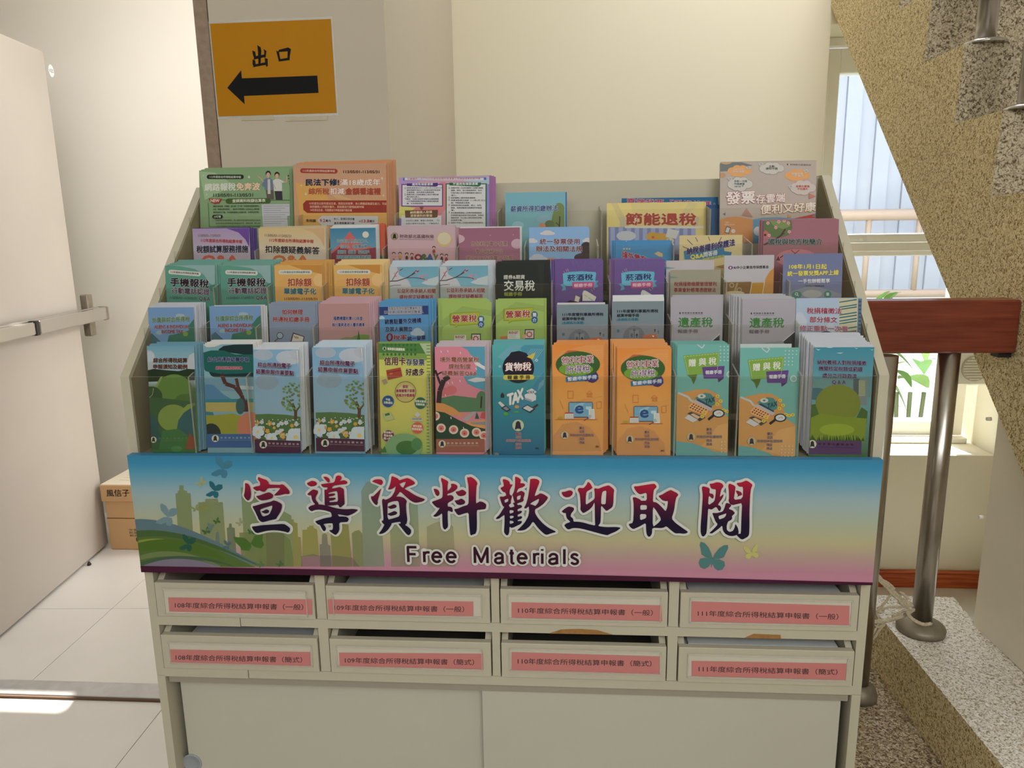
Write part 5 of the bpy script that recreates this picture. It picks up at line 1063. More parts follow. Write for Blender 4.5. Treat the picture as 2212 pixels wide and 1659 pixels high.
def mk2(dx, dy, k_=0):
    def a():
        def F(x, y): return (x+dx+k_*(y-600), y+dy)
        def PP(c, *p): P(c, *[F(*q_) for q_ in p])
        PP((186, 134, 72), (90, 590), (180, 570), (300, 545), (400, 545), (490, 590), (530, 680), (560, 790), (660, 850), (670, 1180), (450, 1150), (300, 1100), (90, 1050)); PP((196, 146, 86), (340, 1100), (500, 900), (660, 860), (670, 1180))
        PP((92, 150, 148), (90, 1050), (250, 1070), (420, 1130), (500, 1180), (90, 1180))
        line((176, 180, 184), [F(330, 90), F(370, 110), F(345, 145), F(300, 110), F(290, 90)], 10); line((170, 176, 178), [F(110, 580), F(210, 620), F(240, 660), F(270, 665)], 20)
        for r_ in range(6):
            for k in range(5): E((186, 192, 184), *F(525+k*36-(r_ > 1)*0, 95+r_*34), 6, 6, 7) if k*36+525 < 600 or r_ < 3 else None
        PP((110, 150, 54), (162, 218), (515, 185), (500, 388), (205, 408)); PP((70, 96, 30), (200, 408), (298, 400), (262, 498), (240, 440)); PP((84, 120, 40), (298, 404), (262, 498), (285, 450))
        PP((88, 56, 120), (345, 330), (565, 318), (555, 440), (362, 442)); PP((70, 40, 96), (498, 442), (555, 440), (505, 480))
        for p0, p1 in (((172, 228), (505, 196)), ((505, 196), (492, 378)), ((172, 228), (212, 398))):
            for k in range(12): t0 = k/12; line((190, 196, 130), [F(p0[0]+(p1[0]-p0[0])*t0, p0[1]+(p1[1]-p0[1])*t0), F(p0[0]+(p1[0]-p0[0])*(t0+.05), p0[1]+(p1[1]-p0[1])*(t0+.05))], 4)
        Tx('贈 與 稅', *F(215, 290), *F(482, 268), 74, (196, 200, 184), None, .03); Tx('報繳手冊', *F(378, 382), *F(536, 376), 38, (190, 190, 196), None, .03)
        E((170, 176, 178), *F(615, 400), 34, 34); E((104, 158, 150), *F(615, 400), 22, 22)
        PP((62, 120, 120), (275, 630), (370, 580), (430, 590), (470, 640), (470, 690), (420, 720)); E((184, 186, 176), *F(340, 612), 40, 22); E((62, 120, 120), *F(340, 612), 14, 10); Tx('TAX', *F(375, 668), *F(468, 640), 44, (24, 62, 70), None, .05)
        PP((160, 160, 166), (250, 660), (300, 645), (450, 735), (430, 760)); PP((40, 60, 84), (285, 650), (310, 640), (440, 712), (438, 728)); PP((214, 150, 96), (210, 710), (260, 665), (410, 745), (380, 800), (215, 745))
        for r_ in range(3):
            for k in range(6): E((56, 36, 34), *F(262+k*24-r_*15, 690+k*11+r_*17), 9, 6, 8)
        PP((180, 180, 180), (170, 825), (215, 790), (310, 840), (255, 868)); PP((60, 56, 60), (200, 780), (240, 765), (380, 820), (320, 858), (300, 840)); PP((196, 160, 120), (230, 790), (260, 780), (330, 815), (300, 835))
        for x, y in ((495, 612), (525, 660), (492, 690), (365, 775), (345, 812), (558, 750), (590, 760), (625, 752)): E((200, 176, 56), *F(x, y), 20, 17, 10); E((150, 120, 40), *F(x, y), 8, 7, 8)
        E((40, 34, 34), *F(505, 780), 60, 40); E((178, 190, 196), *F(505, 780), 46, 30); line((40, 34, 34), [F(455, 800), F(405, 840)], 24); line((190, 130, 90), [F(485, 785), F(520, 770), F(525, 790)], 6)
        Em(*F(237, 1010), 40, disc=(170, 160, 120), bell=(50, 40, 60))
        for i, t in enumerate(('臺北', '北區', '財政部中區國稅局', '南區', '高雄')):
            w_ = 54 if i != 2 else 246; Tx(t, *F(414-w_/2, 934+i*36), *F(414+w_/2, 934+i*36), 26, (74, 64, 96), (186, 160, 130), .02, hw=.05)
        for r_ in range(4):
            for k in range(4): E((190, 186, 170), *F(533+k*34, 1058+r_*32), 6, 6, 7)
    return a
tb = [(0, (104, 150, 146)), (1, (98, 158, 150))]
leaf(0, (1463, 746), (1576, 742), tb, 'turquoise and orange leaflet with green title flag, left one of the pair', K10, mk2(0, 0), n=6, sx=-.009, sz=.006, backc=(96, 152, 142), short='left turquoise flag leaflet')
leaf(0, (1599, 749), (1727, 753), tb, 'turquoise and orange leaflet with green title flag, half-unfolded right one', K10, mk2(610, 42, -.05), n=0, short='right turquoise flag leaflet')
leaf(0, (1599, 748), (1710, 737.5), (168, 184, 180), 'pale inner page standing up behind the half-unfolded turquoise leaflet', None, None, dyt=.04, yb=.014, kind='folded_page')
def a():
    for pts in ([(1560, 118), (1590, 135), (1640, 132), (1600, 142), (1565, 140)], [(1655, 190), (1690, 190), (1725, 188), (1692, 198)], [(1830, 140), (1850, 146), (1868, 144), (1850, 152)], [(1985, 158), (2005, 160), (2020, 154), (2004, 166)], [(1450, 148), (1478, 158), (1502, 156), (1478, 166)]): P((190, 196, 190), *pts)
    P((90, 130, 130), (1400, 440), (2000, 430), (2000, 620), (1380, 640)); E((60, 100, 110), 1460, 590, 110, 60); P((110, 122, 124), (1820, 445), (1960, 440), (1950, 700), (1800, 700)); P((70, 84, 92), (1820, 445), (1880, 440), (1870, 600), (1820, 600)); Rc((150, 156, 120), 1872, 460, 1935, 610)
    for k in range(11): line((90, 110, 90), [(1872, 470+k*13), (1935, 468+k*13)], 4)
    E((110, 120, 40), 1670, 690, 220, 190, 30); P((60, 96, 40), (1370, 700), (1450, 690), (1500, 830), (1370, 870)); P((60, 92, 40), (1900, 720), (1960, 760), (1950, 880), (1850, 820)); P((112, 132, 34), (1350, 850), (1500, 780), (1700, 810), (1950, 830), (1930, 1060), (1340, 1060)); E((130, 150, 40), 1660, 940, 170, 60)
    random.seed(4)
    for k in range(40): x = 1345+k*14.5; P((44, 76, 30), (x, 1050), (x+random.uniform(-20, 20), 990+random.uniform(-15, 20)), (x+14, 1050))
    P((82, 52, 96), (1330, 1045), (1900, 1048), (1895, 1180), (1320, 1175))
    for i, (t, x0, x1, y) in enumerate((('納稅義務人對稅捐稽徵', 1468, 1945, 282), ('機關核定稅額或罰鍰', 1482, 1908, 342), ('處分之行政救濟', 1518, 1850, 410), ('Q & A', 1612, 1742, 478))): Tx(t, x0, y-2, x1, y+8 if i < 3 else y, 44, (70, 36, 84), (150, 150, 160), .03, sh=(30, 30, 50))
    bureau(1418, 1078, 40, 1468, 1825, 1075, (56, 30, 60), 8, h=22)
leaf(0, (1759, 752.5), (1889, 747.5), [(0, (70, 100, 60)), (.45, (96, 142, 146)), (.75, (84, 134, 146)), (1, (58, 124, 142))], 'teal leaflet with green hill and purple foot band on a thick stack, last front-row pocket', K10, a, n=17, sx=-.013, sz=.022, backc=(176, 180, 186), short='thick teal-hill leaflet', edge=(196, 192, 198), gap=.0021, dyt=.016, yb=-.0+.006)
# ---------------- second row
def mk3(dx, dy, f=1.):
    def a():
        def F(x, y): return (x*f+dx, y+dy)
        P((140, 156, 166), *[F(*p) for p in ((370, 640), (400, 632), (450, 640), (470, 690), (360, 690))]); P((50, 104, 84), *[F(*p) for p in ((490, 760), (545, 690), (640, 620), (640, 930), (280, 930), (300, 850), (400, 830), (500, 800))])
        P((60, 96, 110), *[F(*p) for p in ((90, 860), (130, 830), (240, 930), (90, 930))]); E((130, 156, 166), *F(205, 822), 36, 20); E((116, 140, 60), *F(465, 835), 26, 24)
        Tx('外僑與綜合所得稅', *F(132, 700), *F(505, 686), 52, (84, 120, 84), (150, 170, 150), .03, sh=(40, 60, 60)); Tx('ALIENS & INDIVIDUAL', *F(155, 765), *F(505, 762), 34, (150, 56, 56), (170, 150, 150), .04, sh=(60, 40, 50)); Tx('INCOME TAX', *F(228, 812), *F(440, 812), 34, (150, 56, 60), (170, 150, 150), .04, sh=(60, 40, 50))
    return a
bb = [(0, (96, 132, 170)), (1, (104, 136, 172))]
leaf(1, (319.5, 664), (418, 664), bb, 'blue and green aliens income tax leaflet, leftmost in the second row', K3, mk3(0, 0), n=6, sx=.015, sz=.010, backc=(170, 172, 182), short='leftmost blue aliens-tax leaflet', edge=W1)
leaf(1, (452, 661.5), (562.6, 660.4), bb, 'blue and green aliens income tax leaflet, second pocket of its row', K3, mk3(631, -14), n=3, sx=.010, sz=.0, backc=(180, 178, 180), short='second blue aliens-tax leaflet', edge=W1)
def a():
    for t, x0, x1, y in (('如何辦理', 1425, 1632, 618), ('所得稅扣繳手冊', 1335, 1698, 692)): Tx(t, x0, y, x1, y, 50, (150, 50, 44), (190, 176, 176), .04)
    E((40, 40, 50), 1405, 852, 34, 34); E((130, 150, 160), 1405, 852, 28, 28); line((110, 60, 50), [(1385, 880), (1350, 910)], 10)
    P((70, 46, 70), (1535, 820), (1650, 860), (1640, 910), (1508, 910)); P((186, 176, 160), (1542, 835), (1640, 865), (1632, 910), (1522, 910)); Tx('TAX', 1542, 866, 1590, 874, 22, (90, 40, 70), None, .04)
leaf(1, (580, 655), (681, 656), [(0, (104, 116, 136)), (1, (116, 128, 146))], 'slate-grey withholding handbook with red title and clipboard', K3, a, n=5, sx=.018, sz=.004, backc=(120, 134, 152), short='slate-grey handbook')
def a():
    P((100, 130, 70), (230, 0), (231, 0), (232, 2)); E((96, 126, 50), 110, 905, 130, 65); E((120, 120, 90), -40, 915, 90, 50); P((50, 90, 40), (50, 910), (68, 795), (88, 910))
    Tx('稽徵機關核算112年度', -182, 680, 108, 682, 40, (34, 50, 110), (190, 180, 190), .03); Tx('執行業務者收入費用標準', -195, 745, 128, 746, 40, (34, 50, 110), (190, 180, 190), .03)
leaf(1, (687, 655.7), (796, 656), [(0, (160, 126, 130)), (1, (160, 122, 120))], 'pale pink standards leaflet with navy title above green hill', K4, a, n=7, sx=.020, sz=.014, backc=(178, 140, 148), short='pale pink standards leaflet')
def a():
    P((34, 52, 110), (270, 568), (825, 552), (825, 640), (270, 650)); PA((170, 176, 190), .6, (360, 566), (700, 558), (700, 640), (360, 646))
    Tx('加值型及非加值型營業稅法', 362, 582, 680, 578, 28, (40, 44, 60), (190, 190, 196), .02); Tx('第7條第1項第7款規定營業人', 322, 620, 715, 614, 30, (40, 44, 60), (190, 190, 196), .02)
    Tx('銷售駐臺外交機構', 328, 715, 690, 700, 50, (24, 40, 90), (130, 160, 190), .04, sh=(20, 30, 50)); Tx('及其人員開立', 335, 790, 602, 785, 48, (24, 40, 90), (130, 160, 190), .04, sh=(20, 30, 50))
    cloud((150, 170, 186), 655, 820, 140); Tx('0', 345, 870, 410, 866, 80, (130, 26, 44), (196, 190, 190), .05); Tx('稅率', 415, 872, 548, 868, 54, (140, 30, 44), (196, 190, 190), .04); Tx('統一發票', 555, 882, 735, 872, 44, (24, 44, 100), (150, 170, 190), .05)
    cloud((150, 176, 190), 300, 675, 60)
leaf(1, (819, 651.8), (925, 651.8), (72, 130, 176), 'bright blue leaflet with dark band and zero-rate title', K4, a, n=5, sx=.012, sz=.006, backc=(70, 136, 180), short='bright blue zero-rate leaflet')
def mk4(dx, dy):
    def a():
        def F(x, y): return (x+dx, y+dy)
        PA((150, 176, 90), .6, *[F(*p) for p in ((895, 700), (1100, 560), (1390, 600), (1390, 660), (1150, 620), (895, 780))])
        P((120, 130, 40), *[F(*p) for p in ((985, 628), (1270, 612), (1285, 740), (1060, 756), (1025, 778), (1030, 752), (975, 748), (970, 640))]); P((148, 156, 34), *[F(*p) for p in ((992, 634), (1268, 618), (1278, 734), (1055, 748), (1028, 768), (1034, 744), (982, 738))])
        Tx('營業稅', *F(1000, 686), *F(1242, 678), 74, (170, 36, 36), (196, 196, 180), .03, hw=.06)
        E((36, 80, 130), *F(1286, 688), 32, 34); E((36, 80, 130), *F(1286, 740), 32, 34); Tx('簡', *F(1268, 688), *F(1304, 688), 40, (190, 196, 200), None, .03); Tx('介', *F(1268, 742), *F(1304, 742), 38, (190, 196, 200), None, .03)
        P((188, 188, 176), *[F(*p) for p in ((1022, 848), (1136, 846), (1142, 930), (1018, 930))]); Tx('BUDGET', *F(1032, 866), *F(1124, 866), 24, (150, 40, 40), None, .05)
        for k in range(3): line((150, 156, 150), [F(1030, 888+k*13), F(1100, 888+k*13)], 5)
        P((40, 40, 44), *[F(*p) for p in ((1190, 832), (1284, 832), (1284, 930), (1184, 930))]); P((180, 176, 170), *[F(*p) for p in ((1198, 842), (1276, 842), (1276, 922), (1196, 922))])
        for k in range(9): t = k*.698; P((180, 50, 40), F(1234+36*math.cos(t), 884+36*math.sin(t)), F(1234+24*math.cos(t+.35), 884+24*math.sin(t+.35)), F(1234, 884), F(1234+24*math.cos(t-.35), 884+24*math.sin(t-.35)))
        E((190, 180, 176), *F(1234, 884), 17, 17); P((180, 100, 60), *[F(*p) for p in ((945, 905), (1015, 900), (1015, 930), (945, 930))]); E((190, 140, 110), *F(1182, 906), 16, 26)
    return a
gb = [(0, (126, 152, 84)), (1, (140, 164, 84))]
leaf(1, (954, 653), (1061.6, 653), gb, 'lime green booklet with speech-bubble title, left one of the two lime booklets', K4, mk4(0, 0), n=3, sx=-.010, sz=.008, short='left lime booklet')
leaf(1, (1070.5, 647), (1175, 646), gb, 'lime green booklet with speech-bubble title, right one, leaned higher', K4, mk4(533, -44), n=2, sx=.005, sz=.002, short='right lime booklet')
def mk5(dx, dy, f=1.):
    def a():
        def F(x, y): return (x*f+dx, y+dy)
        P((118, 122, 132), *[F(*p) for p in ((130, 960), (780, 955), (780, 1150), (140, 1150))])
        Tx('111年度營利事業所得稅', *F(205, 812), *F(718, 808), 40, (26, 30, 40), None, .045); Tx('結算申報手冊', *F(202, 866), *F(478, 864), 40, (26, 30, 40), None, .045); Tx('(含網路及媒體)', *F(198, 920), *F(474, 916), 38, (30, 96, 120), None, .03)
        for k in range(14):
            y = 1000+k*11
            for s_ in (-1, 1):
                w_ = math.sqrt(max(136**2-(1135-y)**2, 0)); w0 = 60 if k > 4 else 0
                if w_ > w0: line((70, 72, 84), [F(416+s_*w0, y), F(416+s_*w_, y)], 4)
        line((30, 30, 34), [F(418, 1030), F(418, 1150)], 6); line((30, 30, 34), [F(400, 1052), F(436, 1052)], 5)
        for c_ in ((386, 1105), (386, 1128)): E((30, 30, 34), *F(*c_), 13, 14); E((118, 122, 132), *F(*c_), 7, 8)
        P((30, 30, 34), F(450, 1090), F(466, 1115), F(434, 1115)); E((30, 30, 34), *F(450, 1128), 12, 14); E((118, 122, 132), *F(450, 1128), 6, 8)
        E((40, 100, 120), *F(216, 1060), 18, 20); P((176, 90, 50), F(525, 1115), F(700, 1095), F(705, 1150), F(525, 1150)); P((196, 196, 196), F(640, 1120), F(670, 1118), F(660, 1140))
        for x, y, c_ in ((678, 1052, (30, 30, 34)), (720, 1072, (40, 100, 120))): P(c_, F(x, y-20), F(x+14, y), F(x+5, y), F(x+5, y+22), F(x-5, y+22), F(x-5, y), F(x-14, y))
    return a
sb = [(0, (118, 122, 134)), (.5, (108, 122, 130)), (1, (106, 122, 128))]
leaf(1, (1202.7, 658.5), (1313.6, 656.8), sb, 'grey-blue 111 filing handbook, lower one with one page sprung open behind', K5, mk5(0, 0), n=0, edge=W1)
leaf(1, (1204, 658), (1307, 649), (184, 182, 180), 'white inner page sprung open behind the lower grey-blue handbook', None, None, dyt=.038, yb=.012, kind='folded_page')
leaf(1, (1322, 650.5), (1434, 651), sb, 'grey-blue 111 filing handbook, taller-standing one with white pages fanned behind', K5, mk5(688, -42), n=6, sx=.003, sz=.012, backc=(196, 196, 198), short='taller grey-blue handbook', edge=W1)
def mk6(dx, dy):
    def a():
        def F(x, y): return (x+dx, y+dy)
        Em(*F(648, 722), 15, disc=None, bell=(40, 30, 36)); Tx('財 政 部 北 區 國 稅 局', *F(672, 720), *F(905, 720), 16, (50, 46, 50), None, .03); line((60, 60, 64), [F(672, 740), F(908, 740)], 2)
        Tx('遺產稅', *F(628, 828), *F(1018, 826), 112, (48, 112, 44), None, .025); Tx('報繳手冊', *F(622, 930), *F(852, 928), 44, (62, 60, 66), None, .01)
        P((170, 170, 172), *[F(*p) for p in ((985, 1050), (1130, 925), (1160, 930), (1160, 1120), (985, 1120))]); P((44, 44, 48), *[F(*p) for p in ((1000, 1052), (1140, 935), (1160, 935), (1160, 1120), (1000, 1120))]); P((130, 130, 134), *[F(*p) for p in ((470, 1120), (560, 1090), (1000, 1030), (1060, 1120))])
    return a
hb = [(0, (132, 130, 136)), (1, (152, 148, 156))]
leaf(1, (1449, 641.5), (1556, 641), hb, 'light grey handbook with large green title, the narrower left one', K6, mk6(-812, -4), n=3, sx=.006, sz=.004, short='left grey green-title handbook', backc=(150, 150, 156))
leaf(1, (1604, 646), (1719, 645), hb, 'light grey handbook with large green title, the right one with layered left edges', K6, mk6(0, 0), n=8, sx=-.020, sz=.010, short='right grey green-title handbook', backc=(160, 158, 162))
def a():
    P((150, 170, 190), (1100, 540), (1650, 540), (1650, 980), (1100, 980)); cloud((170, 178, 190), 1200, 800, 160, 120); cloud((170, 178, 190), 1550, 900, 160, 90)
    P((176, 172, 140), (1645, 548), (1862, 552), (1850, 980), (1640, 980)); P((80, 104, 130), (1862, 552), (1905, 556), (1900, 1000), (1850, 1000))
    for k, y in enumerate((575, 632, 658, 720, 752, 790, 820, 885)): P((30, 96, 106), (1648, y+14), (1848, y-18), (1846, y-4), (1648, y+26))
    for k in range(9): Rc((50, 70, 100), 1868, 580+k*44, 1895, 596+k*44)
    Tx('稅捐稽徵法', 1278, 690, 1672, 694, 66, (160, 44, 70), (190, 180, 190), .03, sh=(70, 60, 80)); Tx('部分條文', 1312, 790, 1622, 795, 64, (160, 40, 60), (190, 180, 190), .03, sh=(70, 60, 80)); Tx('修正重點一次看', 1196, 890, 1745, 900, 66, (176, 96, 116), (180, 176, 184), .03, sh=(100, 90, 110))
    P((70, 90, 110), (1380, 960), (1500, 915), (1620, 960), (1620, 990), (1380, 990)); P((96, 100, 104), (1620, 940), (1840, 910), (1850, 990), (1620, 990))
leaf(1, (1720, 643), (1861.7, 644), (136, 166, 190), 'sky-blue leaflet with red title and striped office block, rightmost in the second row', K6, a, n=0, edge=W1)
# ---------------- third row
def mk7(dx, dy, sk=0.):
    def a():
        def F(x, y): return (x+dx, y+dy+sk*(x-258))
        P((126, 156, 156), *[F(*p) for p in ((300, 150), (757, 150), (757, 360), (700, 330), (650, 250), (560, 190), (430, 165))]); P((54, 112, 98), *[F(*p) for p in ((757, 340), (700, 360), (600, 380), (757, 420))])
        pill((184, 186, 176), *F(316, 218), *F(596, 240), 22); Tx('112年度綜合所得稅結算申報', *F(315, 218), *F(596, 238), 20, (50, 44, 50), None, .02)
        Tx('手機報稅', *F(315, 318), *F(695, 336), 82, (34, 16, 34), (186, 180, 180), .04, hw=.06); Tx('行動電話認證', *F(328, 404), *F(705, 418), 62, (70, 32, 82), (190, 186, 190), .03, hw=.06)
        Tx('113/05/01-113/05/31', *F(312, 474), *F(580, 482), 24, (40, 80, 80), None, .03); Tx('Q&A', *F(600, 486), *F(712, 492), 44, (60, 32, 70), (160, 170, 160), .03)
    return a
qb = [(0, (62, 116, 102)), (1, (84, 138, 122))]
leaf(2, (356, 572.5), (464, 573.5), qb, 'green mobile filing leaflet, the leftmost, slightly tilted', K3, mk7(0, 0), n=7, sx=.022, sz=.012, backc=(96, 146, 134), short='leftmost green mobile-filing leaflet')
leaf(2, (474.7, 573.6), (584, 573.6), qb, 'green mobile filing leaflet, the second one, standing upright', K3, mk7(566, 6, -.045), n=7, sx=.016, sz=.013, backc=(96, 146, 134), short='second green mobile-filing leaflet')
def mk8(dx, dy):
    def a():
        def F(x, y): return (x+dx, y+dy)
        P((200, 154, 80), *[F(*p) for p in ((1345, 150), (1820, 150), (1820, 300), (1700, 320), (1500, 290), (1420, 300), (1345, 350))]); E((206, 166, 106), *F(1830, 300), 95, 75); P((180, 122, 44), *[F(*p) for p in ((1500, 150), (1820, 150), (1820, 240), (1640, 200))])
        pill((188, 186, 172), *F(1412, 221), *F(1704, 221), 22); Tx('112年度綜合所得稅結算申報', *F(1415, 221), *F(1702, 221), 20, (60, 80, 90), None, .02)
        Tx('扣除額', *F(1482, 322), *F(1718, 322), 78, (176, 70, 34), (196, 186, 166), .04, hw=.06); Tx('單據電子化', *F(1445, 410), *F(1765, 412), 60, (34, 112, 136), (196, 186, 166), .04, hw=.06)
        Tx('113/05/01-113/05/31', *F(1450, 485), *F(1775, 487), 24, (96, 66, 34), None, .03)
    return a
yb_ = [(0, (190, 146, 80)), (1, (196, 150, 84))]
leaf(2, (592, 571.5), (695, 572.5), yb_, 'mustard deduction-receipts leaflet, left one of the pair', K3, mk8(0, 0), n=7, sx=.021, sz=.011, backc=(190, 138, 66), short='left mustard leaflet')
leaf(2, (721, 572.5), (825, 571.5), yb_, 'mustard deduction-receipts leaflet, right one of the pair', K3, mk8(580, -2), n=6, sx=.012, sz=.012, backc=(206, 176, 116), short='right mustard leaflet')
def mk9(dx, dy):
    def a():
        def F(x, y): return (x+dx, y+dy)
        P((170, 174, 176), *[F(*p) for p in ((375, 170), (450, 170), (470, 250), (560, 300), (600, 380), (380, 380))]); P((168, 178, 180), *[F(*p) for p in ((690, 330), (760, 290), (865, 260), (865, 360), (760, 350))])
        P((150, 158, 156), *[F(*p) for p in ((375, 372), (865, 366), (865, 480), (375, 480))])
        bc = (80, 42, 42)
        line(bc, [F(378, 312), F(450, 308), F(540, 280), (F(610, 240)), F(668, 205)], 9); line(bc, [F(540, 278), F(620, 275), F(700, 285), F(750, 300)], 6); line(bc, [F(400, 305), F(450, 220), F(510, 185)], 6); line(bc, [F(590, 250), F(650, 195)], 5); line(bc, [F(380, 362), F(420, 352), F(470, 350)], 5)
        for x, y in ((470, 175), (465, 210), (430, 235), (480, 350), (680, 262), (705, 255), (740, 258), (700, 275), (655, 200), (640, 225), (735, 298), (440, 262)): E((196, 120, 136), *F(x, y), 11, 9, 8)
        Tx('公益彩券承銷人相關', *F(452, 406), *F(832, 408), 44, (150, 44, 50), (190, 180, 180), .03, sh=(70, 60, 66)); Tx('課稅規定疑義解答', *F(475, 468), *F(815, 466), 44, (150, 44, 50), (190, 180, 180), .03, sh=(70, 60, 66))
    return a
cb_ = [(0, (110, 146, 160)), (.7, (116, 158, 172)), (1, (96, 148, 166))]
leaf(2, (841, 576.5), (946.6, 576), cb_, 'blossom-branch lottery leaflet, left one, partly covered by grey shine', K4, mk9(0, 0), n=6, sx=.004, sz=.014, backc=(164, 182, 192), short='left blossom-branch leaflet', edge=W1)
leaf(2, (950, 574.7), (1054, 573.6), cb_, 'blossom-branch lottery leaflet, right one, next to the black booklet', K4, mk9(490, -6), n=6, sx=.013, sz=.012, backc=(176, 186, 190), short='right blossom-branch leaflet', edge=W1)
def a():
    P((30, 36, 30), (1850, 130), (1915, 128), (1900, 470), (1880, 470)); Tx('證券&期貨', 1512, 270, 1722, 268, 42, (186, 186, 176), None, .02); Tx('交易稅', 1515, 355, 1820, 354, 104, (192, 192, 184), None, .02); Tx('報繳手冊', 1516, 440, 1694, 438, 40, (150, 156, 50), None, .01)
leaf(2, (1071.4, 568), (1176, 567), (24, 30, 24), 'black securities tax booklet with white title', K4, a, n=5, sx=.011, sz=.006, backc=(30, 34, 30), short='black booklet', edge=(120, 124, 116))
def mk10(dx, dy):
    def a():
        def F(x, y): return (x+dx, y+dy)
        for k in range(9): PA((120, 96, 160), .45, F(430, 360), F(300+k*62, 130), F(325+k*62, 130))
        P((70, 140, 170), *[F(*p) for p in ((175, 435), (230, 420), (250, 500), (195, 515), (210, 470))]); P((70, 140, 170), *[F(*p) for p in ((600, 380), (660, 390), (630, 420), (655, 460), (600, 480))])
        P((84, 158, 184), *[F(*p) for p in ((208, 295), (300, 275), (450, 268), (620, 278), (628, 300), (608, 440), (560, 455), (250, 452), (215, 430))]); P((180, 60, 110), *[F(*p) for p in ((325, 405), (608, 400), (600, 475), (345, 488), (330, 470))])
        Tx('菸酒稅', *F(265, 352), *F(585, 338), 78, (24, 44, 110), (140, 190, 206), .04, hw=.05); Tx('報繳手冊', *F(350, 447), *F(578, 438), 44, (200, 176, 190), None, .03)
        for p in ([(235, 285), (220, 270)], [(260, 275), (250, 245)], [(282, 272), (266, 235)], [(565, 490), (580, 520)], [(590, 478), (608, 500)]): line((190, 160, 130), [F(*q_) for q_ in p], 4)
        P((190, 190, 180), *[F(*p) for p in ((455, 545), (470, 510), (500, 512), (630, 590), (610, 640), (540, 640), (455, 640))]); P((190, 180, 160), *[F(*p) for p in ((370, 570), (425, 595), (405, 655), (355, 640))]); line((30, 24, 30), [F(445, 570), F(440, 650)], 14); P((50, 30, 40), *[F(*p) for p in ((250, 665), (300, 628), (370, 650), (440, 665))])
        line((60, 120, 80), [F(530, 600), F(585, 635)], 5); line((170, 60, 60), [F(475, 560), F(520, 590)], 4)
    return a
pb = [(0, (84, 58, 118)), (1, (92, 68, 126))]
leaf(2, (1199, 563), (1303, 561.5), pb, 'purple tax booklet with blue ribbon badge, left one of the two', K5, mk10(0, 0), n=3, sx=-.007, sz=.003, short='left purple booklet')
leaf(2, (1327, 561.5), (1436, 560), pb, 'purple tax booklet with blue ribbon badge, right one of the two', K5, mk10(735, -5), n=3, sx=-.008, sz=.003, short='right purple booklet', backc=(110, 80, 130))
def a():
    P((92, 128, 118), (1555, 330), (1675, 345), (1560, 358)); P((140, 136, 116), (1555, 255), (2200, 250), (2200, 560), (1555, 560)); P((92, 128, 118), (1555, 330), (1675, 345), (1560, 358))
    Tx('稅捐稽徵機關管理營利', 1608, 428, 2140, 426, 54, (140, 50, 46), (160, 140, 120), .04, sh=(70, 56, 50)); Tx('事業會計帳簿憑證辦法', 1605, 502, 2130, 502, 54, (140, 50, 46), (160, 140, 120), .04, sh=(70, 56, 50))
leaf(2, (1448, 583), (1557, 582.5), (142, 138, 120), 'greige bookkeeping-rules leaflet with dark red title, standing low in front of a taller one', K5, a, n=0, edge=W1)
def a(): P((104, 140, 136), (1500, 208), (1630, 228), (1505, 242)); P((150, 110, 60), (2060, 130), (2061, 130), (2061, 131))
leaf(2, (1439.4, 562.5), (1543, 562), (168, 162, 164), 'blank-topped off-white leaflet standing taller behind the greige one', K5, a, n=0, dyt=.043, yb=.02)
def a():
    P((176, 122, 52), (910, 200), (860, 240), (810, 320), (780, 420), (780, 500), (910, 500)); P((120, 84, 40), (340, 368), (640, 360), (660, 380), (640, 500), (340, 500)); P((170, 120, 30), (650, 375), (790, 370), (775, 500), (635, 500)); line((196, 190, 180), [(655, 370), (632, 500)], 6); line((196, 190, 180), [(800, 355), (775, 500)], 6)
    E((150, 130, 90), 425, 400, 30); E((110, 80, 46), 425, 400, 16); E((150, 130, 90), 510, 455, 30); E((110, 80, 46), 510, 455, 16); line((150, 130, 90), [(455, 480), (490, 375)], 20); E((176, 160, 120), 460, 490, 110, 24)
    Rc((168, 164, 168), 340, 60, 908, 352)
    E((40, 56, 130), 411, 202, 27, 20); E((190, 60, 80), 411, 202, 17, 14); E((190, 186, 196), 411, 202, 7, 12); Tx('財團法人', 446, 202, 478, 202, 26, (30, 34, 60), None, .02); Tx('中小企業信用保證基金', 480, 200, 845, 192, 34, (26, 26, 34), None, .03)
    P((176, 122, 52), (910, 200), (860, 240), (815, 310), (800, 352), (910, 352))
leaf(2, (1564.6, 551.4), (1672.4, 551), (168, 164, 168), 'white guarantee-fund leaflet with small round logo and orange arc', K6, a, n=0, edge=W1)
def a():
    P((126, 128, 140), (1020, 500), (1330, 400), (1680, 500), (1680, 540), (1020, 540)); 
    Tx('108年1月1日起', 1078, 190, 1505, 188, 56, (190, 178, 56), (60, 60, 40), .03, hw=.05); Tx('統一發票兌獎APP上線', 1058, 270, 1640, 255, 58, (196, 180, 56), (60, 60, 40), .03, hw=.05); Tx('一手包辦輕鬆享', 1182, 355, 1540, 348, 48, (180, 180, 184), (80, 84, 100), .03); Tx('全天候24小時即時領獎', 1262, 410, 1475, 410, 20, (60, 60, 70), None, .01)
    E((150, 152, 150), 1340, 500, 110, 46, 20); E((70, 120, 106), 1165, 510, 54, 44); E((190, 200, 196), 1160, 500, 18, 17); E((70, 120, 106), 1160, 500, 12, 11); line((190, 200, 196), [(1172, 512), (1185, 526)], 6); E((70, 120, 106), 1515, 505, 42, 44); Rc((170, 190, 186), 1500, 485, 1530, 520)
leaf(2, (1692.3, 548.5), (1820.9, 547), [(0, (120, 124, 142)), (1, (98, 106, 142))], 'dusky blue leaflet with yellow January title, rightmost in the third row', K6, a, n=0, edge=W1)
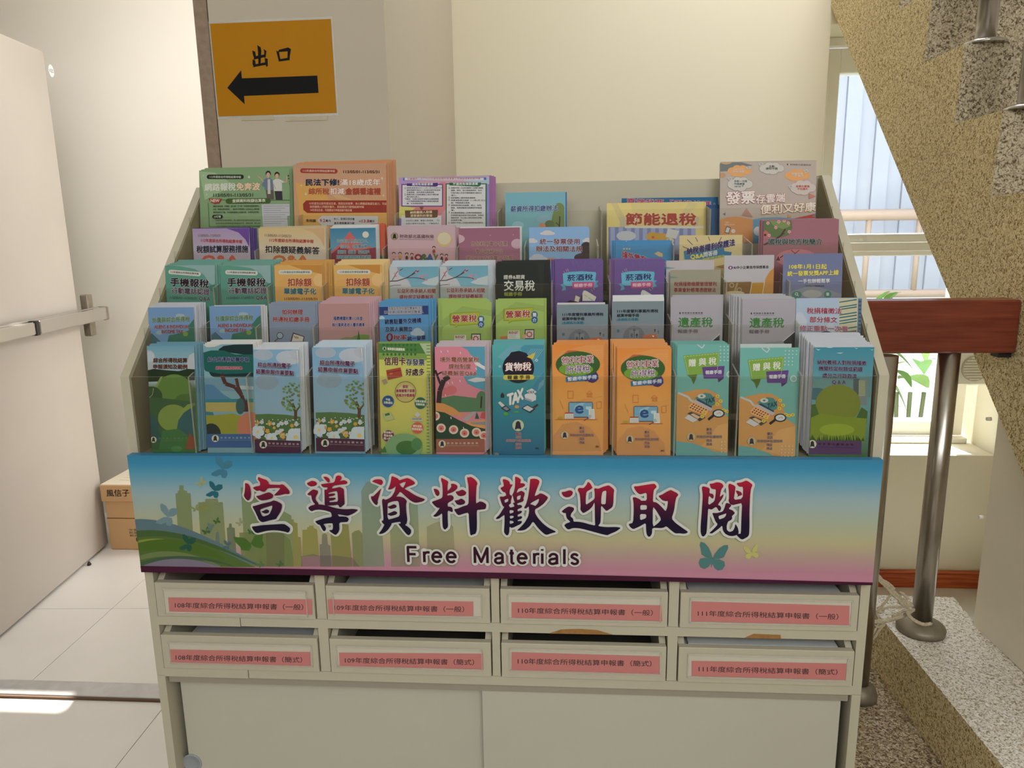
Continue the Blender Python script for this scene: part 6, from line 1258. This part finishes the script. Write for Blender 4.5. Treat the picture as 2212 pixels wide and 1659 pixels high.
# ---------------- fourth row
def mk11(x0, x1, bg, corner, qc, title, tx, date):
    def a():
        P(corner, (x1-230, 770), (x1, 765), (x1, 960), (x1-40, 880), (x1-110, 810))
        Tx('113/05/01-113/05/31', *date, 26, (110, 96, 80), None, .03)
        Tx('112年度綜合所得稅結算申報', tx[0]+45, tx[1]-92, tx[2]-60, tx[1]-78, 36, (160, 44, 44), None, .03); Tx(title, tx[0], tx[1], tx[2], tx[3], 72, (26, 30, 46), None, .03)
        Tx('Q&A', (x0+x1)/2-185, 1095, (x0+x1)/2+175, 1095, 96, qc, None, .08)
    return a
leaf(3, (415.5, 494.7), (538.5, 491.5), [(0, (164, 152, 160)), (.8, (160, 150, 164)), (1, (150, 130, 164))], 'lilac and white tax trial-calculation booklet with red Q&A, leftmost in the fourth row', T0, mk11(873, 1452, 0, (96, 62, 140), (186, 76, 60), '稅額試算服務措施', (918, 982, 1440, 978), (935, 842, 1158, 842)), n=3, sx=.013, sz=0, backc=(70, 50, 110), short='lilac Q&A booklet', kind='booklet')
leaf(3, (558, 492.6), (703, 491.5), [(0, (190, 168, 130)), (.7, (182, 172, 160)), (1, (186, 164, 116))], 'cream deduction booklet with orange Q&A', T0, mk11(1543, 2215, 0, (186, 150, 110), (182, 100, 40), '扣除額疑義解答', (1615, 980, 2165, 996), (1610, 838, 1878, 848)), n=3, sx=.003, sz=.003, backc=(176, 160, 130), short='cream Q&A booklet', kind='booklet')
def a():
    P((186, 84, 80), (640, 920), (730, 800), (830, 920), (1000, 980), (1010, 1120), (540, 1120), (545, 1010)); P((130, 40, 56), (545, 1030), (640, 950), (760, 1000), (1010, 960), (1010, 1120), (545, 1120)); E((190, 186, 170), 893, 832, 33)
    for t, x0, x1, y in (('如何利用 提供金融卡、', 602, 920, 898), ('信用卡、自動櫃員機', 636, 905, 952), ('按照期（儲蓄）存款帳戶', 608, 930, 1008), ('透過網際網路辦理轉帳繳稅', 598, 948, 1060)): Tx(t, x0, y, x1, y, 38, (60, 120, 140), (170, 180, 180), .02, sh=(30, 40, 50))
leaf(3, (712.6, 492.6), (811, 492.6), [(0, (130, 40, 56)), (.6, (110, 150, 170)), (1, (52, 110, 140))], 'leaflet with red mountain peak and pale sun', T1, a, n=4, sx=.006, sz=.008, backc=(186, 190, 190), short='red-peak leaflet', edge=W1)
leaf(3, (800, 484.5), (830.6, 484.5), [(0, (60, 90, 50)), (.70, (60, 90, 50)), (.72, (176, 80, 50)), (1, (180, 76, 50))], 'orange and green booklet edge showing beside the red-peak leaflet', None, None, n=3, sx=.002, sz=0, dyt=.046, yb=.024, short='orange-and-green booklet', kind='booklet')
def a():
    Em(1187, 850, 34, disc=(150, 134, 90), bell=(26, 24, 34), ring=(60, 50, 40)); Tx('財政部北區國稅局', 1240, 848, 1585, 852, 36, (80, 50, 60), None, .02); Tx(ENB, 1238, 880, 1583, 884, 14, (90, 60, 70), None, 0)
    E((186, 160, 96), 1692, 880, 76, 76, 26); E((190, 176, 146), 1692, 872, 66, 62, 26)
    for i, (ch, x, c_) in enumerate((('Q', 1428, (120, 34, 40)), ('&', 1490, (50, 90, 50)), ('A', 1548, (40, 70, 120)))): Tx(ch, x-34, 1068, x+34, 1068, 70, c_, None, .08)
    line((90, 100, 50), [(1590, 1030), (1605, 1070), (1600, 1105)], 16); line((90, 100, 50), [(1625, 1035), (1605, 1075)], 16)
    for x, y, c_ in ((1180, 1050, (190, 140, 120)), (1243, 1050, (180, 130, 60)), (1312, 1055, (60, 40, 50)), (1365, 1060, (120, 40, 50)), (1588, 990, (150, 40, 30)), (1668, 1065, (60, 36, 40)), (1715, 1070, (140, 40, 40))):
        E((60, 36, 34), x, y-26, 18, 16, 10); E((190, 150, 130), x, y-20, 13, 12, 10); P(c_, (x-10, y-6), (x+10, y-6), (x+16, y+24), (x-16, y+24)); line((170, 130, 110), [(x-8, y+2), (x-26, y+8)], 5); line((170, 130, 110), [(x+8, y+2), (x+26, y+8)], 5); line((80, 50, 50), [(x-6, y+24), (x-6, y+44)], 5); line((80, 50, 50), [(x+6, y+24), (x+6, y+44)], 5)
leaf(3, (836.5, 489.2), (982.5, 489.4), [(0, (160, 110, 116)), (.55, (182, 138, 142)), (1, (172, 150, 156))], 'pale pink bureau booklet with row of small dancing children and sun', T1, a, n=3, sx=.003, sz=.002, backc=(176, 150, 158), short='pale pink children booklet', kind='booklet')
def a():
    for x, y in ((278, 605), (512, 598)): star((180, 150, 170), x, y, 9)
    E((180, 150, 160), -80, 640, 100, 50); E((176, 146, 158), 550, 690, 60, 50)
    for t, x0, x1, y in (('如何利用電子發票', 85, 452, 690), ('整合服務平台', 132, 405, 766), ('開立B2B存證電子發票', 35, 508, 836)): Tx(t, x0, y, x1, y, 46, (130, 60, 60), (186, 166, 150), .02, sh=(80, 40, 50))
leaf(3, (991, 492.6), (1122.8, 491.6), [(0, (156, 106, 130)), (1, (134, 84, 104))], 'dusty rose e-invoice booklet', T2, a, n=2, sx=.004, sz=.003, backc=(190, 190, 186), short='dusty rose booklet', kind='booklet', edge=W1)
def a():
    for cx, cy, w_ in ((860, 580, 150), (700, 660, 120), (1270, 655, 110)): cloud((184, 180, 180), cx, cy, w_, 34)
    E((50, 34, 38), 1255, 740, 62, 70); E((60, 40, 40), 1220, 830, 90, 46); E((186, 120, 80), 900, 860, 70, 26); P((186, 120, 80), (970, 850), (1020, 828), (1010, 862)); cloud((170, 176, 190), 760, 840, 200, 60)
    Tx('統一發票使用', 782, 668, 1186, 668, 58, (120, 36, 46), (190, 190, 196), .03); Tx('辦法及相關法規', 745, 740, 1212, 742, 58, (120, 36, 46), (190, 190, 196), .03)
leaf(3, (1142.8, 492), (1273, 495.8), (118, 158, 200), 'light blue invoice-rules booklet with little clouds', T2, a, n=2, sx=-.001, sz=.004, short='light blue booklet', kind='booklet')
def a():
    star((190, 200, 206), 1660, 662, 10); P((190, 160, 110), (1945, 790), (1985, 768), (2030, 790), (2030, 825), (1990, 818))
    for k in range(3): P((170, 160, 110), (1622+k*28, 742), (1645+k*28, 730), (1645+k*28, 756))
    Tx('境外電商', 1618, 800, 1860, 858, 78, (180, 36, 60), (196, 190, 190), .04); P((50, 120, 170), (1500, 610), (1560, 620), (1530, 900), (1470, 900)); Tx('營業稅', 1840, 860, 2060, 905, 70, (180, 36, 60), (196, 190, 190), .04)
leaf(3, (1330.4, 509.6), (1450.5, 530.9), (56, 126, 176), 'bright blue booklet leaning askew to the right, fourth row', T2, a, n=2, sx=-.008, sz=.002, short='askew blue booklet', kind='booklet', h=.19)
def a():
    P((40, 110, 150), (340, 940), (560, 900), (720, 880), (730, 940), (800, 950), (790, 985), (700, 1000), (600, 1020), (350, 1020)); P((120, 160, 170), (340, 940), (350, 1020), (338, 1020))
    Tx('納稅者權利保護法', 370, 945, 828, 855, 66, (44, 36, 110), (196, 190, 170), .05); Tx('Q&A', 405, 1000, 528, 985, 46, (196, 180, 60), (40, 60, 60), .04); Tx('問答冊', 530, 975, 662, 952, 46, (186, 190, 190), None, .04); Tx('納稅者權利保護法及相關法規', 520, 1020, 725, 985, 24, (180, 180, 60), None, .02)
    for p in ([(375, 830), (425, 880)], [(452, 808), (475, 850)], [(575, 800), (590, 840)], [(700, 806), (680, 850)], [(330, 895), (375, 915)]): line((60, 50, 110), p, 5)
    P((150, 110, 60), (640, 1090), (760, 1060), (760, 1110))
leaf(3, (1467.8, 508.6), (1603.4, 508.6), (190, 172, 120), 'pale yellow taxpayer-rights booklet with blue brush stroke', T3, a, n=1, sx=.001, sz=.001, short='pale yellow rights booklet', kind='booklet')
def a():
    P((84, 104, 56), (1105, 650), (1370, 645), (1378, 720), (1340, 790), (1250, 815), (1150, 800), (1105, 760)); P((110, 130, 70), (1160, 650), (1340, 648), (1360, 700), (1290, 730), (1200, 700))
    line((70, 44, 44), [(1105, 880), (1200, 840), (1270, 790), (1310, 730)], 16); line((70, 44, 44), [(1240, 810), (1300, 770)], 10); P((176, 90, 84), (1098, 770), (1120, 738), (1150, 760), (1145, 815), (1100, 815)); E((60, 30, 34), 1118, 786, 11, 12)
    for x, y in ((1145, 672), (1248, 660), (1300, 650), (1220, 715), (1340, 672), (1348, 755), (1155, 790)): flower((196, 140, 146), x, y, 17, (120, 50, 60))
    E((180, 110, 120), 1420, 1010, 200, 90); line((120, 50, 60), [(1365, 930), (1425, 980)], 8); line((120, 50, 60), [(1445, 930), (1385, 975)], 8); P((84, 48, 56), (1222, 1030), (1242, 985), (1262, 1030)); line((60, 30, 40), [(1260, 1005), (1300, 975)], 8)
    Tx('國稅與地方稅簡介', 1150, 850, 1665, 850, 58, (46, 70, 66), (150, 160, 150), .03, sh=(60, 30, 40))
leaf(3, (1649.8, 475.8), (1812.5, 473.5), [(0, (150, 100, 108)), (1, (140, 92, 102))], 'mauve tax introduction booklet with tree and birdhouse, rightmost in the fourth row', T3, a, n=4, sx=-.006, sz=.002, backc=(150, 100, 110), short='mauve birdhouse booklet', kind='booklet')
# ---------------- back row: large flyers
def a():
    P((140, 168, 128), (945, 190), (1100, 200), (1300, 330), (1000, 480)); pill((24, 34, 20), 1042, 245, 1374, 245, 23); Tx('112年度綜合所得稅結算申報', 1050, 245, 1368, 247, 24, (170, 180, 160), None, .02)
    Tx('網路報稅', 998, 352, 1312, 345, 76, (176, 180, 164), (110, 140, 100), .04); Tx('免奔波', 1322, 345, 1560, 342, 76, (196, 170, 140), (160, 96, 60), .03, hw=.05); Tx('113/05/01-113/05/31', 1088, 432, 1490, 430, 32, (40, 56, 34), None, .04)
    star((186, 196, 176), 1450, 248, 20); star((176, 186, 160), 985, 235, 14); star((176, 186, 160), 1020, 425, 14)
    # two people standing side by side
    for x, y, hair, shirt, leg_, s_ in ((1645, 215, (26, 20, 22), (96, 110, 136), (90, 76, 66), 1.), (1735, 225, (22, 16, 18), (186, 186, 178), (44, 38, 48), .95)):
        P(leg_, (x-28, y+140), (x+52*s_, y+140), (x+60*s_, y+258), (x-12, y+258)); P(shirt, (x-45*s_, y+60), (x-12, y+40), (x+20, y+40), (x+52*s_, y+75), (x+55*s_, y+165), (x-32*s_, y+165))
        E(hair, x, y-2, 27*s_, 30*s_); E((186, 146, 122), x, y+10, 20*s_, 24*s_); line((186, 146, 122), [(x, y+25), (x, y+45)], 14)
    line((186, 146, 122), [(1600, 300), (1570, 260), (1540, 238)], 12); line((96, 110, 136), [(1610, 290), (1585, 330), (1640, 345)], 18); P((176, 176, 170), (1640, 270), (1665, 270), (1670, 420), (1640, 420)); line((186, 146, 122), [(1775, 300), (1830, 300), (1835, 235)], 12); line((186, 186, 178), [(1760, 280), (1800, 300)], 20); line((186, 146, 122), [(1700, 320), (1720, 370)], 10)
    for i, ch in enumerate('免費大獎稅額試算'): Tx(ch, 1842+i*5, 235+i*28, 1860+i*5, 235+i*28, 18, (40, 50, 36), None, .02)
    P((150, 50, 34), (1040, 465), (1180, 468), (1150, 515), (1105, 522), (1060, 505)); Tx('NEW', 1062, 488, 1150, 488, 30, (196, 190, 176), None, .04)
    line((70, 100, 54), [(1035, 510), (1048, 750)], 5); line((70, 100, 54), [(1180, 480), (1880, 482), (1900, 700)], 5); pill((58, 84, 34), 1240, 492, 1645, 488, 26); Tx('查調資料稅額估算表', 1282, 490, 1618, 486, 34, (186, 190, 166), None, .03)
    for i, t in enumerate(('網路申報系統（手機版、線上版）可下載「查調資料稅額估算表」', '內含（稅額估算試算表），提供多元管道登入系統後至上傳申報', '實現查詢可下載、列印歸納義務人稅籍內容，快速完成申報。')): Tx(t, 1088, 545+i*31, 1555, 542+i*31, 19, (56, 70, 46), None, .01)
    pill((24, 34, 20), 1098, 652, 1166, 651, 20); Tx('小叮嚀', 1095, 652, 1165, 651, 26, (176, 186, 166), None, .02)
    for i, t in enumerate(('「查調資料稅額估算表」是以國稅局查得資料試算並非核定', '仍可扣除各項扣除額或列報其他所得，網路申報（線上版）', '法定申報期間內查詢國稅局查得之各類所得額及扣除額資料')): Tx(t, 1105+i*8, 688+i*30, 1570, 686+i*30, 19, (74, 90, 64), None, .01)
    P((170, 172, 176), (1580, 525), (1875, 522), (1885, 640), (1840, 645), (1850, 760), (1595, 760))
    for k in range(9): line((90, 90, 100), [(1600, 545+k*22), (1860-(k % 3)*40, 543+k*22)], 3)
    line((56, 110, 50), [(1045, 752), (1600, 752)], 4)
fl = dict(kind='flyer')
leaf(4, (430, 368.8), (625, 363.5), [(0, (116, 140, 102)), (1, (118, 146, 108))], 'tall green online-filing flyer showing two people, far left of the back row', T0, a, n=6, sx=.008, sz=.008, short='green online-filing flyer', backc=(120, 150, 104), dyt=.062, yb=.02, **fl)
def a():
    P((196, 146, 70), (185, 305), (420, 330), (520, 470), (700, 560), (1150, 560), (1150, 740), (235, 740)); P((190, 150, 100), (440, 345), (560, 400), (760, 480), (600, 470)); P((176, 134, 106), (155, 110), (1100, 118), (1100, 160), (160, 160))
    pill((150, 46, 28), 252, 182, 585, 188, 24); Tx('112年度綜合所得稅結算申報', 258, 183, 582, 187, 24, (190, 160, 140), None, .02); Tx('113/05/01-113/05/31', 668, 193, 1032, 195, 28, (36, 26, 26), None, .05)
    Tx('民法下修!', 285, 302, 622, 300, 66, (22, 34, 60), None, .05); Tx('滿18歲成年', 636, 302, 1042, 300, 66, (196, 186, 176), (160, 70, 44), .02, hw=.05); Tx('綜所稅', 315, 392, 522, 392, 64, (160, 70, 44), None, .04); Tx('扣減', 535, 392, 676, 392, 64, (196, 186, 176), (160, 70, 44), .02, hw=.05); Tx('金額看這裡', 690, 392, 1045, 392, 66, (150, 56, 34), None, .05)
    for x, y, r_ in ((1062, 262, 22), (240, 335, 13), (287, 422, 20), (1075, 435, 15)): star((196, 184, 160), x, y, r_)
    P((140, 42, 24), (290, 485), (1160, 485), (1170, 608), (300, 612), (262, 580), (258, 520)); 
    for t, x0, x1, y in (('93年度及以前年度出生者，除因在校就學、身心障礙或無謀生能力，可由', 322, 1108, 516), ('納稅義務人列報扶養外，其餘應自行辦理結算申報', 328, 878, 549), ('94年度出生者，可選擇自行申報或被列報扶養', 332, 755, 583)): Tx(t, x0, y, x1, y+3, 26, (196, 150, 120), None, .02)
    P((176, 174, 176), (398, 690), (450, 640), (1020, 645), (1022, 740), (450, 740)); Tx('免稅額', 290, 690, 388, 692, 30, (70, 44, 30), None, .03); Tx('9.2', 430, 690, 482, 690, 30, (170, 44, 40), None, .05); Tx('萬元', 488, 692, 542, 692, 24, (40, 34, 50), None, .03); Tx('本人、配偶及受扶養', 570, 672, 782, 674, 24, (50, 44, 60), None, .02); Tx('直系尊親屬滿70歲', 574, 716, 780, 716, 24, (50, 44, 60), None, .02); Tx('→', 822, 698, 846, 698, 20, (50, 44, 60), None, .02); Tx('13.8', 856, 695, 932, 695, 28, (170, 44, 40), None, .05); Tx('萬元', 936, 697, 985, 697, 24, (40, 34, 50), None, .03)
    E((24, 16, 20), 1065, 762, 26, 46)
leaf(4, (633, 353.8), (833.7, 355.5), [(0, (190, 140, 80)), (1, (176, 134, 106))], 'tall tan and orange age-18 flyer on a thick stack in the back row', T1, a, n=11, sx=.016, sz=.014, backc=(190, 128, 84), short='tan age-18 flyer', dyt=.05, yb=.012, gap=.0028, **fl)
def a():
    for c_, pts in (((176, 100, 110), [(1225, 250), (1240, 700), (1210, 760), (1190, 760), (1205, 500)]), ((160, 130, 180), [(1230, 245), (1500, 245), (1400, 320), (1240, 330)]), ((150, 170, 190), [(1850, 245), (2155, 245), (2155, 320), (1900, 290)]), ((190, 110, 110), [(1660, 300), (1710, 300), (1720, 560), (1650, 640), (1620, 740), (1240, 740), (1230, 600)]), ((186, 180, 90), [(1240, 540), (1400, 560), (1300, 640), (1230, 680)]), ((120, 100, 160), [(1210, 640), (1260, 680), (1250, 760), (1205, 760)]), ((130, 120, 176), [(2120, 320), (2155, 320), (2160, 760), (2110, 760)])): P(c_, *pts)
    P((56, 90, 160), (1275, 255), (2120, 250), (2120, 276), (1275, 284)); Rc((190, 190, 196), 1290, 255, 2095, 280); Tx('扣繳義務人自行列印及寄發各類所得憑單之免填發憑單制度作業', 1318, 266, 2060, 262, 20, (170, 50, 70), None, .01)
    Rc((84, 54, 120), 1258, 318, 1680, 548); Rc((190, 188, 192), 1268, 328, 1670, 538); Rc((34, 90, 60), 1708, 312, 2125, 760); Rc((190, 190, 190), 1718, 322, 2112, 760)
    P((66, 34, 110), (1312, 312), (1628, 306), (1628, 336), (1610, 345), (1312, 338)); Tx('適用免填發憑單', 1365, 322, 1578, 320, 26, (190, 190, 196), None, .03); P((24, 90, 50), (1745, 305), (2065, 302), (2065, 330), (2040, 345), (1745, 332)); Tx('不適用免填發憑單', 1780, 318, 2035, 316, 26, (190, 196, 190), None, .03)
    txt = ['憑單填發單位於113年1月31日前已向', '稽徵機關申報並112年度各類所得憑單', '扣繳憑單、股利憑單及緩課憑單。', '憑單所得人及納稅義務人為在中華民國', '境內居住個人。', '股利、先期扣除或所得資料由稽徵機關', '入於申報期間提供所得人查詢及運用服', '務，可免填發憑單。']
    for i, t in enumerate(txt): Tx(t, 1312, 358+i*22.6, 1312+19*len(t), 358+i*22.6, 16, (80, 76, 90), None, .01)
    txt = ['憑單所得人及納稅義務人為營利事業、', '機關、學校、執行業務事務所、在中', '行為代理人及非中華民國境內居住之', '個人。', '納稅義務人要求填發憑單者。', '憑單填發單位逾期（113年2月1日以', '後）申報或更正憑單。', '憑單填發單位為解散、廢止、合併、', '轉讓、裁撤或變更扣繳義務所申報憑', '單。', '其他醫療機構納入自費申報期間提供', '所得資料查詢或自行前往查詢。其提供', '服務憑單，仍以個人資料查詢及申報', '免填發作業。', '其他不符合上列情形辦理免填憑單者。']
    for i, t in enumerate(txt): Tx(t, 1762, 358+i*25.3, 1762+19.5*len(t), 358+i*25.3, 16, (80, 80, 80), None, .01)
    for x, y in ((1298, 360), (1296, 424), (1304, 466), (1745, 358), (1743, 452), (1743, 478), (1743, 530), (1743, 604), (1740, 712)): E((120, 100, 70), x, y, 9, 9, 8); E((190, 186, 180), x, y, 6, 6, 8)
    P((110, 70, 40), (1440, 552), (1485, 552), (1462, 582)); Rc((190, 190, 196), 1258, 640, 1665, 760); P((92, 60, 34), (1295, 588), (1630, 582), (1625, 655), (1600, 662), (1298, 662)); Tx('納稅義務人取得', 1348, 608, 1570, 604, 28, (196, 176, 140), None, .03); Tx('憑單資料的管道', 1350, 642, 1572, 640, 26, (196, 176, 140), None, .03)
    Tx('以自然人憑證、醫事人員憑證、「已', 1305, 692, 1645, 690, 17, (80, 76, 90), None, .01); Tx('註冊之健保卡及密碼」、行動自然人', 1305, 722, 1645, 720, 17, (80, 76, 90), None, .01)
leaf(4, (861, 382.5), (1056.9, 381), [(0, (176, 120, 120)), (1, (176, 140, 160))], 'rainbow-bordered certificate rules flyer filled with small text in the back row', T1, a, n=4, sx=.014, sz=0, backc=(150, 96, 150), short='rainbow-bordered flyer', dyt=.05, yb=.012, edge=(190, 140, 130), **fl)
def a():
    E((130, 176, 190), 560, 500, 60, 40); E((120, 160, 176), 840, 440, 90, 40); E((104, 122, 66), 980, 330, 52, 56); P((104, 122, 66), (925, 340), (1030, 330), (1030, 530), (880, 530)); E((84, 104, 56), 880, 500, 50, 50); E((190, 120, 80), 805, 510, 36, 30); line((54, 38, 34), [(985, 410), (980, 530)], 12); line((54, 38, 34), [(945, 475), (980, 505)], 8)
    Tx('薪資所得扣繳辦法', 486, 338, 962, 326, 60, (36, 76, 140), (180, 190, 190), .03, sh=(80, 110, 120))
leaf(4, (1091.4, 415.7), (1221.5, 415), [(0, (110, 160, 160)), (1, (104, 156, 172))], 'light teal salary booklet standing alone in the middle of the back row', T2, a, n=1, sx=.003, sz=0, backc=(40, 100, 170), short='light teal salary booklet', kind='booklet', dyt=.05, yb=.012)
def a():
    Tx('雲端發票「手機條碼」', 1668, 258, 2560, 290, 60, (176, 40, 80), (190, 190, 200), .03)
    Em(2625, 310, 30, disc=(150, 160, 160), bell=(30, 34, 50))
leaf(4, (1343, 421.5), (1551, 432.5), (16, 88, 130), 'deep blue cloud-invoice flyer peeping out behind the yellow refund flyer', T2, a, n=0, dyt=.075, yb=.03, **fl)
leaf(4, (1500, 441), (1556, 444.5), (20, 70, 120), 'darker blue flyer corner standing beside the yellow refund flyer', None, None, n=0, dyt=.068, yb=.028, **fl)
def a():
    P((206, 188, 112), (1462, 262), (1700, 262), (1800, 700), (1462, 700)); PA((214, 200, 140), .6, (1500, 262), (1560, 262), (1700, 520), (1640, 560)); PA((214, 200, 140), .6, (2300, 262), (2380, 290), (2200, 520), (2150, 500))
    P((176, 168, 140), (1595, 425), (1650, 415), (1655, 515), (1595, 520))
    Rc((110, 120, 170), 1478, 520, 2350, 900)
    for k in range(11): P((140, 150, 190), (1500+k*82, 522), (1545+k*82, 524), (1545+k*82, 800), (1500+k*82, 800))
    P((186, 140, 40), (1870, 600), (1900, 570), (2080, 590), (2070, 660), (1940, 660), (1860, 640)); E((186, 80, 40), 1932, 624, 14, 14); P((186, 186, 184), (2085, 535), (2200, 560), (2165, 640), (2060, 620)); E((190, 176, 120), 2105, 660, 40, 30); E((176, 180, 190), 1660, 610, 100, 50)
    P((196, 190, 180), (1645, 512), (2450, 512), (2450, 535), (1645, 530)); P((176, 168, 140), (2380, 410), (2400, 420), (2390, 500), (2340, 520))
    Tx('節能退稅', 1655, 440, 2368, 440, 118, (186, 56, 40), (200, 192, 170), .05, hw=.06); P((200, 190, 170), (1748, 430), (1772, 420), (1758, 448), (1772, 450), (1742, 486), (1752, 455), (1740, 455))
leaf(4, (1310.7, 436), (1520, 438.5), (200, 182, 112), 'creased yellow energy-refund flyer with red title', T2, a, n=2, sx=.006, sz=-.0, backc=(196, 176, 100), short='yellow refund flyer', dyt=.05, yb=.012, **fl)
def a():
    P((104, 112, 112), (690, 75), (850, 80), (1000, 120), (780, 175), (692, 180)); P((172, 158, 148), (900, 75), (1610, 98), (1615, 160), (1000, 120)); E((190, 146, 90), 745, 85, 58, 26); E((150, 150, 146), 745, 80, 36, 14); E((176, 140, 100), 710, 215, 32, 26)
    Em(1332, 112, 11, disc=None, bell=(40, 34, 40)); Tx('財政部北區國稅局', 1358, 113, 1555, 118, 17, (50, 44, 50), None, .01)
    def cl(c_, cx, cy, w_, h_, ol=None):
        for cc, k in ((ol, 1.06), (c_, 1.)):
            if cc is None: continue
            for a_, b_, r_ in ((-.32, .05, .34), (-.1, -.22, .34), (.15, -.2, .34), (.35, .05, .3), (.05, .22, .4), (-.18, .2, .36)): E(cc, cx+a_*w_, cy+b_*h_, r_*w_*.62*k, r_*h_*1.35*k, 14)
    cl((214, 150, 86), 872, 172, 215, 80); cl((186, 180, 172), 1180, 146, 225, 82, (110, 110, 110)); cl((214, 150, 86), 1425, 214, 225, 82); cl((186, 180, 172), 878, 296, 225, 96, (100, 130, 130)); cl((186, 176, 170), 1478, 330, 230, 100, (190, 120, 110))
    for t, x0, x1, y, c_ in (('24小時', 815, 908, 160, (200, 190, 176)), ('隨時領獎', 808, 920, 182, (200, 190, 176)), ('主動', 1152, 1208, 131, (80, 90, 84)), ('通知中獎', 1122, 1238, 152, (80, 90, 84)), ('捐贈發票', 1366, 1480, 202, (200, 190, 176)), ('一手搞定', 1366, 1486, 224, (200, 190, 176)), ('多對一次獎', 822, 945, 273, (80, 104, 110)), ('中獎機會', 822, 922, 298, (80, 104, 110)), ('upup↑', 825, 910, 322, (80, 104, 110)), ('發票存雲端', 1410, 1540, 322, (190, 80, 70)), ('不怕遺失', 1424, 1525, 347, (190, 80, 70))): Tx(t, x0, y, x1, y, 21, c_, None, .02)
    for x, y in ((955, 143), (1078, 110), (1508, 178), (780, 250), (1360, 325)): P((186, 184, 180), (x-24, y-8), (x+12, y-16), (x+24, y+8), (x-12, y+16)); line((70, 70, 70), [(x-12, y-4), (x+10, y-6)], 3); line((70, 70, 70), [(x-10, y+5), (x+14, y+2)], 3)
    Tx('發票', 745, 435, 1018, 425, 118, (196, 190, 184), (180, 70, 70), .03, hw=.05); Tx('存雲端', 1030, 445, 1306, 428, 86, (196, 190, 184), (180, 80, 80), .02, hw=.05); Tx('便利又好康', 1075, 545, 1598, 515, 88, (196, 190, 184), (190, 130, 60), .02, hw=.06)
    P((190, 110, 96), (1535, 388), (1598, 418), (1535, 440)); PA((190, 130, 110), .6, (940, 530), (1000, 620), (890, 600)); P((100, 110, 120), (715, 585), (738, 572), (736, 598)); P((200, 140, 80), (1335, 588), (1368, 612), (1332, 622)); P((180, 56, 44), (1375, 632), (1640, 575), (1650, 625)); P((104, 120, 130), (1565, 610), (1600, 578), (1605, 618))
    P((196, 130, 76), (690, 640), (760, 618), (860, 612), (1000, 640), (1000, 860), (686, 860)); P((86, 140, 170), (1000, 640), (1090, 622), (1250, 618), (1400, 630), (1650, 626), (1700, 860), (1000, 860)); E((180, 184, 186), 1050, 750, 44, 44)
    for t, y in (('下載統一', 668), ('發票兌獎APP', 688)): Tx(t, 728, y, 728+len(t)*14, y, 15, (200, 180, 150), None, .02)
    P((50, 44, 50), (745, 705), (788, 715), (770, 775), (728, 765)); P((190, 190, 186), (750, 712), (782, 720), (766, 768), (734, 760)); E((196, 190, 180), 812, 750, 20, 20)
leaf(4, (1556, 347), (1763.5, 352), (172, 158, 148), 'tall grey-beige cloud-invoice flyer with speech clouds, right end of the back row', T3, a, n=2, sx=.0, sz=0, short='grey-beige cloud flyer', backc=(160, 150, 140), dyt=.055, yb=.015, **fl)
for o in del_keys:
    for k in ('w', 'h'):
        if k in o: del o[k]
for o in bpy.data.objects:
    for k in ('w', 'h'):
        if k in o.keys(): del o[k]
